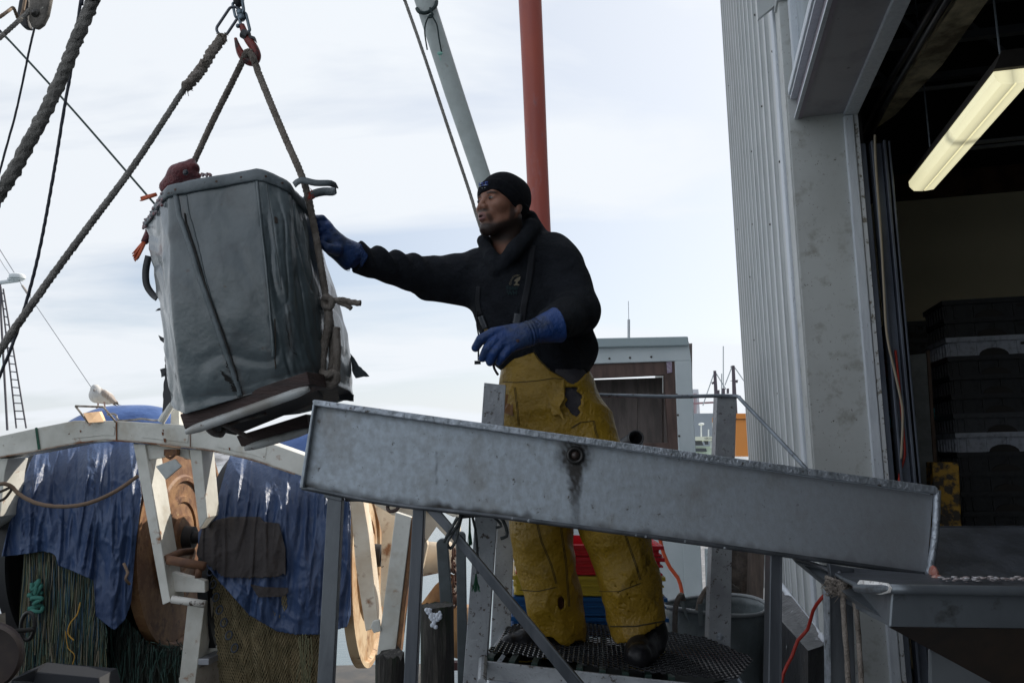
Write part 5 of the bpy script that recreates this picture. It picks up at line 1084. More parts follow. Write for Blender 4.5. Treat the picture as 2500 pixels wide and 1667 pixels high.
def glove2(p):
    hnd = un([rc(p, P(856, 625, Y2+0.09), P(812, 590, Y2+0.04), 0.045, 0.036), rc(p, P(812, 590, Y2+0.04), P(795, 560, Y2+0.02), 0.036, 0.030)], 0.02)
    for (a, b_, c, e) in (((798, 548), (786, 535), (768, 534), (760, 548)), ((800, 560), (784, 549), (764, 552), (757, 566)), ((802, 575), (786, 566), (766, 570), (760, 584)), ((806, 590), (790, 584), (772, 588), (766, 600))):
        dy = 0.0; A, B_, C_, E = P(*a, Y2+0.03), P(*b_, Y2+0.005), P(*c, Y2+0.035), P(*e, Y2+0.06)
        hnd = sm(hnd, np.minimum(np.minimum(rc(p, A, B_, 0.016, 0.015), rc(p, B_, C_, 0.015, 0.0135)), rc(p, C_, E, 0.0135, 0.012)), 0.006)
    hnd = sm(hnd, np.minimum(rc(p, P(822, 610, Y2+0.01), P(800, 605, Y2-0.02), 0.020, 0.016), rc(p, P(800, 605, Y2-0.02), P(786, 596, Y2-0.005), 0.016, 0.013)), 0.012)
    tt = limb_t(p, P(825, 603, Y2+0.05), P(874, 636, Y2+0.11)); cf = rc(p, P(825, 603, Y2+0.05), P(874, 636, Y2+0.11), 0.042, 0.058)
    cf = np.maximum(cf, (tt-1.0)*0.09); cf = np.maximum(cf, -np.maximum(rc(p, P(845, 616, Y2+0.075), P(885, 643, Y2+0.123), 0.048, 0.060), (0.6-tt)*0.1))
    return sm(hnd, cf, 0.015)+0.0022*wav(p, 50, 8, 3)+0.001*wav(p, 120, 8, 7)
lo, hi = bb([P(757, 530, Y2), P(885, 650, Y2+0.12), P(860, 600, Y2+0.1)], 0.07)
obj('glove', nets(glove2, lo, hi, 0.0026), glm, man, smooth=True)

# boots
btm = mat('black_rubber_boot', (0.010, 0.010, 0.012), 0.32, c2=(0.016, 0.016, 0.018), vs=14, spots=((0.03, 0.028, 0.026), 40, (0.68, 0.74)), bump=0.3, bs=40, spec=0.25)
solm = mat('yellow_sole', (0.40, 0.27, 0.02), 0.5)
def boot(toe, ball, heel, ank, topp, lbl):
    zs = min(toe.z, heel.z)-0.03
    def f(p):
        d = un([rc(p, toe, ball, 0.040, 0.048), rc(p, ball, heel, 0.047, 0.042), rc(p, heel+V(0, 0, 0.01), ank, 0.044, 0.050), rc(p, ball+V(0, 0, 0.02), ank, 0.036, 0.045)], 0.025)
        d = sm(d, rc(p, ank, topp, 0.050, 0.058), 0.02); d = smx(d, zs-p[..., 2], 0.006); return d+0.0010*wav(p, 60, 6)
    lo, hi = bb([toe, heel, topp], 0.075); b_ = obj('boot', nets(f, lo, hi, 0.0045), btm, man, smooth=True)
    def g(p): return np.maximum(np.maximum(f(p)-0.0028, p[..., 2]-(zs+0.0155)), (zs+0.0075)-p[..., 2])
    hi2 = hi.copy(); hi2[2] = zs+0.03; obj('sole_edge', nets(g, lo, hi2, 0.0028), solm, b_, smooth=True)
boot(P(1248, 1575, 2.86), P(1285, 1578, 2.88), P(1395, 1575, 2.98), P(1382, 1540, 2.97), P(1372, 1440, 2.94), 'l')
boot(P(1560, 1600, 2.64), P(1564, 1596, 2.70), P(1590, 1578, 2.86), P(1590, 1545, 2.84), P(1575, 1450, 2.82), 'r')
# ================================================================== THE HANGING BAG
vin = mat('grey_vinyl', (0.098, 0.124, 0.134), 0.30, c2=(0.066, 0.086, 0.094), vs=3.0, vt=(0.35, 0.7), spots=[((0.055, 0.035, 0.025), 20, (0.66, 0.74)), ((0.045, 0.05, 0.055), 6, (0.55, 0.8)), ((0.20, 0.22, 0.23), 60, (0.72, 0.76))], bump=0.12, bs=110, bump2=(0.55, 8), rough2=0.42, spec=0.6, coat=0.45,
          attr=[('rust', (0.06, 0.03, 0.018))])
vinr = mat('vinyl_rim', (0.155, 0.18, 0.195), 0.42, c2=(0.10, 0.12, 0.13), vs=10, spots=((0.05, 0.035, 0.028), 35, (0.64, 0.7)), bump=0.3, bs=60)
bag = thing('hoist_bag', 'battered grey vinyl fish bag hanging from the hook by ropes', 'bag', P(640, 1050, 2.75))
def ringpts(cs): return [P(*c) for c in cs]
# corner columns, from right going around the front to the left and the back
ringT = [(768, 566, 2.84), (742, 492, 2.58), (698, 446, 2.475), (625, 417, 2.44), (414, 460, 2.47), (353, 545, 2.74), (420, 560, 3.02), (640, 520, 3.10)]
ring1 = [(785, 625, 2.85), (755, 570, 2.55), (708, 520, 2.455), (630, 500, 2.42), (418, 540, 2.45), (357, 585, 2.70), (430, 640, 3.02), (645, 600, 3.10)]
ring2 = [(822, 760, 2.87), (775, 720, 2.53), (722, 700, 2.445), (645, 690, 2.42), (428, 720, 2.44), (380, 735, 2.66), (440, 780, 3.02), (680, 760, 3.12)]
ring3 = [(845, 870, 2.90), (790, 850, 2.56), (735, 845, 2.465), (665, 850, 2.44), (440, 890, 2.46), (402, 885, 2.64), (460, 930, 3.02), (710, 910, 3.12)]
ringB = [(862, 965, 2.95), (800, 930, 2.62), (752, 920, 2.495), (670, 945, 2.46), (452, 1010, 2.475), (416, 985, 2.67), (490, 1030, 3.05), (730, 1010, 3.14)]
RG = [ringpts(r_) for r_ in (ringT, ring1, ring2, ring3, ringB)]
NS, NT = 208, 130
def ringcurve(cs, n=NS):
    """closed curve through the corners, somewhat rounded"""
    out = []; k = len(cs); per = n//k
    for i in range(k):
        p0, p1, p2, p3 = cs[i-1], cs[i], cs[(i+1) % k], cs[(i+2) % k]
        for q in range(per):
            t = q/per; cr_ = 0.5*((2*p1)+(p2-p0)*t+(2*p0-5*p1+4*p2-p3)*t*t+(3*p1-p0-3*p2+p3)*t**3); ln = p1.lerp(p2, t)
            out.append(ln.lerp(cr_, 0.22 if 2 <= i <= 5 else 0.6))
    return out
RC = [ringcurve(r_) for r_ in RG]; NS = len(RC[0])
tk = [0, 0.13, 0.48, 0.75, 1.0]
def bagpt(s_, t, off=0.0):
    """s_ 0..8 corner coordinate, t 0 rim .. 1 bottom"""
    i = (s_/8*NS) % NS; i0 = int(i); fr = i-i0; i1 = (i0+1) % NS
    for k in range(4):
        if t <= tk[k+1]+1e-9: break
    ks = [max(k-1, 0), k, k+1, min(k+2, 4)]; u = (t-tk[k])/(tk[k+1]-tk[k])
    q = [RC[j][i0].lerp(RC[j][i1], fr) for j in ks]
    p = 0.5*((2*q[1])+(q[2]-q[0])*u+(2*q[0]-5*q[1]+4*q[2]-q[3])*u*u+(3*q[1]-q[0]-3*q[2]+q[3])*u**3)
    return p
bcen = [sum(r_, V(0, 0, 0))/8 for r_ in RG]
def bagn(s_, t):
    c = P(590, 480+520*t, 2.78); p = bagpt(s_, t); n = p-V(c.x, c.y, p.z); n.z = 0; return n.normalized()
def disp(s_, t):
    a = s_*1.0
    d = 0.009*mnoise.noise(V(a*0.9, t*2.2, 0.3))+0.0075*mnoise.noise(V(a*2.0, t*3.6, 2.0))-0.005*max(0, 1-abs(mnoise.noise(V(a*1.6+t*2.2, t*3.0-a*0.7, 7.0)))*5)+0.0007*mnoise.noise(V(a*8, t*14, 4))
    q = a*1.5+t*2.6+0.5*mnoise.noise(V(a*0.8, t*1.5, 9)); d += 0.0035*(1-abs(math.sin(q*1.9)))**3*math.sin(math.pi*min(1, t*1.1))
    q = a*1.5-t*2.1+0.6*mnoise.noise(V(a*0.9, t*1.5, 4)); d += 0.0030*(1-abs(math.sin(q*1.7)))**4*(t > 0.05)*min(1, t*4)*mnoise.noise(V(a, t*2, 1))*2
    if a < 3.0: d += 0.003*(1-abs(math.sin(a*7+t*4)))**3*min(1, t*6)*(1-t*0.5)          # gathered folds under the right hand corner
    if 4.2 < a < 5.6: d += 0.004*(1-abs(math.sin(t*13+a*2)))**3*min(1, t*5)
    d -= 0.010*math.exp(-((a-4.55)/0.35)**2)*math.sin(math.pi*t)
    sag = 0.032*math.sin(math.pi*t)*math.cos((a-3.6)*1.5)*0.6
    e = math.exp(-((t-0.93)/0.04)**2)*0.004
    return d+sag-e
m = MB(); rst = []
for j in range(NT+1):
    t = j/NT
    for i in range(NS):
        s_ = i/NS*8; m.v.append(bagpt(s_, t)+bagn(s_, t)*disp(s_, t))
        xq, yq = ((lambda z: (z[0][0], z[1][0]))(PX(np.array([list(bagpt(s_, t))]))) if 1.5 < s_ < 5 else (-999.0, 0.0)); xl = 418+167*(yq-455)/500; r_ = max(0, 1-abs(xq-xl-8)/5)*0.5*(t > 0.05)
        r_ = max(r_, max(0, 1-abs(xq-(628+40*t))/3)*0.25, max(0, 1-abs(xq-xl)/20)*max(0, (t-0.68)/0.2)*1.1*(0.55+mnoise.noise(V(s_*30, t*30, 0))))
        r_ = max(r_, max(0, 1-math.hypot((s_-2.35)/0.25, (t-0.70)/0.16))*0.9*(0.4+mnoise.noise(V(s_*40, t*40, 0))))
        r_ = max(r_, max(0, 1-abs(t-0.905)/0.006)*0.25)
        rst.append(min(0.95, max(0, r_)))
for j in range(NT):
    for i in range(NS): i2 = (i+1) % NS; m.f.append((j*NS+i, (j+1)*NS+i, (j+1)*NS+i2, j*NS+i2))
o = obj('bag_wall', m, vin, bag, smooth=True, solid=0.004); attr(o, 'rust', rst)
def onb(s_, t, off=0.003): return bagpt(s_, t)+bagn(s_, t)*(disp(s_, t)+off)
# rim band
m = MB(); seg = np.linspace(0, 8, 161)[:-1]; rows = []
for t, of in ((0.0, 0.0), (-0.008, 0.005), (0.004, 0.008), (0.052, 0.010), (0.056, 0.003)):
    rows.append([onb(a, max(0, t), of+0.0015*mnoise.noise(V(a*4, t*60, 0)))+V(0, 0, 0.004*mnoise.noise(V(a*3, 0, 0))+(0.006 if t < 0 else 0)) for a in seg])
m.grid(rows[::-1], closed=True); obj('rim_band', m, vinr, bag, smooth=True, solid=0.003)
m = MB()
for a in (2.2, 2.75, 3.18, 3.45, 3.9, 4.3): m.lathe(onb(a, 0.03, 0.011), bagn(a, 0.03), [(0, 0.004), (0.001, 0.004), (0.0014, 0.002), (0.0015, 0)], 10)
obj('rivet', m, mat('rusty_rivet', (0.09, 0.055, 0.04), 0.5, 0.5), bag)
# seam strips and stitching
def s_at(xf, t, lo=1.6, hi=4.6):
    ss_ = np.linspace(lo, hi, 120); px_, py_ = PX(np.array([list(bagpt(a, t)) for a in ss_])); tgt = (xf[0]+(xf[1]-xf[0])*(py_-455)/500) if isinstance(xf, tuple) else xf; return float(ss_[np.argmin(np.abs(px_-tgt))])
def bstrip(x0, x1, t0, t1, w, off, name, mm, th=0.002, n=60):
    m = MB(); rows = []; sa = [s_at((x0, x1), t0+(t1-t0)*k/n) for k in range(n+1)]
    sa = [sum(sa[max(0, k-4):k+5])/len(sa[max(0, k-4):k+5]) for k in range(n+1)]
    for k in range(n+1):
        t = t0+(t1-t0)*k/n; rows.append([onb(sa[k]+w*q, t, off*(1-abs(q)**3)+0.0012) for q in (-1, -0.6, 0, 0.6, 1)])
    m.grid(rows); obj(name, m, mm, bag, smooth=True, solid=th)
bstrip(418, 585, 0.05, 0.985, 0.030, 0.007, 'seam_strip', vinr); bstrip(446, 578, 0.05, 0.90, 0.008, 0.003, 'seam_strip', vin)
bstrip(628, 676, 0.05, 0.80, 0.035, 0.0035, 'seam_strip', vin); bstrip(664, 672, 0.62, 0.86, 0.006, 0.0035, 'seam_strip', mat('brown_stitch', (0.06, 0.045, 0.035), 0.8)); bstrip(650, 720, 0.06, 0.5, 0.008, 0.003, 'seam_strip', vin)
bstrip(428, 592, 0.12, 0.88, 0.004, 0.0085, 'stitch_line', mat('seam_dirt', (0.045, 0.04, 0.036), 0.8))
darkv = mat('dark_gap', (0.012, 0.011, 0.010), 0.8)
for (xa, ta, xb, tb, w) in ((540, 0.81, 574, 0.90, 0.028), (566, 0.89, 590, 0.965, 0.045), (694, 0.62, 712, 0.78, 0.018), (712, 0.775, 726, 0.80, 0.04), (552, 0.76, 566, 0.84, 0.008)):
    n = 10; L1 = []; L2 = []
    for k in range(n+1):
        f = k/n; ww = w*math.sin(math.pi*min(1, max(0.02, f)))*(0.7+0.6*abs(mnoise.noise(V(k*0.9, ta*9, 0)))); t = ta+(tb-ta)*f; s_ = s_at(xa+(xb-xa)*f, t)+0.02*mnoise.noise(V(k*1.1, 0, 3))
        L1.append(onb(s_-ww, t, 0.0075)); L2.append(onb(s_+ww, t, 0.0075))
    obj('tear', MB().grid([L1, L2]), darkv, bag)
m = MB(); m.add([onb(2.58, 0.185, 0.004), onb(2.48, 0.185, 0.004), onb(2.48, 0.215, 0.004), onb(2.58, 0.215, 0.004)], [(0, 1, 2, 3)]); obj('patch', m, mat('rust_patch', (0.05, 0.035, 0.028), 0.7), bag, solid=0.002)
# contents seen below the rim, floor of the bag
m = MB(); 
fl = [onb(a, 0.10, -0.02) for a in np.linspace(0, 8, 65)[:-1]]; c = sum(fl, V(0, 0, 0))/64; m.add([c+V(0, 0, 0.03)]+fl, [(0, 1+i, 1+(i+1) % 64) for i in range(64)]); obj('packed_ice', m, ice, bag, smooth=True)
m = MB(); fl = [onb(a, 0.985, -0.003) for a in np.linspace(0, 8, 65)[:-1]]; c = sum(fl, V(0, 0, 0))/64; m.add([c+V(0, 0, -0.015)]+fl, [(0, 1+i, 1+(i+1) % 64) for i in range(64)]); obj('bag_floor', m, mat('bag_underside', (0.03, 0.033, 0.036), 0.6, bump=0.6, bs=15), bag, smooth=True)
# skids: brown plank with white runner
plk = mat('brown_plank', (0.055, 0.028, 0.024), 0.6, c2=(0.03, 0.017, 0.015), vs=14, stretch=(0.4, 1, 2.5), bump=0.5, bs=60); run = mat('white_runner', (0.52, 0.53, 0.52), 0.35, c2=(0.33, 0.31, 0.28), vs=9, spots=((0.14, 0.10, 0.08), 26, (0.62, 0.7)))
def skid(pts, rpts, Ya, Yb, rr):
    m = MB(); f = [P(x, y, Ya if x < 600 else Yb) for x, y in pts]; m.prism(f, (0.03, 0.10, 0.0)); obj('skid_plank', m, plk, bag, bevel=0.004)
    m = MB(); a = [P(x, y, (Ya+(Yb-Ya)*(x-pts[0][0])/(pts[1][0]-pts[0][0]))-0.004) for x, y in rpts]; a = dens(a, 0.02); n = len(a)
    m.tube([p+V(0.002, 0.004, -0.004) for p in a], [rr*(0.55+0.45*min(1, min(k, n-1-k)/2.5)) for k in range(n)], 14, sq=1.0)
    obj('skid_runner', m, run, bag, smooth=True)
skid([(438, 1011), (750, 906), (757, 940), (450, 1048)], [(452, 1051), (600, 999), (752, 945)], 2.50, 2.44, 0.0150)
skid([(576, 1064), (748, 1010), (752, 1048), (588, 1090)], [(596, 1092), (680, 1068), (756, 1046)], 2.92, 2.90, 0.0150)
m = MB(); m.prism([P(470, 1040, 2.56), P(750, 940, 2.50), P(790, 975, 2.86), P(575, 1062, 2.92)], (0, 0, 0.012)); obj('base_board', m, mat('dark_base', (0.018, 0.018, 0.02), 0.7), bag)
m = MB()
m.tube(dens([P(505, 1040, 2.58), P(520, 1056, 2.62), P(540, 1060, 2.66), P(548, 1040, 2.7)], 0.01), 0.010, 10, lobes=3, twist=150, fuzz=.1)
m.bar(P(545, 1036, 2.62), P(610, 1068, 2.8), 0.018, 0.01); m.bar(P(540, 1040, 2.7), P(650, 1010, 2.7), 0.012, 0.01)
obj('base_lashing', m, mat('lashing_brown', (0.12, 0.08, 0.065), 0.85, c2=(0.2, 0.19, 0.18), vs=30), bag, smooth=True)
# flaps, loops, ragged strips
blkv = mat('torn_dark_vinyl', (0.02, 0.022, 0.026), 0.45)
def ragged(pts, Y, name, mm, th=0.003):
    out = []
    for i in range(len(pts)):
        a = pts[i]; b_ = pts[(i+1) % len(pts)]; n = max(1, int(math.hypot(b_[0]-a[0], b_[1]-a[1])/7))
        for k in range(n): out.append((a[0]+(b_[0]-a[0])*k/n+random.uniform(-1.3, 1.3), a[1]+(b_[1]-a[1])*k/n+random.uniform(-1.3, 1.3)))
    m = MB(); m.plate(out, Y, th); obj(name, m, mm, bag)
ragged([(402, 830), (412, 870), (416, 940), (425, 968), (412, 985), (396, 1006), (398, 960), (403, 900)], 2.70, 'torn_flap', blkv)
ragged([(386, 818), (402, 826), (404, 842), (392, 830)], 2.70, 'torn_flap', blkv); ragged([(391, 902), (404, 898), (404, 916), (394, 920)], 2.70, 'torn_flap', blkv); ragged([(378, 758), (394, 750), (396, 756)], 2.70, 'torn_flap', blkv)
ragged([(856, 862), (876, 892), (903, 918), (868, 922), (858, 905)], 2.93, 'torn_flap', vinr); ragged([(820, 940), (846, 958), (864, 962), (863, 980), (830, 975)], 2.93, 'torn_flap', blkv)
def band(pts, w, name, mm, ydir=0.0):
    rows = []; c = dens([P(*p) for p in pts], 0.012)
    for i, p in enumerate(c):
        t = (c[min(i+1, len(c)-1)]-c[max(i-1, 0)]).normalized(); n = t.cross(V(0.0, 1, 0.15)).normalized()
        rows.append([p+n*w*q+V(0, 0.3*w*q, 0) for q in (-1, 0, 1)])
    m = MB(); m.grid(rows); obj(name, m, mm, bag, smooth=True, solid=0.003)
band([(718, 452, 2.52), (735, 440, 2.5), (770, 447, 2.5), (808, 448, 2.52), (818, 458, 2.56)], 0.011, 'loop_handle', vinr)
band([(820, 462, 2.56), (812, 468, 2.6), (790, 468, 2.62), (765, 474, 2.62), (748, 488, 2.62), (742, 500, 2.64)], 0.013, 'loop_handle', vinr)
band([(363, 625, 2.72), (356, 660, 2.72), (358, 695, 2.72), (372, 718, 2.72), (384, 728, 2.70)], 0.011, 'loop_handle', blkv)

# ------------------------------------------------------------------ hook, swivel, chain, slings
chm = mat('chain_steel', (0.22, 0.28, 0.33), 0.38, 0.75, c2=(0.10, 0.12, 0.14), vs=30); chd = mat('dark_link', (0.05, 0.05, 0.055), 0.5, 0.4)
hkm = mat('red_hook', (0.22, 0.025, 0.018), 0.45, c2=(0.05, 0.02, 0.02), vs=22, vt=(0.5, 0.6))
HY = 2.62
def link(pts, r, m, Y=HY): m.tube(dens([P(x, y, Y+(z if True else 0)) for x, y, z in pts], 0.004), r, 10, closed=False)
hk = thing('lifting_hook', 'red lifting hook under a steel swivel and chain', 'hook', P(605, 150, HY))
m = MB()
hp_ = [(590, 62, 0), (597, 80, 0), (606, 98, 0), (620, 118, 0), (626, 138, 0), (620, 150, 0), (608, 150, 0), (594, 140, 0), (584, 122, 0), (578, 105, 0), (575, 94, 0)]
cc = dens([P(x, y, HY) for x, y, z in hp_], 0.004); n = len(cc); rad = [0.0135*(0.75+0.45*math.sin(math.pi*min(1, k/n*1.05)))*(1 if k < n*0.8 else max(0.45, 1-(k/n-0.8)*2.6)) for k in range(n)]
m.tube(cc, rad, 14); obj('hook_body', m, hkm, hk, smooth=True)
m = MB(); m.tube([P(592, 82, HY-0.004), P(606, 90, HY-0.004)], 0.017, 12); m.prism([P(606, 84, HY-0.012), P(622, 90, HY-0.012), P(625, 102, HY-0.012), P(616, 94, HY-0.012), P(604, 96, HY-0.012)], (0, 0.015, 0)); obj('latch', m, chd, hk, bevel=0.001)
m = MB(); m.lathe(P(584, 24, HY), (P(594, 58, HY)-P(584, 24, HY)), [(0, 0.008), (0.003, 0.012), (0.020, 0.0125), (0.021, 0.010), (0.024, 0.010), (0.025, 0.013), (0.040, 0.012), (0.044, 0.008)], 18, cap=True); m.ball(P(581, 64, HY-0.006), 0.008, 10); obj('swivel', m, chm, hk, smooth=True)
m = MB()
def olink(x0, y0, x1, y1, w, Y, r, tw):
    a, b_ = P(x0, y0, Y), P(x1, y1, Y); d = (b_-a); l = d.length; d.normalize(); sd_ = Vector((d.z, 0, -d.x)).normalized(); sd_ = (sd_*math.cos(tw)+V(0, 1, 0)*math.sin(tw)).normalized()
    pts = []; rr_ = w/2
    for k in range(12): an = -math.pi/2+math.pi*k/11; pts.append(b_-d*rr_+d*rr_*math.cos(an)+sd_*rr_*math.sin(an))
    for k in range(12): an = math.pi/2+math.pi*k/11; pts.append(a+d*rr_+d*rr_*math.cos(an)+sd_*rr_*math.sin(an))
    m.tube(pts, r, 10, closed=True)
olink(585, 2, 590, 36, 0.028, HY, 0.0055, 0.6); olink(590, 30, 602, 80, 0.026, HY, 0.0055, -0.3); olink(574, 8, 582, 46, 0.022, HY+0.004, 0.0050, -0.8)
for i in range(8): olink(583-i*0.6, -22-26*i, 585-i*0.6, 10-26*i, 0.026, HY, 0.0055, 1.5 if i % 2 else 0.2)
obj('chain_link', m, chm, hk, smooth=True)
m = MB(); olink(536, 84, 579, 20, 0.040, HY-0.004, 0.0050, 0.25); obj('shackle', m, mat('shackle_steel', (0.13, 0.14, 0.16), 0.4, 0.6), hk, smooth=True)
m = MB(); m.tube([P(577, -260, HY), P(580, -40, HY), P(582, 2, HY), P(583, 14, HY)], [0.016, 0.018, 0.018, 0.010], 12, lobes=3, twist=90); tag(obj('hoist_rope', m, mat('dark_rope', (0.04, 0.04, 0.042), 0.9), smooth=True), 'short dark hoist rope disappearing above the chain', 'rope')
def rope(pts, r, label, name='sling_rope', lobes=3, twist=None, mm=None, fuzz=0.05, step=None, n=14, depth=0.20, grp=None, parent=None):
    path = dens([P(*p) for p in pts], step or max(0.006, r*0.55)); mb = MB(); mb.tube(path, r, n, lobes=lobes, twist=twist or (1.55/r), depth=depth, fuzz=fuzz); o = obj(name, mb, mm or ropem, smooth=True)
    return tag(o, label, 'rope', grp)
sl1 = rope([(612, 128, HY-0.012), (606, 126, HY-0.022), (600, 132, HY-0.016), (592, 150, HY), (560, 215, 2.66), (520, 295, 2.72), (476, 390, 2.80), (462, 420, 2.84), (455, 470, 2.9)], 0.0105, 'left sling rope running from the hook to the red fish')
rope([(608, 126, HY-0.018), (618, 142, HY-0.022), (628, 170, HY-0.01), (660, 250, 2.58), (700, 345, 2.56), (735, 425, 2.54), (752, 480, 2.56), (768, 560, 2.58), (782, 640, 2.58), (795, 720, 2.60), (808, 800, 2.60), (812, 870, 2.60), (806, 925, 2.60), (812, 945, 2.6)], 0.0112, 'right sling rope running from the hook down the side of the bag')
rope([(800, 742, 2.585), (802, 790, 2.575), (792, 840, 2.575), (786, 890, 2.575), (790, 925, 2.58), (805, 935, 2.58), (818, 915, 2.585), (822, 870, 2.585), (820, 800, 2.59)], 0.0135, 'thicker doubled rope tied low on the bag side', 'doubled_rope')
m = MB()
m.tube(dens([P(790, 735, 2.58), P(796, 725, 2.56), P(808, 732, 2.56), P(808, 748, 2.565), P(794, 748, 2.57), P(792, 736, 2.575)], 0.006), 0.011, 12, lobes=3, twist=150)
m.tube(dens([P(806, 738, 2.57), P(830, 732, 2.57), P(860, 738, 2.57), P(881, 741, 2.57)], 0.006), [0.012]*1+[0.011]*200 if False else 0.0095, 12, lobes=3, twist=110, fuzz=0.1)
m.tube(dens([P(825, 738, 2.575), P(845, 745, 2.575), P(858, 754, 2.575)], 0.006), 0.0075, 10, lobes=3, twist=150, fuzz=0.1)
tag(obj('rope_knot', m, ropem, smooth=True), 'frayed knot with short tails sticking out from the bag side', 'knot'); m = MB()
m.tube(dens([P(783, 906, 2.57), P(795, 915, 2.555), P(815, 910, 2.56), P(822, 925, 2.57), P(808, 940, 2.57), P(790, 932, 2.565), P(783, 915, 2.57)], 0.006), 0.013, 12, lobes=3, twist=140)
tag(obj('rope_knot', m, ropem, smooth=True), 'bulky knot ending the ropes at the bottom of the bag side', 'knot')
thick = mat('thick_rope', (0.33, 0.31, 0.285), 0.95, c2=(0.20, 0.19, 0.175), vs=28, bump=1.0, bs=180)
rope([(430, -500, 1.85), (330, -240, 1.79), (240, -30, 1.75), (225, 8, 1.75), (190, 90, 1.73), (150, 190, 1.72), (110, 275, 1.70), (70, 350, 1.68), (30, 425, 1.66), (0, 470, 1.65), (-40, 535, 1.63), (-160, 730, 1.58), (-420, 1120, 1.5)], 0.0130, 'thickest hairy rope crossing the upper left of the sky', 'hairy_rope', lobes=3, mm=thick, fuzz=0.13, n=22, twist=70, depth=0.2)
rope([(545, 88, HY-0.02), (536, 98, 2.58), (500, 150, 2.5), (470, 195, 2.42), (452, 215, 2.38), (330, 400, 2.2), (200, 575, 2.0), (100, 712, 1.9), (0, 855, 1.8), (-60, 945, 1.75), (-300, 1300, 1.6), (-700, 1850, 1.4)], 0.0085, 'guy rope running from the shackle down to the left edge', 'guy_rope', mm=thick, fuzz=0.08, twist=130)
m = MB()
m.tube(dens([P(543, 92, 2.58), P(534, 105, 2.55), P(520, 124, 2.5), P(505, 150, 2.47), P(490, 172, 2.44), P(475, 190, 2.40), P(455, 212, 2.36)], 0.007), 0.0155, 16, lobes=4, twist=60, fuzz=0.22)
for cx0, cy0, n, L1 in ((545, 88, 26, 17), (455, 210, 34, 16), (500, 150, 22, 6), (480, 180, 16, 6)):
    for k in range(n):
        a = random.uniform(0, 6.28); b_ = P(cx0+random.uniform(-7, 7), cy0+random.uniform(-7, 7), 2.42 if cx0 < 520 else 2.55); q = b_+V(math.cos(a), 0, math.sin(a)-0.3)*S(L1*random.uniform(0.4, 1.2), 2.5)
        m.tube([b_, b_.lerp(q, 0.5)+V(0, random.uniform(-.006, .006), random.uniform(-.004, .004)), q], [0.0018, 0.0016, 0.0008], 5)
tag(obj('rope_splice', m, ropem, smooth=True), 'frayed whipped splice thickening the guy rope below the shackle', 'splice')
thin = mat('thin_dark_line', (0.018, 0.022, 0.035), 0.6); gline = mat('dark_green_line', (0.012, 0.035, 0.035), 0.6)
grp2 = None
rope([(-700, -640, 6), (-20, 58, 6), (0, 75, 6), (170, 260, 6), (360, 478, 6), (420, 545, 6), (640, 790, 6), (760, 925, 6)], 0.0085, 'dark green stay running diagonally behind the ropes to the bag', 'stay_line', mm=gline, lobes=0, n=8, step=0.1, fuzz=0)
rope([(225, -600, 3.2), (203, -40, 3.2), (196, 10, 3.2), (172, 180, 3.2), (156, 270, 3.2), (130, 430, 3.2), (92, 630, 3.2), (45, 800, 3.2), (-10, 940, 3.2), (-120, 1200, 3.2), (-300, 1700, 3.2)], 0.0062, 'long dark line curving down the left side behind the hairy rope', 'rigging_line', mm=thin, lobes=3, n=9, step=0.01, fuzz=0.03)
rope([(84, 70, 3.6), (70, 130, 3.6), (40, 270, 3.6), (10, 380, 3.6), (-20, 500, 3.6), (-110, 900, 3.6), (-220, 1400, 3.6)], 0.0048, 'thin dark line hanging from the pulley block', 'rigging_line', mm=thin, lobes=3, n=9, step=0.012, fuzz=0.02)
pb_ = thing('pulley_block', 'old wooden pulley block at the top left corner', 'pulley', P(85, 30, 3.6))
blm = mat('block_shell', (0.17, 0.15, 0.13), 0.7, c2=(0.08, 0.07, 0.06), vs=20, spots=((0.45, 0.43, 0.38), 30, (0.63, 0.7)), bump=0.5, bs=60)
m = MB(); oc = [(62, -30), (70, 5), (68, 50), (75, 64), (88, 70), (104, 58), (116, 34), (122, 4), (128, -30)]; m.plate(oc, 3.58, 0.03); obj('cheek', m, blm, pb_, bevel=0.012)
m = MB(); oc = [(52, -30), (44, 5), (40, 30), (45, 54), (55, 66), (72, 68), (68, 50), (70, 5), (62, -30)]; m.plate(oc, 3.62, 0.04); obj('cheek', m, mat('block_dark', (0.025, 0.025, 0.03), 0.6), pb_, bevel=0.012)
m = MB(); m.lathe(P(86, 32, 3.578), (-0.2, -1, 0), [(0, 0.022), (0.004, 0.020), (0.005, 0.012), (0.012, 0.011), (0.013, 0)], 16); obj('axle', m, mat('axle_dark', (0.05, 0.045, 0.04), 0.4, 0.5), pb_, smooth=True)
rope([(-500, 480, 3.0), (-30, 115, 3.4), (0, 92, 3.45), (45, 52, 3.5), (72, 25, 3.6), (92, -20, 3.6), (150, -600, 3.6)], 0.010, 'grey rope passing over the pulley block and leaving low at the left edge', 'fall_rope', mm=thick, twist=110)
rope([(-500, 380, 3.0), (-30, 62, 3.3), (0, 42, 3.35), (30, 20, 3.5), (62, -6, 3.6), (130, -600, 3.6)], 0.007, 'brown thinner rope above the grey rope beside the pulley block', 'fall_rope', mm=mat('brown_rope', (0.25, 0.18, 0.13), 0.9), twist=150)
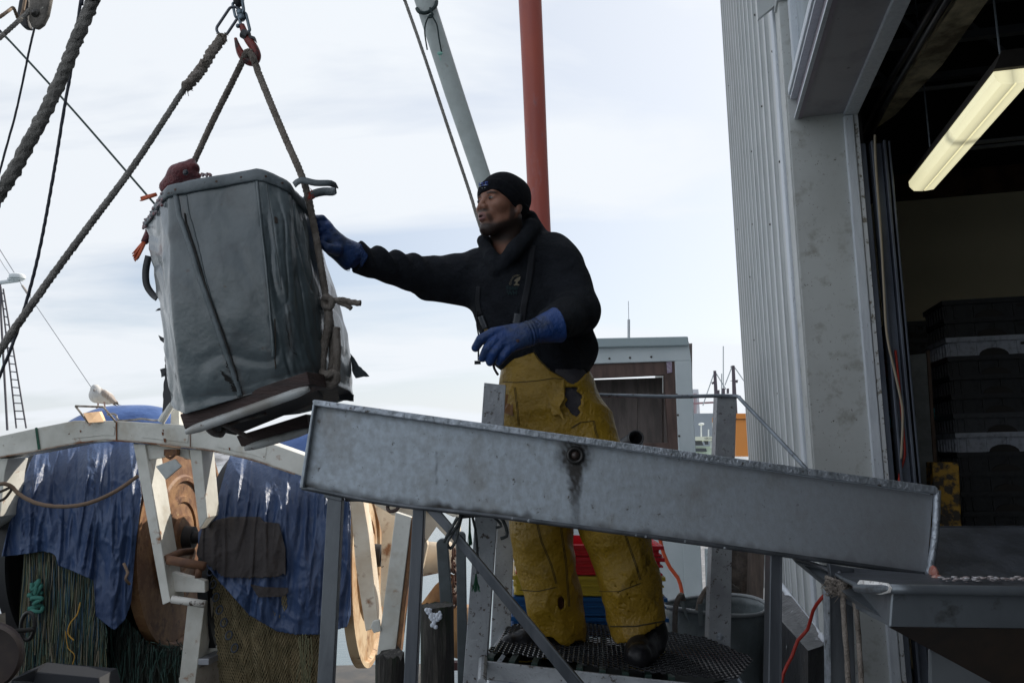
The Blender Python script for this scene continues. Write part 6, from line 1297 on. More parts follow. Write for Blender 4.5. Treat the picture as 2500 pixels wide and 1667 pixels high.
# spars behind the worker
wpole = mat('white_spar_paint', (0.42, 0.46, 0.45), 0.5, c2=(0.36, 0.39, 0.38), vs=8, spots=[((0.05, 0.04, 0.035), 28, (0.68, 0.72)), ((0.22, 0.18, 0.13), 10, (0.66, 0.78))])
sp = thing('outrigger_pole', 'grey white leaning pole with dark rope tied near its top', 'pole', P(1175, 480, 6.0))
m = MB(); m.tube([P(850, -580, 5.9), P(1010, -80, 6.0), P(1036, 0, 6.0), P(1108, 225, 6.05), P(1180, 440, 6.1), P(1210, 530, 6.1), P(1405, 1120, 6.15)], [0.08, 0.078, 0.080, 0.076, 0.068, 0.066, 0.06], 28); obj('spar', m, wpole, sp, smooth=True)
dgr = mat('dark_green_rope', (0.02, 0.035, 0.035), 0.9)
m = MB(); m.tube(dens([P(1018, 22, 5.98), P(1024, 30, 5.90), P(1040, 32, 5.88), P(1055, 24, 5.89), P(1064, 14, 5.93), P(1066, 4, 6.0)], 0.01), 0.014, 10, lobes=3, twist=60)
m.tube(dens([P(1050, 36, 5.88), P(1040, 55, 5.87), P(1037, 80, 5.88), P(1043, 122, 5.88)], 0.01), 0.006, 8); m.tube(dens([P(1052, 36, 5.88), P(1066, 60, 5.88), P(1072, 95, 5.88), P(1078, 128, 5.9)], 0.01), 0.006, 8)
m.tube(dens([P(1050, 20, 5.88), P(1056, 40, 5.86), P(1046, 42, 5.86), P(1058, 34, 5.86)], 0.01), 0.009, 8); obj('tied_rope', m, dgr, sp, smooth=True)
m = MB(); m.ball(P(1074, 131, 5.9), 0.02, 8, (1.2, 0.6, 0.8)); m.tube([P(1072, 134, 5.9), P(1076, 148, 5.9)], 0.003, 5); obj('frayed_tip', m, mat('mint_fray', (0.25, 0.50, 0.42), 0.9), sp)
op = mat('orange_red_paint', (0.42, 0.085, 0.050), 0.45, c2=(0.33, 0.07, 0.055), vs=4, vt=(0.35, 0.7), spots=[((0.10, 0.05, 0.045), 14, (0.66, 0.74)), ((0.36, 0.16, 0.17), 7, (0.6, 0.8))], stretch=(1, 1, 0.3), bump=0.2, bs=14)
m = MB(); m.tube([P(1270, -800, 6.6), P(1288, -120, 6.6), P(1294, 0, 6.6), P(1303, 200, 6.6), P(1311, 400, 6.6), P(1321, 620, 6.6), P(1345, 1120, 6.6)], [0.11, 0.106, 0.103, 0.098, 0.0945, 0.0915, 0.091], 36)
tag(obj('boom_mast', m, op, smooth=True), 'thick orange red steel mast rising behind the worker', 'mast')
rope([(830, -500, 5.0), (975, -40, 5.0), (988, 0, 5.0), (1030, 120, 5.0), (1100, 330, 5.0), (1150, 480, 5.0), (1165, 530, 5.0), (1250, 790, 5.0), (1345, 1080, 5.0)], 0.0105, 'twisted grey guy rope left of the leaning pole', 'guy_rope', mm=thick, twist=90, n=10, step=0.012)

# ------------------------------------------------------------------ fish in the bag
redf = mat('redfish_skin', (0.16, 0.018, 0.022), 0.35, c2=(0.07, 0.010, 0.018), vs=16, spots=((0.30, 0.10, 0.09), 60, (0.66, 0.74)), bump=0.8, bs=120); finm = mat('orange_fin', (0.62, 0.13, 0.05), 0.5)
def fish(p):
    d = un([rc(p, P(408, 458, 2.62), P(440, 428, 2.60), 0.026, 0.038), rc(p, P(440, 428, 2.60), P(468, 412, 2.60), 0.038, 0.026), rc(p, P(455, 410, 2.60), P(471, 392, 2.60), 0.020, 0.006)], 0.015)
    d = sm(d, rc(p, P(468, 428, 2.60), P(484, 430, 2.60), 0.020, 0.010), 0.01)
    d = smx(d, -el(p, P(480, 412, 2.58), (0.012, 0.02, 0.010)), 0.006)
    return d+0.003*wav(p, 90, 8)+0.002*wav(p, 180, 8, 9)
lo, hi = bb([P(400, 465, 2.6), P(486, 388, 2.6)], 0.06)
fs = obj('redfish', nets(fish, lo, hi, 0.003), redf, smooth=True); tag(fs, 'dark red fish head sticking out over the bag rim', 'fish')
m = MB(); m.ball(P(453, 421, 2.555), 0.010, 12, (1, 0.5, 1)); e_ = obj('eye', m, mat('fish_eye', (0.015, 0.02, 0.03), 0.1), fs, smooth=True)
m = MB()
for k in range(14): a = P(398+k*1.5, 462-k*2.4, 2.61); m.tube([a, a+V(-0.012-0.004*random.random(), 0, 0.004+0.01*random.random())], [0.002, 0.0006], 5)
obj('dorsal_spine', m, redf, fs)
def tail(x0, y0, pts, Y, label):
    m = MB(); n = len(pts)
    for i in range(n-1):
        for k in range(5):
            f = k/5; a = (pts[i][0]+(pts[i+1][0]-pts[i][0])*f, pts[i][1]+(pts[i+1][1]-pts[i][1])*f); b_ = P(x0, y0, Y); e = P(a[0]+random.uniform(-2, 2), a[1]+random.uniform(-2, 2), Y+random.uniform(-0.006, 0.006))
            m.tube([b_+(e-b_)*0.05, b_.lerp(e, 0.5), e], [0.006, 0.0045, 0.0018], 6)
    tag(obj('fish_tail', m, finm, smooth=True), label, 'fish', 'orange fish tails over the bag rim')
tail(384, 474, [(345, 481), (343, 492), (352, 488)], 2.63, 'upper orange fish tail poking out left of the bag rim')
tail(356, 586, [(324, 622), (328, 638), (340, 630), (338, 618)], 2.76, 'lower orange fish tail hanging outside the bag on the left')
m = MB(); m.tube([P(372, 560, 2.78), P(352, 592, 2.76)], [0.02, 0.012], 10); tag(obj('small_fish', m, redf, smooth=True), 'dark red fish stem leading to the lower orange tail', 'fish')
m = MB()
for k in range(60):
    a = random.uniform(4.1, 5.9); m.ball(onb(a, random.uniform(0, 0.08), 0.008+random.uniform(0, 0.006)), random.uniform(0.003, 0.007), 6)
for k in range(16): m.ball(P(505+random.uniform(-14, 14), 427+random.uniform(-3, 4), 2.56), random.uniform(0.003, 0.006), 6)
i3 = tag(obj('ice_crumbs', m, mat('pink_ice', (0.42, 0.38, 0.40), 0.3, c2=(0.25, 0.08, 0.08), vs=50), smooth=True), 'crushed ice and gills clinging to the left bag rim', 'ice'); i3['kind'] = 'stuff'
m = MB()
for k in range(20): a = P(752+random.uniform(-5, 9), 470+random.uniform(-8, 14), 2.55); m.tube([a, a+V(random.uniform(-.01, .015), 0, random.uniform(-.02, .015))], [0.002, 0.0008], 5)
tag(obj('red_fray', m, mat('red_fibre', (0.45, 0.06, 0.04), 0.7)), 'red frayed fibres on the sling rope by the loop handle', 'twine')
# ================================================================== THE TRAWLER ON THE LEFT
cream = mat('weathered_white_paint', (0.70, 0.69, 0.64), 0.5, c2=(0.48, 0.47, 0.42), vs=1.6, vt=(0.4, 0.65), spots=[((0.30, 0.13, 0.05), 5, (0.62, 0.72)), ((0.12, 0.06, 0.03), 14, (0.70, 0.74)), ((0.38, 0.32, 0.24), 2.2, (0.55, 0.75))], bump=0.3, bs=20)
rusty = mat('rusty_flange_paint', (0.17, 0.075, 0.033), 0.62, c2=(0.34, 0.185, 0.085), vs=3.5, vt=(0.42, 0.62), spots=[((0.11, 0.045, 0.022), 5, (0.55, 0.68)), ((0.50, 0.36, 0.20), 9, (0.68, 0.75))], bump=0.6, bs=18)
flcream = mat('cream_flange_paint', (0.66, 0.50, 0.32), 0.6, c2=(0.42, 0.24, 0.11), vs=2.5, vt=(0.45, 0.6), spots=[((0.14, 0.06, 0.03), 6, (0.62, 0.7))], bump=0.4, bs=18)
drum_d = mat('dark_flange', (0.018, 0.018, 0.020), 0.6)
def tarpm(n, c, c2): return mat(n, c, 0.40, c2=c2, vs=2.2, vt=(0.35, 0.65), bump=0.8, bs=22, bd=4, bump2=(1.6, 4.5), rough2=0.55, spec=0.5, stretch=(1.4, 1, 0.5))
tb = tarpm('blue_tarp', (0.038, 0.072, 0.165), (0.024, 0.046, 0.115))
trawl = thing('trawler_gantry', 'white painted gantry beam and frame over the net reels of a moored trawler', 'gantry', P(400, 1660, 8))
gY = 7.6
top = [(-120, 1080), (0, 1064), (82, 1046), (183, 1026), (283, 1027), (439, 1036), (580, 1057), (650, 1078), (740, 1110), (900, 1175)]; botm = [(-120, 1130), (0, 1115), (82, 1101), (183, 1081), (256, 1073), (338, 1078), (503, 1096), (617, 1121), (731, 1160), (900, 1220)]
def yb(c, x): return float(np.interp(x, [a for a, _ in c], [b_ for _, b_ in c]))
m = MB(); xs = list(np.linspace(-120, 900, 69)); rows = []
for f_, dy in ((0, 0.36), (0, 0.0), (1, 0.0), (1, 0.36)):
    rows.append([P(x, yb(botm if f_ else top, x), gY+dy*0)+V(0, dy, 0) for x in xs])
m.grid(rows+[rows[0]]); obj('gantry_beam', m, cream, trawl, autos=True, bevel=0.008)
# raised plates and rust seams on the beam
for (x0, x1) in ((175, 283), (346, 463), (530, 652)):
    pts = [(x, yb(top, x)+6) for x in np.linspace(x0, x1, 8)]+[(x, yb(botm, x)-11) for x in np.linspace(x1, x0, 8)]
    m = MB(); pts[0] = (pts[0][0], pts[0][1]+4); pts[8] = (pts[8][0]-5, pts[8][1]); m.plate(pts, gY-0.006, 0.0055)
    obj('beam_plate', m, cream, trawl, bevel=0.003)
m = MB(); 
for x, w in ((284, 3), (464, 1.5)): m.plate([(x-w/2, yb(top, x)), (x+w/2, yb(top, x)), (x+w/2, yb(botm, x)), (x-w/2, yb(botm, x))], gY-0.010, 0.006)
for x, y, r in ((397, 1058, 2.5), (402, 1074, 3), (398, 1050, 1.5), (196, 1052, 1.5), (560, 1095, 2)): m.plate([(x-r, y-r*1.6), (x+r, y-r), (x+r*0.7, y+r*2), (x-r*0.6, y+r*1.5)], gY-0.012, 0.004)
obj('rust_streak', m, mat('rust', (0.16, 0.06, 0.025), 0.8), trawl)
m = MB(); m.plate([(85, 1044), (90, 1043), (98, 1096), (92, 1098)], gY-0.012, 0.008); obj('green_strap', m, mat('green_strap_cloth', (0.02, 0.08, 0.05), 0.8), trawl)
def post(f, s, name='post', mm=cream, Y=gY+0.03, back=0.32):
    """f: front face px outline, s: receding side px (right edge offset)"""
    mb = MB(); mb.prism([P(x, y, Y) for x, y in f], (0.0, back, 0)); return obj(name, mb, mm, trawl, bevel=0.006)
post([(325, 1083), (354, 1084), (416, 1468), (397, 1476)], None); post([(462, 1096), (492, 1098), (506, 1262), (487, 1292)], None)
post([(-60, 1120), (20, 1118), (12, 1150), (0, 1260), (-60, 1300)], None, Y=gY+0.05)
m = MB(); m.plate([(356, 1084), (460, 1096), (464, 1122), (420, 1108), (393, 1118), (362, 1122)], gY+0.06, 0.05); obj('cross_member', m, cream, trawl, bevel=0.006)
m = MB(); m.plate([(402, 1392), (500, 1418), (500, 1446), (420, 1444)], gY+0.16, 0.1); obj('cross_member', m, cream, trawl, bevel=0.006)
m = MB(); m.plate([(458, 1472), (500, 1468), (476, 1672), (436, 1672)], gY+0.3, 0.25)
m.plate([(498, 1560), (556, 1590), (470, 1667), (440, 1700), (436, 1655)], gY+0.62, 0.06); obj('cross_member', m, cream, trawl, bevel=0.006)
m = MB(); m.tube([P(408, 1362, gY+0.05), P(440, 1348, gY+0.3), P(470, 1345, gY+0.4)], 0.035, 12); m.tube([P(410, 1366, gY), P(500, 1382, gY)], 0.042, 12); m.tube([P(486, 1382, gY), P(484, 1410, gY)], 0.03, 10); obj('rusty_bracket', m, mat('bracket_rust', (0.10, 0.045, 0.025), 0.7, c2=(0.17, 0.08, 0.04), vs=14), trawl, smooth=True)
m = MB(); m.tube([P(420, 1462, gY), P(500, 1474, gY)], 0.035, 14); obj('guide_pipe', m, mat('chipped_white_pipe', (0.6, 0.58, 0.54), 0.4, spots=((0.06, 0.04, 0.03), 16, (0.58, 0.64))), trawl, smooth=True)
m = MB(); m.plate([(380, 1138), (426, 1120), (442, 1138), (404, 1170)], gY-0.06, 0.03); obj('notice_plate', m, mat('plate_grey', (0.46, 0.48, 0.47), 0.5, c2=(0.36, 0.38, 0.38), vs=9), trawl, bevel=0.003)
m = MB(); m.box(P(420, 1104, gY-0.02), 0.12, 0.08, 0.06); m.tube(dens([P(405, 1110, gY-0.05), P(415, 1118, gY-0.06), P(428, 1108, gY-0.05)], 0.02), 0.015, 8); obj('rusty_fitting', m, mat('dark_rust', (0.10, 0.045, 0.025), 0.8, c2=(0.22, 0.10, 0.04), vs=20), trawl)
m = MB(); m.tube([P(0, 1116, gY-0.02)]+[P(x, yb(botm, x)+1, gY-0.01) for x in range(40, 740, 40)], 0.008, 6); obj('lower_lip', m, mat('rust_lip', (0.20, 0.09, 0.045), 0.8, c2=(0.45, 0.42, 0.36), vs=6), trawl)
# reels: flanges are discs facing sideways, axis nearly left to right
def reel(cL, cR, rad, Yc, label, mL, mR, tilt=R(0)):
    ax = V(math.cos(tilt), -math.sin(tilt), 0); a = P(*cL, Yc); b_ = a+ax*(P(*cR, Yc)-a).length
    t = thing('net_reel', label, 'net reel', V(a.x, a.y, a.z-rad))
    for c, mm, sgn in ((a, mL, 1), (b_, mR, 1)):
        mb = MB(); pr_ = [(-0.03, 0.0), (-0.03, rad*0.96), (-0.045, rad*0.97), (-0.045, rad), (0.055, rad), (0.055, rad*0.955), (0.012, rad*0.94), (0.008, rad*0.60), (0.03, rad*0.58), (0.03, rad*0.54), (0.0, rad*0.53), (-0.005, rad*0.40), (0.02, rad*0.39), (0.02, rad*0.34), (0.0, rad*0.33), (0.01, rad*0.22), (0.05, rad*0.21), (0.05, 0.0)]
        mb.lathe(c, ax, pr_, 72); obj('flange', mb, mm, t, autos=True)
        mb = MB(); mb.lathe(c+ax*0.05, ax, [(0, 0.13), (0.10, 0.12), (0.10, 0.07), (0.22, 0.06), (0.22, 0)], 20); obj('hub', mb, drum_d, t, autos=True)
    mb = MB(); mb.lathe(a, ax, [(0.01, rad*0.62), ((b_-a).length*0.5, rad*0.68), ((b_-a).length-0.05, rad*0.60)], 48); obj('drum', mb, drum_d, t, smooth=True)
    return t, a, b_, ax
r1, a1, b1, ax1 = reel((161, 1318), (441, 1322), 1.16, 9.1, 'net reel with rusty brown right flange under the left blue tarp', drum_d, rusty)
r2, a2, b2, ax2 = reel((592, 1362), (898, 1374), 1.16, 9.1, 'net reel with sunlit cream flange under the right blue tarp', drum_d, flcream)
m = MB()
for k in range(7): y = 1395+k*31; x = 506+k*5+k*k*0.8; c = P(x+8, y, 7.9); m.tube([c+V(0.03*math.cos(a), 0.02*math.sin(a), 0.035*math.sin(a)) for a in np.linspace(0, 6.28, 13)[:-1]], 0.008, 6, closed=True)
obj('cable_coil', m, mat('blue_black_steel', (0.03, 0.04, 0.06), 0.35, 0.5), r2, smooth=True)
# draped sheets: photo-space outline, depth from the roll beneath, real folds
def drape(topc, botc, x0, x1, Yf, name, mm, amp=0.03, nx=180, ny=120, seed=0.0, vfreq=1.0, th=0.006, rag=2.0):
    rows = []
    tx = [a for a, _ in topc]; ty = [b_ for _, b_ in topc]; bx = [a for a, _ in botc]; by = [b_ for _, b_ in botc]
    for j in range(ny+1):
        v = j/ny; row = []
        for i in range(nx+1):
            x = x0+(x1-x0)*i/nx; yt = np.interp(x, tx, ty); yb_ = np.interp(x, bx, by)+rag*(mnoise.noise(V(x*0.16, seed, 0))+0.6*mnoise.noise(V(x*0.5, seed, 5))); y = yt+(yb_-yt)*v
            Yd = Yf(x, y, v)
            w = mnoise.noise(V(x*0.020*vfreq, y*0.0045, seed)); w2 = mnoise.noise(V(x*0.040*vfreq+y*0.004, y*0.0055, seed+3)); w3 = mnoise.noise(V(x*0.12, y*0.05, seed+6))
            w4 = mnoise.noise(V(x*0.022-y*0.012, y*0.013+x*0.01, seed+9)); w5 = mnoise.noise(V(x*0.07+y*0.03, y*0.05-x*0.02, seed+12)); d = amp*(1.7*w+0.8*max(0, 1-abs(w2)*3.0)+0.30*max(0, 1-abs(w4)*4)+0.10*max(0, 1-abs(w5)*4)*max(0, 0.6+w*2)+0.06*w3)+0.04
            row.append(P(x, y, Yd-d))
        rows.append(row)
    mb = MB(); mb.grid(rows); return obj(name, mb, mm, smooth=True, solid=th)
def cylY(cx, cy, Rpx, Yc, front):   # roll of net: depth bulges towards the viewer and curls back at the top
    def f(x, y, v):
        k = (cy-y)/Rpx
        b_ = math.sqrt(max(0, 1-min(1, max(0, k))**2)); e = ((x-cx[0])/(cx[1]-cx[0])-0.5)*2
        return Yc-front*b_+0.02*abs(e)**3
    return f
tp1 = drape([(5, 1352), (20, 1290), (50, 1190), (72, 1130), (95, 1092), (180, 1060), (256, 1055), (320, 1062), (336, 1120), (345, 1205)],
            [(5, 1358), (60, 1352), (105, 1345), (128, 1350), (137, 1358), (142, 1380), (165, 1388), (229, 1416), (231, 1440), (233, 1476), (226, 1496), (240, 1508), (279, 1538), (305, 1512), (320, 1470), (330, 1340), (345, 1210)], 5, 345,
            cylY((5, 345), 1310, 250, 9.1, 1.19), 'blue_tarp', tb, amp=0.055, seed=1.0)
tag(tp1, 'blue tarp over the left net reel with a long torn hanging corner', 'tarp')
tp2 = drape([(484, 1300), (497, 1280), (530, 1220), (562, 1110), (610, 1110), (735, 1150), (852, 1200), (856, 1250)],
            [(484, 1352), (503, 1378), (530, 1412), (608, 1500), (676, 1540), (720, 1548), (783, 1548), (846, 1530), (856, 1500)], 484, 856,
            cylY((484, 856), 1360, 262, 9.1, 1.20), 'blue_tarp', tb, amp=0.052, seed=4.0)
tag(tp2, 'blue tarp wrapped round the right net reel with brown cloth patch', 'tarp')
brn = mat('brown_cloth', (0.030, 0.024, 0.024), 0.8, c2=(0.045, 0.038, 0.038), vs=3, bump=0.7, bs=22, bump2=(0.8, 7))
f2 = cylY((484, 856), 1360, 262, 9.1, 1.20)
bp = drape([(480, 1348), (494, 1290), (530, 1268), (562, 1261), (635, 1261), (645, 1273), (681, 1277), (697, 1340)], [(480, 1354), (503, 1375), (549, 1409), (620, 1410), (670, 1408), (697, 1400)], 480, 697, lambda x, y, v: f2(x, y, v)-0.07, 'brown_cloth', brn, amp=0.03, seed=4.0, nx=110, ny=60, rag=7)
tag(bp, 'dark brown cloth bulging through the tear in the right tarp', 'cloth')
bp = drape([(612, 1425), (640, 1432), (704, 1434)], [(612, 1428), (631, 1457), (690, 1456), (704, 1446)], 612, 704, lambda x, y, v: f2(x, y, v)-0.08, 'brown_cloth', brn, amp=0.015, seed=4.0, nx=50, ny=20, rag=1)
tag(bp, 'smaller brown cloth scrap low on the right tarp', 'cloth')
# sunlit tarp mounds showing above and behind the beam
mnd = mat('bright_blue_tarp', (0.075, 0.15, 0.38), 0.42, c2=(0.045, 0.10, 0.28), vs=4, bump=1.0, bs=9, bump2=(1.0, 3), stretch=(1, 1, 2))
def mound(c, r, label, sc):
    c = P(*c); f = lambda p: el(p, c, sc)+0.03*wav(p, 5, 6)+0.012*wav(p, 14, 6, 8)
    o = obj('tarp_mound', nets(f, np.array(c)-np.array(sc)-0.15, np.array(c)+np.array(sc)+0.15, 0.035), mnd, smooth=True); return tag(o, label, 'tarp')
mound((318, 1075, 9.2), 1, 'sunlit blue tarp mound just above the gantry beam beside the gull', (0.80, 0.5, 0.42))
mound((770, 1145, 8.8), 1, 'sunlit blue tarp behind the beam at the end of the chute', (0.62, 0.4, 0.45))
# nets
def strands(n, x0, x1, yt, yl0, yl1, Yf, cols, label, name, w=0.004, seed=0):
    rs = random.Random(seed); t = thing(name, label, 'fishing net', P((x0+x1)/2, yl1, 8))
    for ci, c in enumerate(cols):
        mb = MB()
        for k in range(n//len(cols)):
            x = rs.uniform(x0, x1); y0 = yt(x); y1 = rs.uniform(yl0, yl1); ph = rs.uniform(0, 6.28); a = rs.uniform(2, 9); Yd = Yf(x)-rs.uniform(0, 0.10); dr = rs.uniform(-16, 16)
            pts = [P(x+a*math.sin(ph+q*4.5)*q+dr*q, y0+(y1-y0)*q, Yd+0.03*math.sin(ph+q*7)) for q in np.linspace(0, 1, 9)]
            mb.tube(pts, w*rs.uniform(0.5, 1.5), 4, caps=False)
        obj('net_strand', mb, c, t)['kind'] = 'stuff'
    return t
nc = [mat('net_'+k, c, 0.9) for k, c in dict(olive=(0.13, 0.13, 0.075), teal=(0.05, 0.10, 0.085), green=(0.10, 0.13, 0.095), dark=(0.03, 0.038, 0.032), blue=(0.035, 0.075, 0.11), tan=(0.19, 0.165, 0.12)).items()]
t1b = [(5, 1330), (105, 1335), (137, 1345), (142, 1370), (229, 1400), (233, 1470), (279, 1530), (320, 1480)]
fn = strands(1500, 60, 250, lambda x: yb(t1b, x)-8, 1540, 1700, lambda x: 8.05, nc, 'green and blue net strands hanging below the left tarp', 'fishing_net', seed=2)
strands(500, 180, 470, lambda x: (1505 if x < 300 else 1505+min(75, (x-300)*1.1))+6*math.sin(x*1.7), 1560, 1700, lambda x: 8.3, [nc[3], nc[1], nc[3]], 'dark green netting heaped below the rusty brown flange', 'fishing_net', seed=5)
backm = mat('dark_net_mass', (0.022, 0.026, 0.020), 0.95, c2=(0.045, 0.05, 0.035), vs=9, bump=1.0, bs=30)
def mass(pts, Y, sc, label):
    fs_ = [P(*p) for p in pts]; f = lambda p: un([el(p, c, s_) for c, s_ in zip(fs_, sc)], 0.1)+0.03*wav(p, 9, 7)+0.015*wav(p, 28, 7, 6)
    lo, hi = bb(fs_, 0.7); return nets(f, lo, hi, 0.035)
obj('net_heap', mass([(150, 1450, 8.65), (220, 1560, 8.65), (330, 1640, 8.75), (440, 1665, 8.9)], 8, [(0.5, 0.42, 0.6), (0.55, 0.4, 0.45), (0.6, 0.4, 0.33), (0.3, 0.35, 0.25)], ''), backm, fn, smooth=True)
m = MB(); rs = random.Random(3)
for k in range(5):
    c = P(82+rs.uniform(-8, 8), 1425+k*14, 7.85); m.tube(dens([c+V(rs.uniform(-.07, .07), rs.uniform(-.03, .03), rs.uniform(-.05, .05)) for _ in range(6)], 0.02), 0.018, 8, lobes=3, twist=60)
obj('twisted_cord', m, mat('teal_rope', (0.04, 0.16, 0.13), 0.9), fn, smooth=True)
m = MB(); m.tube(dens([P(196, 1470, 7.3), P(188, 1500, 7.3), P(172, 1520, 7.3), P(166, 1545, 7.3), P(180, 1562, 7.3)], 0.02), 0.006, 6); m.tube(dens([P(160, 1540, 7.3), P(166, 1580, 7.3), P(182, 1600, 7.3), P(170, 1640, 7.3)], 0.02), 0.004, 6); obj('orange_strand', m, mat('orange_twine', (0.40, 0.22, 0.03), 0.8), fn)
# diamond mesh net on the right reel
netm = mat('olive_net', (0.26, 0.21, 0.12), 0.9, c2=(0.16, 0.135, 0.075), vs=6); netd = mat('net_roll_dark', (0.030, 0.026, 0.018), 0.95, c2=(0.06, 0.05, 0.03), vs=12, bump=1.0, bs=24)
nt_ = thing('fishing_net', 'olive brown diamond mesh net sagging below the right tarp', 'fishing net', P(650, 1690, 7.3))
def nsurf(u, v, o=0.0):
    x = 515+u*(300)+v*26*(1-u); y = (1400+u*118-28*math.sin(math.pi*u))+v*(330); 
    Y = 8.10-0.22*math.sin(math.pi*min(1, 0.15+u*0.8))+0.25*max(0, u-0.75)*2-0.05*mnoise.noise(V(u*9, v*2, 1))-0.03*mnoise.noise(V(u*24, v*3, 4))+0.18*v*v
    return P(x+3*mnoise.noise(V(u*20, v*10, 0)), y, Y+o)
m = MB(); m.grid([[nsurf(i/40, j/30, 0.05) for i in range(41)] for j in range(31)]); obj('net_roll', m, netd, nt_, smooth=True)
m = MB(); NU, NV = 52, 44
for j in range(NV+1):
    for i in range(NU+1): m.v.append(nsurf(min(1, (i+0.5*(j % 2))/NU), j/NV, 0.02*mnoise.noise(V(i*0.3, j*0.3, 0))))
W_ = NU+1
for j in range(0, NV-1):
    for i in range(NU-1):
        o_ = j % 2; a = j*W_+i+(0 if o_ else 0); top_ = j*W_+i+ (0); l = (j+1)*W_+(i if o_ else i-1); r_ = l+1; bt_ = (j+2)*W_+i
        if l >= (j+1)*W_ and r_ < (j+2)*W_: m.f.append((top_, r_, bt_, l))
obj('net_mesh', m, netm, nt_, wire=0.015)['kind'] = 'stuff'
t_ = MB(); rs = random.Random(9)
for k in range(9): x = rs.uniform(728, 772); t_.tube([P(x, 1545+rs.uniform(0, 20), 7.25), P(x+rs.uniform(-8, 8), 1610, 7.25), P(x+rs.uniform(-14, 14), 1690, 7.28)], 0.004, 4)
obj('net_strand', t_, nc[0], nt_)['kind'] = 'stuff'
# ropes on the reels
rust_rope = mat('brown_reel_rope', (0.17, 0.115, 0.08), 0.9)
rope([(-30, 1190, 7.1), (10, 1180, 7.1), (32, 1190, 7.15), (45, 1205, 7.15), (90, 1228, 7.12), (150, 1236, 7.1), (215, 1228, 7.1), (280, 1200, 7.2), (336, 1162, 7.4)], 0.017, 'brown rope slung across the front of the left tarp', 'sag_rope', mm=rust_rope, twist=40, step=0.03, n=10)
rope([(-40, 1205, 7.2), (0, 1200, 7.2), (30, 1188, 7.15), (18, 1210, 7.15), (0, 1222, 7.2), (-30, 1226, 7.2)], 0.012, 'dark rope knotted at the left frame edge', 'dark_rope', mm=mat('tarred_rope', (0.05, 0.04, 0.035), 0.9), twist=40, step=0.03, n=8)
rope([(302, 1375, 7.7), (312, 1398, 7.65), (306, 1412, 7.6), (316, 1425, 7.7)], 0.013, 'small tan rope end tied at the rim of the rusty flange', 'rope_end', mm=rust_rope, twist=40, step=0.03, n=8)
rope([(-40, 1542, 6.6), (20, 1541, 6.6), (60, 1538, 6.7), (80, 1535, 6.8)], 0.018, 'dark mooring rope above the trawler bulwark at left', 'mooring_rope', mm=mat('moor_dark', (0.03, 0.03, 0.028), 0.9), twist=30, step=0.03, n=10)
m = MB(); c = P(68, 1528, 6.8); m.tube([c+V(0.075*math.cos(a)*0.75, 0, 0.11*math.sin(a)) for a in np.linspace(0, 6.28, 25)[:-1]], 0.016, 10, closed=True); tag(obj('steel_ring', m, mat('black_steel', (0.02, 0.02, 0.02), 0.4, 0.4), smooth=True), 'black steel ring on the mooring rope at left', 'ring')
# hull, bulwark, deck gear
hull = mat('bulwark_cream', (0.34, 0.31, 0.27), 0.65, c2=(0.24, 0.21, 0.17), vs=5, spots=[((0.14, 0.09, 0.06), 14, (0.6, 0.7))], bump=0.6, bs=60)
hu = thing('trawler_hull', 'cream bulwark and steel rail of the moored trawler', 'boat', P(200, 1700, 7.6))
m = MB(); m.prism([P(-120, 1590, 10.6), P(90, 1535, 10.6), P(250, 1505, 10.6), P(600, 1590, 10.6), P(880, 1660, 10.6), P(880, 1900, 10.6), P(-120, 1900, 10.6)], (0, 0.12, 0)); obj('bulwark', m, hull, hu)
m = MB(); rst_ = mat('rail_steel', (0.30, 0.31, 0.34), 0.4, 0.3, c2=(0.2, 0.2, 0.22), vs=5); m.bar(P(-120, 1592, 10.6), P(90, 1542, 10.6), 0.18, 0.10); m.bar(P(90, 1542, 10.6), P(220, 1508, 10.6), 0.18, 0.10); obj('cap_rail', m, rst_, hu, bevel=0.008); obj('cap_rail', MB().bar(P(495, 1615, 7.9), P(580, 1575, 8.6), 0.12, 0.06), rst_, hu, bevel=0.008)
m = MB(); m.prism([P(480, 1632, 7.9), P(582, 1578, 8.6), P(600, 1700, 8.6), P(470, 1720, 7.9)], (0.02, 0.05, 0)); obj('inner_plating', m, hull, hu)
m = MB(); m.prism([P(-100, 1620, 6.9), P(-10, 1500, 7.2), P(0, 1900, 7.2), P(-100, 1900, 6.9)], (0.02, 0.1, 0)); obj('fore_plate', m, hull, hu)
m = MB(); m.prism([P(28, 1660, 6.2), P(60, 1640, 6.5), P(240, 1655, 6.6), P(300, 1900, 6.4), P(0, 1900, 6.2)], (0, 0.3, 0)); tag(obj('engine_cover', m, mat('dark_cover', (0.007, 0.009, 0.014), 0.7)), 'dark blue grey cover at the bottom left corner', 'cover')
m = MB(); m.prism([V(-9, 6.6, -0.95), V(-1.2, 6.6, -0.95), V(-1.2, 10.6, -0.95), V(-9, 10.6, -0.95)], (0, 0, -1.5)); obj('deck', m, mat('trawler_deck', (0.06, 0.06, 0.06), 0.6, c2=(0.10, 0.09, 0.08), vs=4), hu)
m = MB(); rr_ = P(-30, 1600, 6.5); m.lathe(rr_, (0.35, -1, 0), [(0, 0.0), (0, 0.24), (0.03, 0.262), (0.1, 0.262), (0.13, 0.24)], 40); m.f = m.f
tag(obj('trawl_door', m, mat('dark_brown_steel', (0.045, 0.03, 0.028), 0.5, c2=(0.07, 0.05, 0.04), vs=7), autos=True), 'dark brown round steel drum edge at the lower left corner', 'drum')
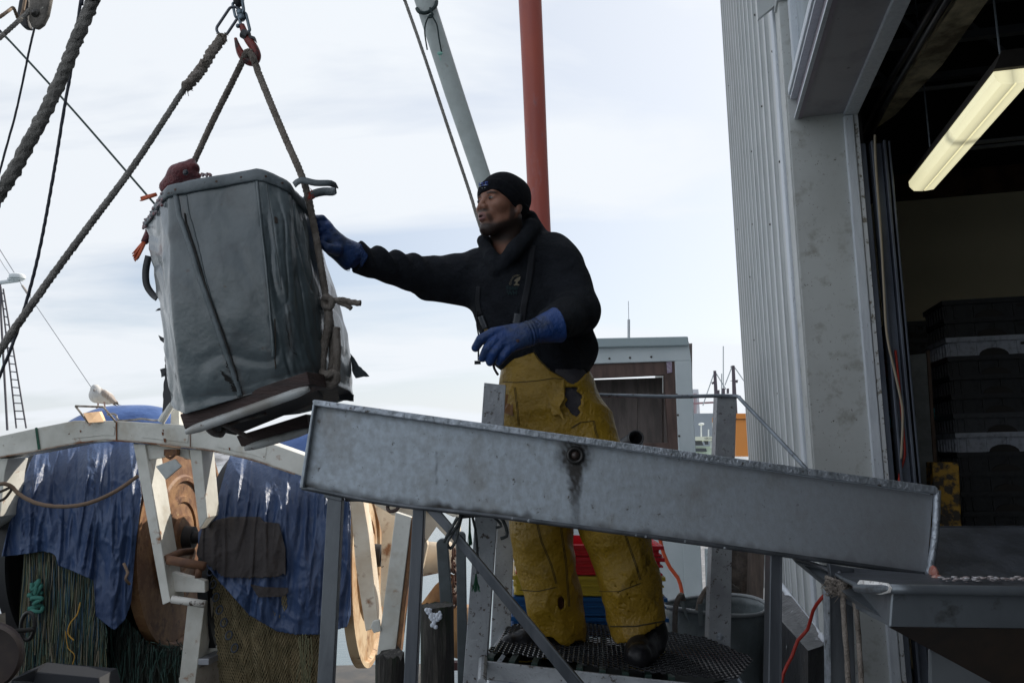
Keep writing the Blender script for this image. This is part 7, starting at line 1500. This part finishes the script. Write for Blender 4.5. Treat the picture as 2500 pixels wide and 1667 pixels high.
# aft frame, seen sunlit under the chute
fr = thing('stern_frame', 'sunlit rust stained stern frame of struts seen under the chute', 'frame', P(960, 1600, 7.2))
def fpart(pts, Y, th, name='strut', mm=cream): mb = MB(); mb.plate(pts, Y, th); return obj(name, mb, mm, fr, bevel=0.005)
sunc = mat('sunlit_white_paint', (0.78, 0.70, 0.58), 0.5, c2=(0.62, 0.50, 0.37), vs=2.5, spots=[((0.28, 0.13, 0.06), 4, (0.60, 0.70)), ((0.10, 0.05, 0.03), 12, (0.68, 0.73))], bump=0.3, bs=20)  # lit version of the cream paint, sunshine put into the colour
fpart([(852, 1180), (880, 1180), (900, 1300), (925, 1530), (893, 1540), (868, 1380)], 7.05, 0.22, mm=sunc)
fpart([(900, 1180), (930, 1180), (990, 1300), (940, 1480), (928, 1480), (932, 1300)], 7.5, 0.15, mm=sunc)
fpart([(966, 1250), (1004, 1262), (985, 1420), (964, 1600), (920, 1600), (940, 1450)], 6.6, 0.14, mm=cream); fpart([(1005, 1262), (1012, 1264), (975, 1600), (965, 1600)], 6.62, 0.20, mm=rusty)
fpart([(890, 1180), (1125, 1180), (1125, 1250), (1108, 1262), (1060, 1240), (1005, 1260), (985, 1252), (960, 1258), (900, 1222)], 6.9, 0.10, 'head_plate', sunc)
fpart([(1112, 1245), (1122, 1245), (1126, 1460), (1108, 1460)], 6.9, 0.12, mm=sunc)
fpart([(1035, 1250), (1060, 1238), (1112, 1300), (1108, 1330), (1065, 1285), (1035, 1330)], 6.95, 0.08, mm=sunc)
fpart([(1010, 1330), (1035, 1300), (1044, 1330), (1012, 1480), (1004, 1480)], 6.95, 0.12, mm=sunc)
fpart([(910, 1515), (926, 1512), (930, 1540), (912, 1545), (905, 1530)], 6.58, 0.03, 'lug')
m = MB(); m.lathe(P(1046, 1362, 7.3), (1, -0.1, 0.05), [(-0.1, 0.0), (-0.1, 0.16), (0.12, 0.13), (0.3, 0.14), (0.32, 0.0)], 28); obj('winch_drum', m, sunc, fr, smooth=True)
m = MB(); m.lathe(P(1072, 1470, 7.3), (0.7, -0.2, 0.9), [(-0.26, 0.05), (-0.1, 0.12), (0.1, 0.12), (0.25, 0.09)], 24); m.tube([P(1128, 1480, 7.2), P(1136, 1600, 7.2)], 0.10, 16); obj('curved_pipe', m, mat('ochre_pipe', (0.36, 0.20, 0.08), 0.6, c2=(0.22, 0.11, 0.05), vs=5), fr, smooth=True)
m = MB(); m.tube(dens([P(946, 1238, 6.85), P(950, 1230, 6.8), P(962, 1228, 6.8), P(972, 1234, 6.82), P(968, 1244, 6.8), P(952, 1248, 6.8), P(946, 1240, 6.82)], 0.02), 0.016, 10); obj('shackle', m, mat('rust_black', (0.05, 0.03, 0.025), 0.6), fr, smooth=True)
m = MB()
for k in range(8):
    c = P(1108+3*math.sin(k*1.7), 1350+k*17, 6.8); m.tube([c+(V(1, 0, 0) if k % 2 else V(0.3, 0.95, 0))*(0.026*math.cos(a))+V(0, 0, 1)*(0.045*math.sin(a)) for a in np.linspace(0, 6.28, 13)[:-1]], 0.010, 7, closed=True)
m.box(P(1106, 1462, 6.8), 0.10, 0.05, 0.07); obj('rusty_chain', m, mat('chain_rust', (0.14, 0.06, 0.035), 0.7, c2=(0.06, 0.03, 0.02), vs=30), fr, smooth=True)
# floodlight, cables, stub post and gull on the beam
fl_ = thing('broken_floodlight', 'broken floodlight in a wire bracket on the gantry beam', 'floodlight', P(240, 1030, 7.55))
m = MB()
for a, b_ in (((184, 991), (216, 1032)), ((184, 991), (252, 993)), ((252, 993), (283, 1030))): m.tube([P(*a, 7.55), P(*b_, 7.55)], 0.010, 8)
obj('bracket', m, mat('bracket_steel', (0.16, 0.13, 0.10), 0.5, c2=(0.4, 0.35, 0.3), vs=20), fl_, smooth=True)
m = MB(); m.prism([P(202, 1008, 7.50), P(242, 1004, 7.62), P(254, 1030, 7.60), P(216, 1032, 7.48)], (0, 0.05, 0.005)); obj('reflector', m, mat('copper_reflector', (0.75, 0.50, 0.30), 0.3, 0.6), fl_, bevel=0.004)
m = MB(); m.tube(dens([P(262, 1012, 7.7), P(275, 1010, 7.7), P(284, 1014, 7.7), P(290, 1026, 7.65), P(330, 1024, 7.65), P(345, 1022, 7.65), P(380, 1026, 7.65), P(395, 1022, 7.65), P(402, 1010, 7.65), P(398, 998, 7.65)], 0.03), 0.010, 8)
tag(obj('beam_cable', m, mat('cable_dark', (0.07, 0.07, 0.07), 0.5, c2=(0.6, 0.55, 0.5), vs=5), smooth=True), 'loose cable lying along the top of the gantry beam', 'cable')
m = MB(); m.plate([(418, 998), (436, 998), (438, 1036), (416, 1036)], 7.7, 0.12); m.tube(dens([P(393, 1030, 7.6), P(405, 1010, 7.6), P(420, 985, 7.6), P(428, 975, 7.6)], 0.03), 0.035, 10); tag(obj('beam_stub', m, cream), 'white stub post on the beam by the bag corner', 'post')
gull_m = mat('gull_plumage', (0.60, 0.59, 0.58), 0.8, spots=((0.50, 0.45, 0.42), 30, (0.6, 0.75)), attr=[('wing', (0.22, 0.15, 0.11)), ('dark', (0.06, 0.05, 0.05))])
gY_ = 7.9
def gull(p):
    d = un([rc(p, P(238, 965, gY_), P(262, 972, gY_+0.05), 0.078, 0.060), rc(p, P(258, 970, gY_+0.05), P(285, 983, gY_+0.09), 0.055, 0.016), rc(p, P(234, 955, gY_), P(232, 949, gY_-0.02), 0.050, 0.034), el(p, P(232.5, 947, gY_-0.02), (0.031, 0.037, 0.032))], 0.03)
    d = sm(d, rc(p, P(254, 962, gY_+0.0), P(280, 982, gY_+0.04), 0.046, 0.016), 0.008)
    return sm(d, rc(p, P(231, 950, gY_-0.05), P(229, 952, gY_-0.085), 0.010, 0.005), 0.008)
lo, hi = bb([P(225, 940, gY_), P(296, 990, gY_+0.1)], 0.12); gv, gf = nets(gull, lo, hi, 0.0075); gx, gy = PX(gv)
g_ = obj('gull', (gv, gf), gull_m, smooth=True); tag(g_, 'young gull with speckled brown wings standing on the gantry beam', 'gull')
cellw = 0.65+0.35*np.sin(gx*2.1+gy*0.9)*np.sin(gy*2.3-gx*0.5)
attr(g_, 'wing', (ss(gx, 243, 250)*(1-ss(gy-(955+0.75*(gx-250)), 8, 16))*(ss(gy-(948+0.62*(gx-250)), -3, 2))*cellw*1.0).clip(0, 1)); attr(g_, 'dark', (ss(gx, 276, 282)*0.9*ss(gy, 978, 984)).clip(0, 1))
glg = mat('gull_leg', (0.45, 0.30, 0.27), 0.6)
for a_, b_ in ((240, 239), (254, 256)): obj('leg', MB().tube([P(a_, 980, gY_), P(b_, 992, gY_), P(b_, 994, gY_-0.01), P(b_-4, 996, gY_-0.04)], [0.008, 0.007, 0.007, 0.005], 6), glg, g_)
m = MB(); m.tube([P(229.8, 951, gY_-0.075), P(228.5, 955, gY_-0.11)], [0.008, 0.003], 8); obj('bill', m, mat('gull_bill', (0.06, 0.05, 0.05), 0.5), g_)
m = MB(); m.ball(P(229.5, 946.5, gY_-0.05), 0.006, 8); obj('eye', m, blackm, g_)
m = MB()
for a, b_ in (((278, 982), (292, 990)), ((276, 985), (288, 992)), ((274, 981), (296, 989))): m.prism([P(a[0], a[1]-1.5, gY_+0.07), P(b_[0], b_[1], gY_+0.12), P(a[0]-1, a[1]+2.5, gY_+0.08)], (0, 0.01, 0.0))
obj('tail_feather', m, mat('gull_tail', (0.09, 0.07, 0.07), 0.7), g_)
# far boats at the left
lt = thing('distant_trawler', 'distant trawler mast with ladder shrouds and white radar dome', 'trawler', P(40, 1060, 22))
lm_ = mat('far_steel', (0.09, 0.085, 0.10), 0.6); fw = mat('far_white', (0.65, 0.68, 0.70), 0.5)
m = MB()
A_, B_, C_, D_ = (2, 700), (40, 1045), (8, 705), (64, 1045)
m.tube([P(*A_, 22), P(*B_, 22)], 0.022, 6); m.tube([P(*C_, 22), P(*D_, 22)], 0.022, 6)
for k in range(17):
    t = 0.04+k/17*0.95; m.tube([P(*lerp2(A_, B_, t), 22), P(*lerp2(C_, (D_[0]+2, D_[1]), t), 22)], 0.016, 5)
m.tube([P(0, 690, 22), P(2, 760, 22), P(18, 1050, 22)], 0.03, 6); obj('ladder_shroud', m, lm_, lt)
m = MB(); m.tube([P(-30, 694, 22), P(45, 684, 22)], 0.06, 8); m.box(P(38, 682, 22), 0.35, 0.2, 0.06); m.lathe(P(42, 680, 22), (0, 0, 1), [(0, 0.0), (0, 0.20), (0.05, 0.21), (0.10, 0.20), (0.14, 0.12), (0.145, 0)], 24); obj('radar', m, fw, lt, autos=True)
m = MB(); m.tube([P(-20, 580, 22), P(0, 610, 22), P(35, 666, 22)], 0.012, 5); m.tube([P(46, 682, 22), P(55, 700, 22)], 0.010, 5); m.tube([P(72, 722, 22), P(226, 950, 22)], 0.010, 5); m.tube([P(-20, 600, 22), P(10, 650, 22), P(24, 670, 22)], 0.008, 5); obj('stay', m, mat('far_wire', (0.35, 0.35, 0.37), 0.6), lt)
m = MB(); m.tube([P(54, 697, 22), P(72, 722, 22)], [0.03, 0.045], 8); obj('insulator', m, mat('insulator', (0.4, 0.36, 0.33), 0.6), lt)
m = MB(); m.plate([(-120, 1105), (110, 1102), (110, 1240), (-120, 1240)], 24, 3); obj('superstructure', m, mat('far_dark', (0.06, 0.065, 0.07), 0.7, c2=(0.25, 0.27, 0.3), vs=0.8, stretch=(1, 1, 3)), lt)
m = MB(); m.plate([(-120, 1240), (100, 1238), (110, 1300), (-120, 1300)], 23.5, 3.5); obj('rail_band', m, fw, lt)
gb_ = thing('green_boat', 'green hulled boat with an orange stripe beyond the left reel', 'boat', P(0, 1480, 14))
m = MB(); m.plate([(-300, 1385), (160, 1385), (150, 1484), (-300, 1484)], 14, 3); obj('hull', m, mat('green_hull', (0.10, 0.26, 0.20), 0.5, c2=(0.16, 0.33, 0.27), vs=0.8), gb_)
m = MB(); m.plate([(-300, 1432), (158, 1430), (158, 1442), (-300, 1448)], 13.96, 0.1); obj('stripe', m, mat('orange_stripe', (0.55, 0.16, 0.09), 0.5), gb_)
m = MB(); m.plate([(-300, 1300), (165, 1300), (160, 1384), (-300, 1384)], 14.4, 2); obj('deckhouse', m, fw, gb_)
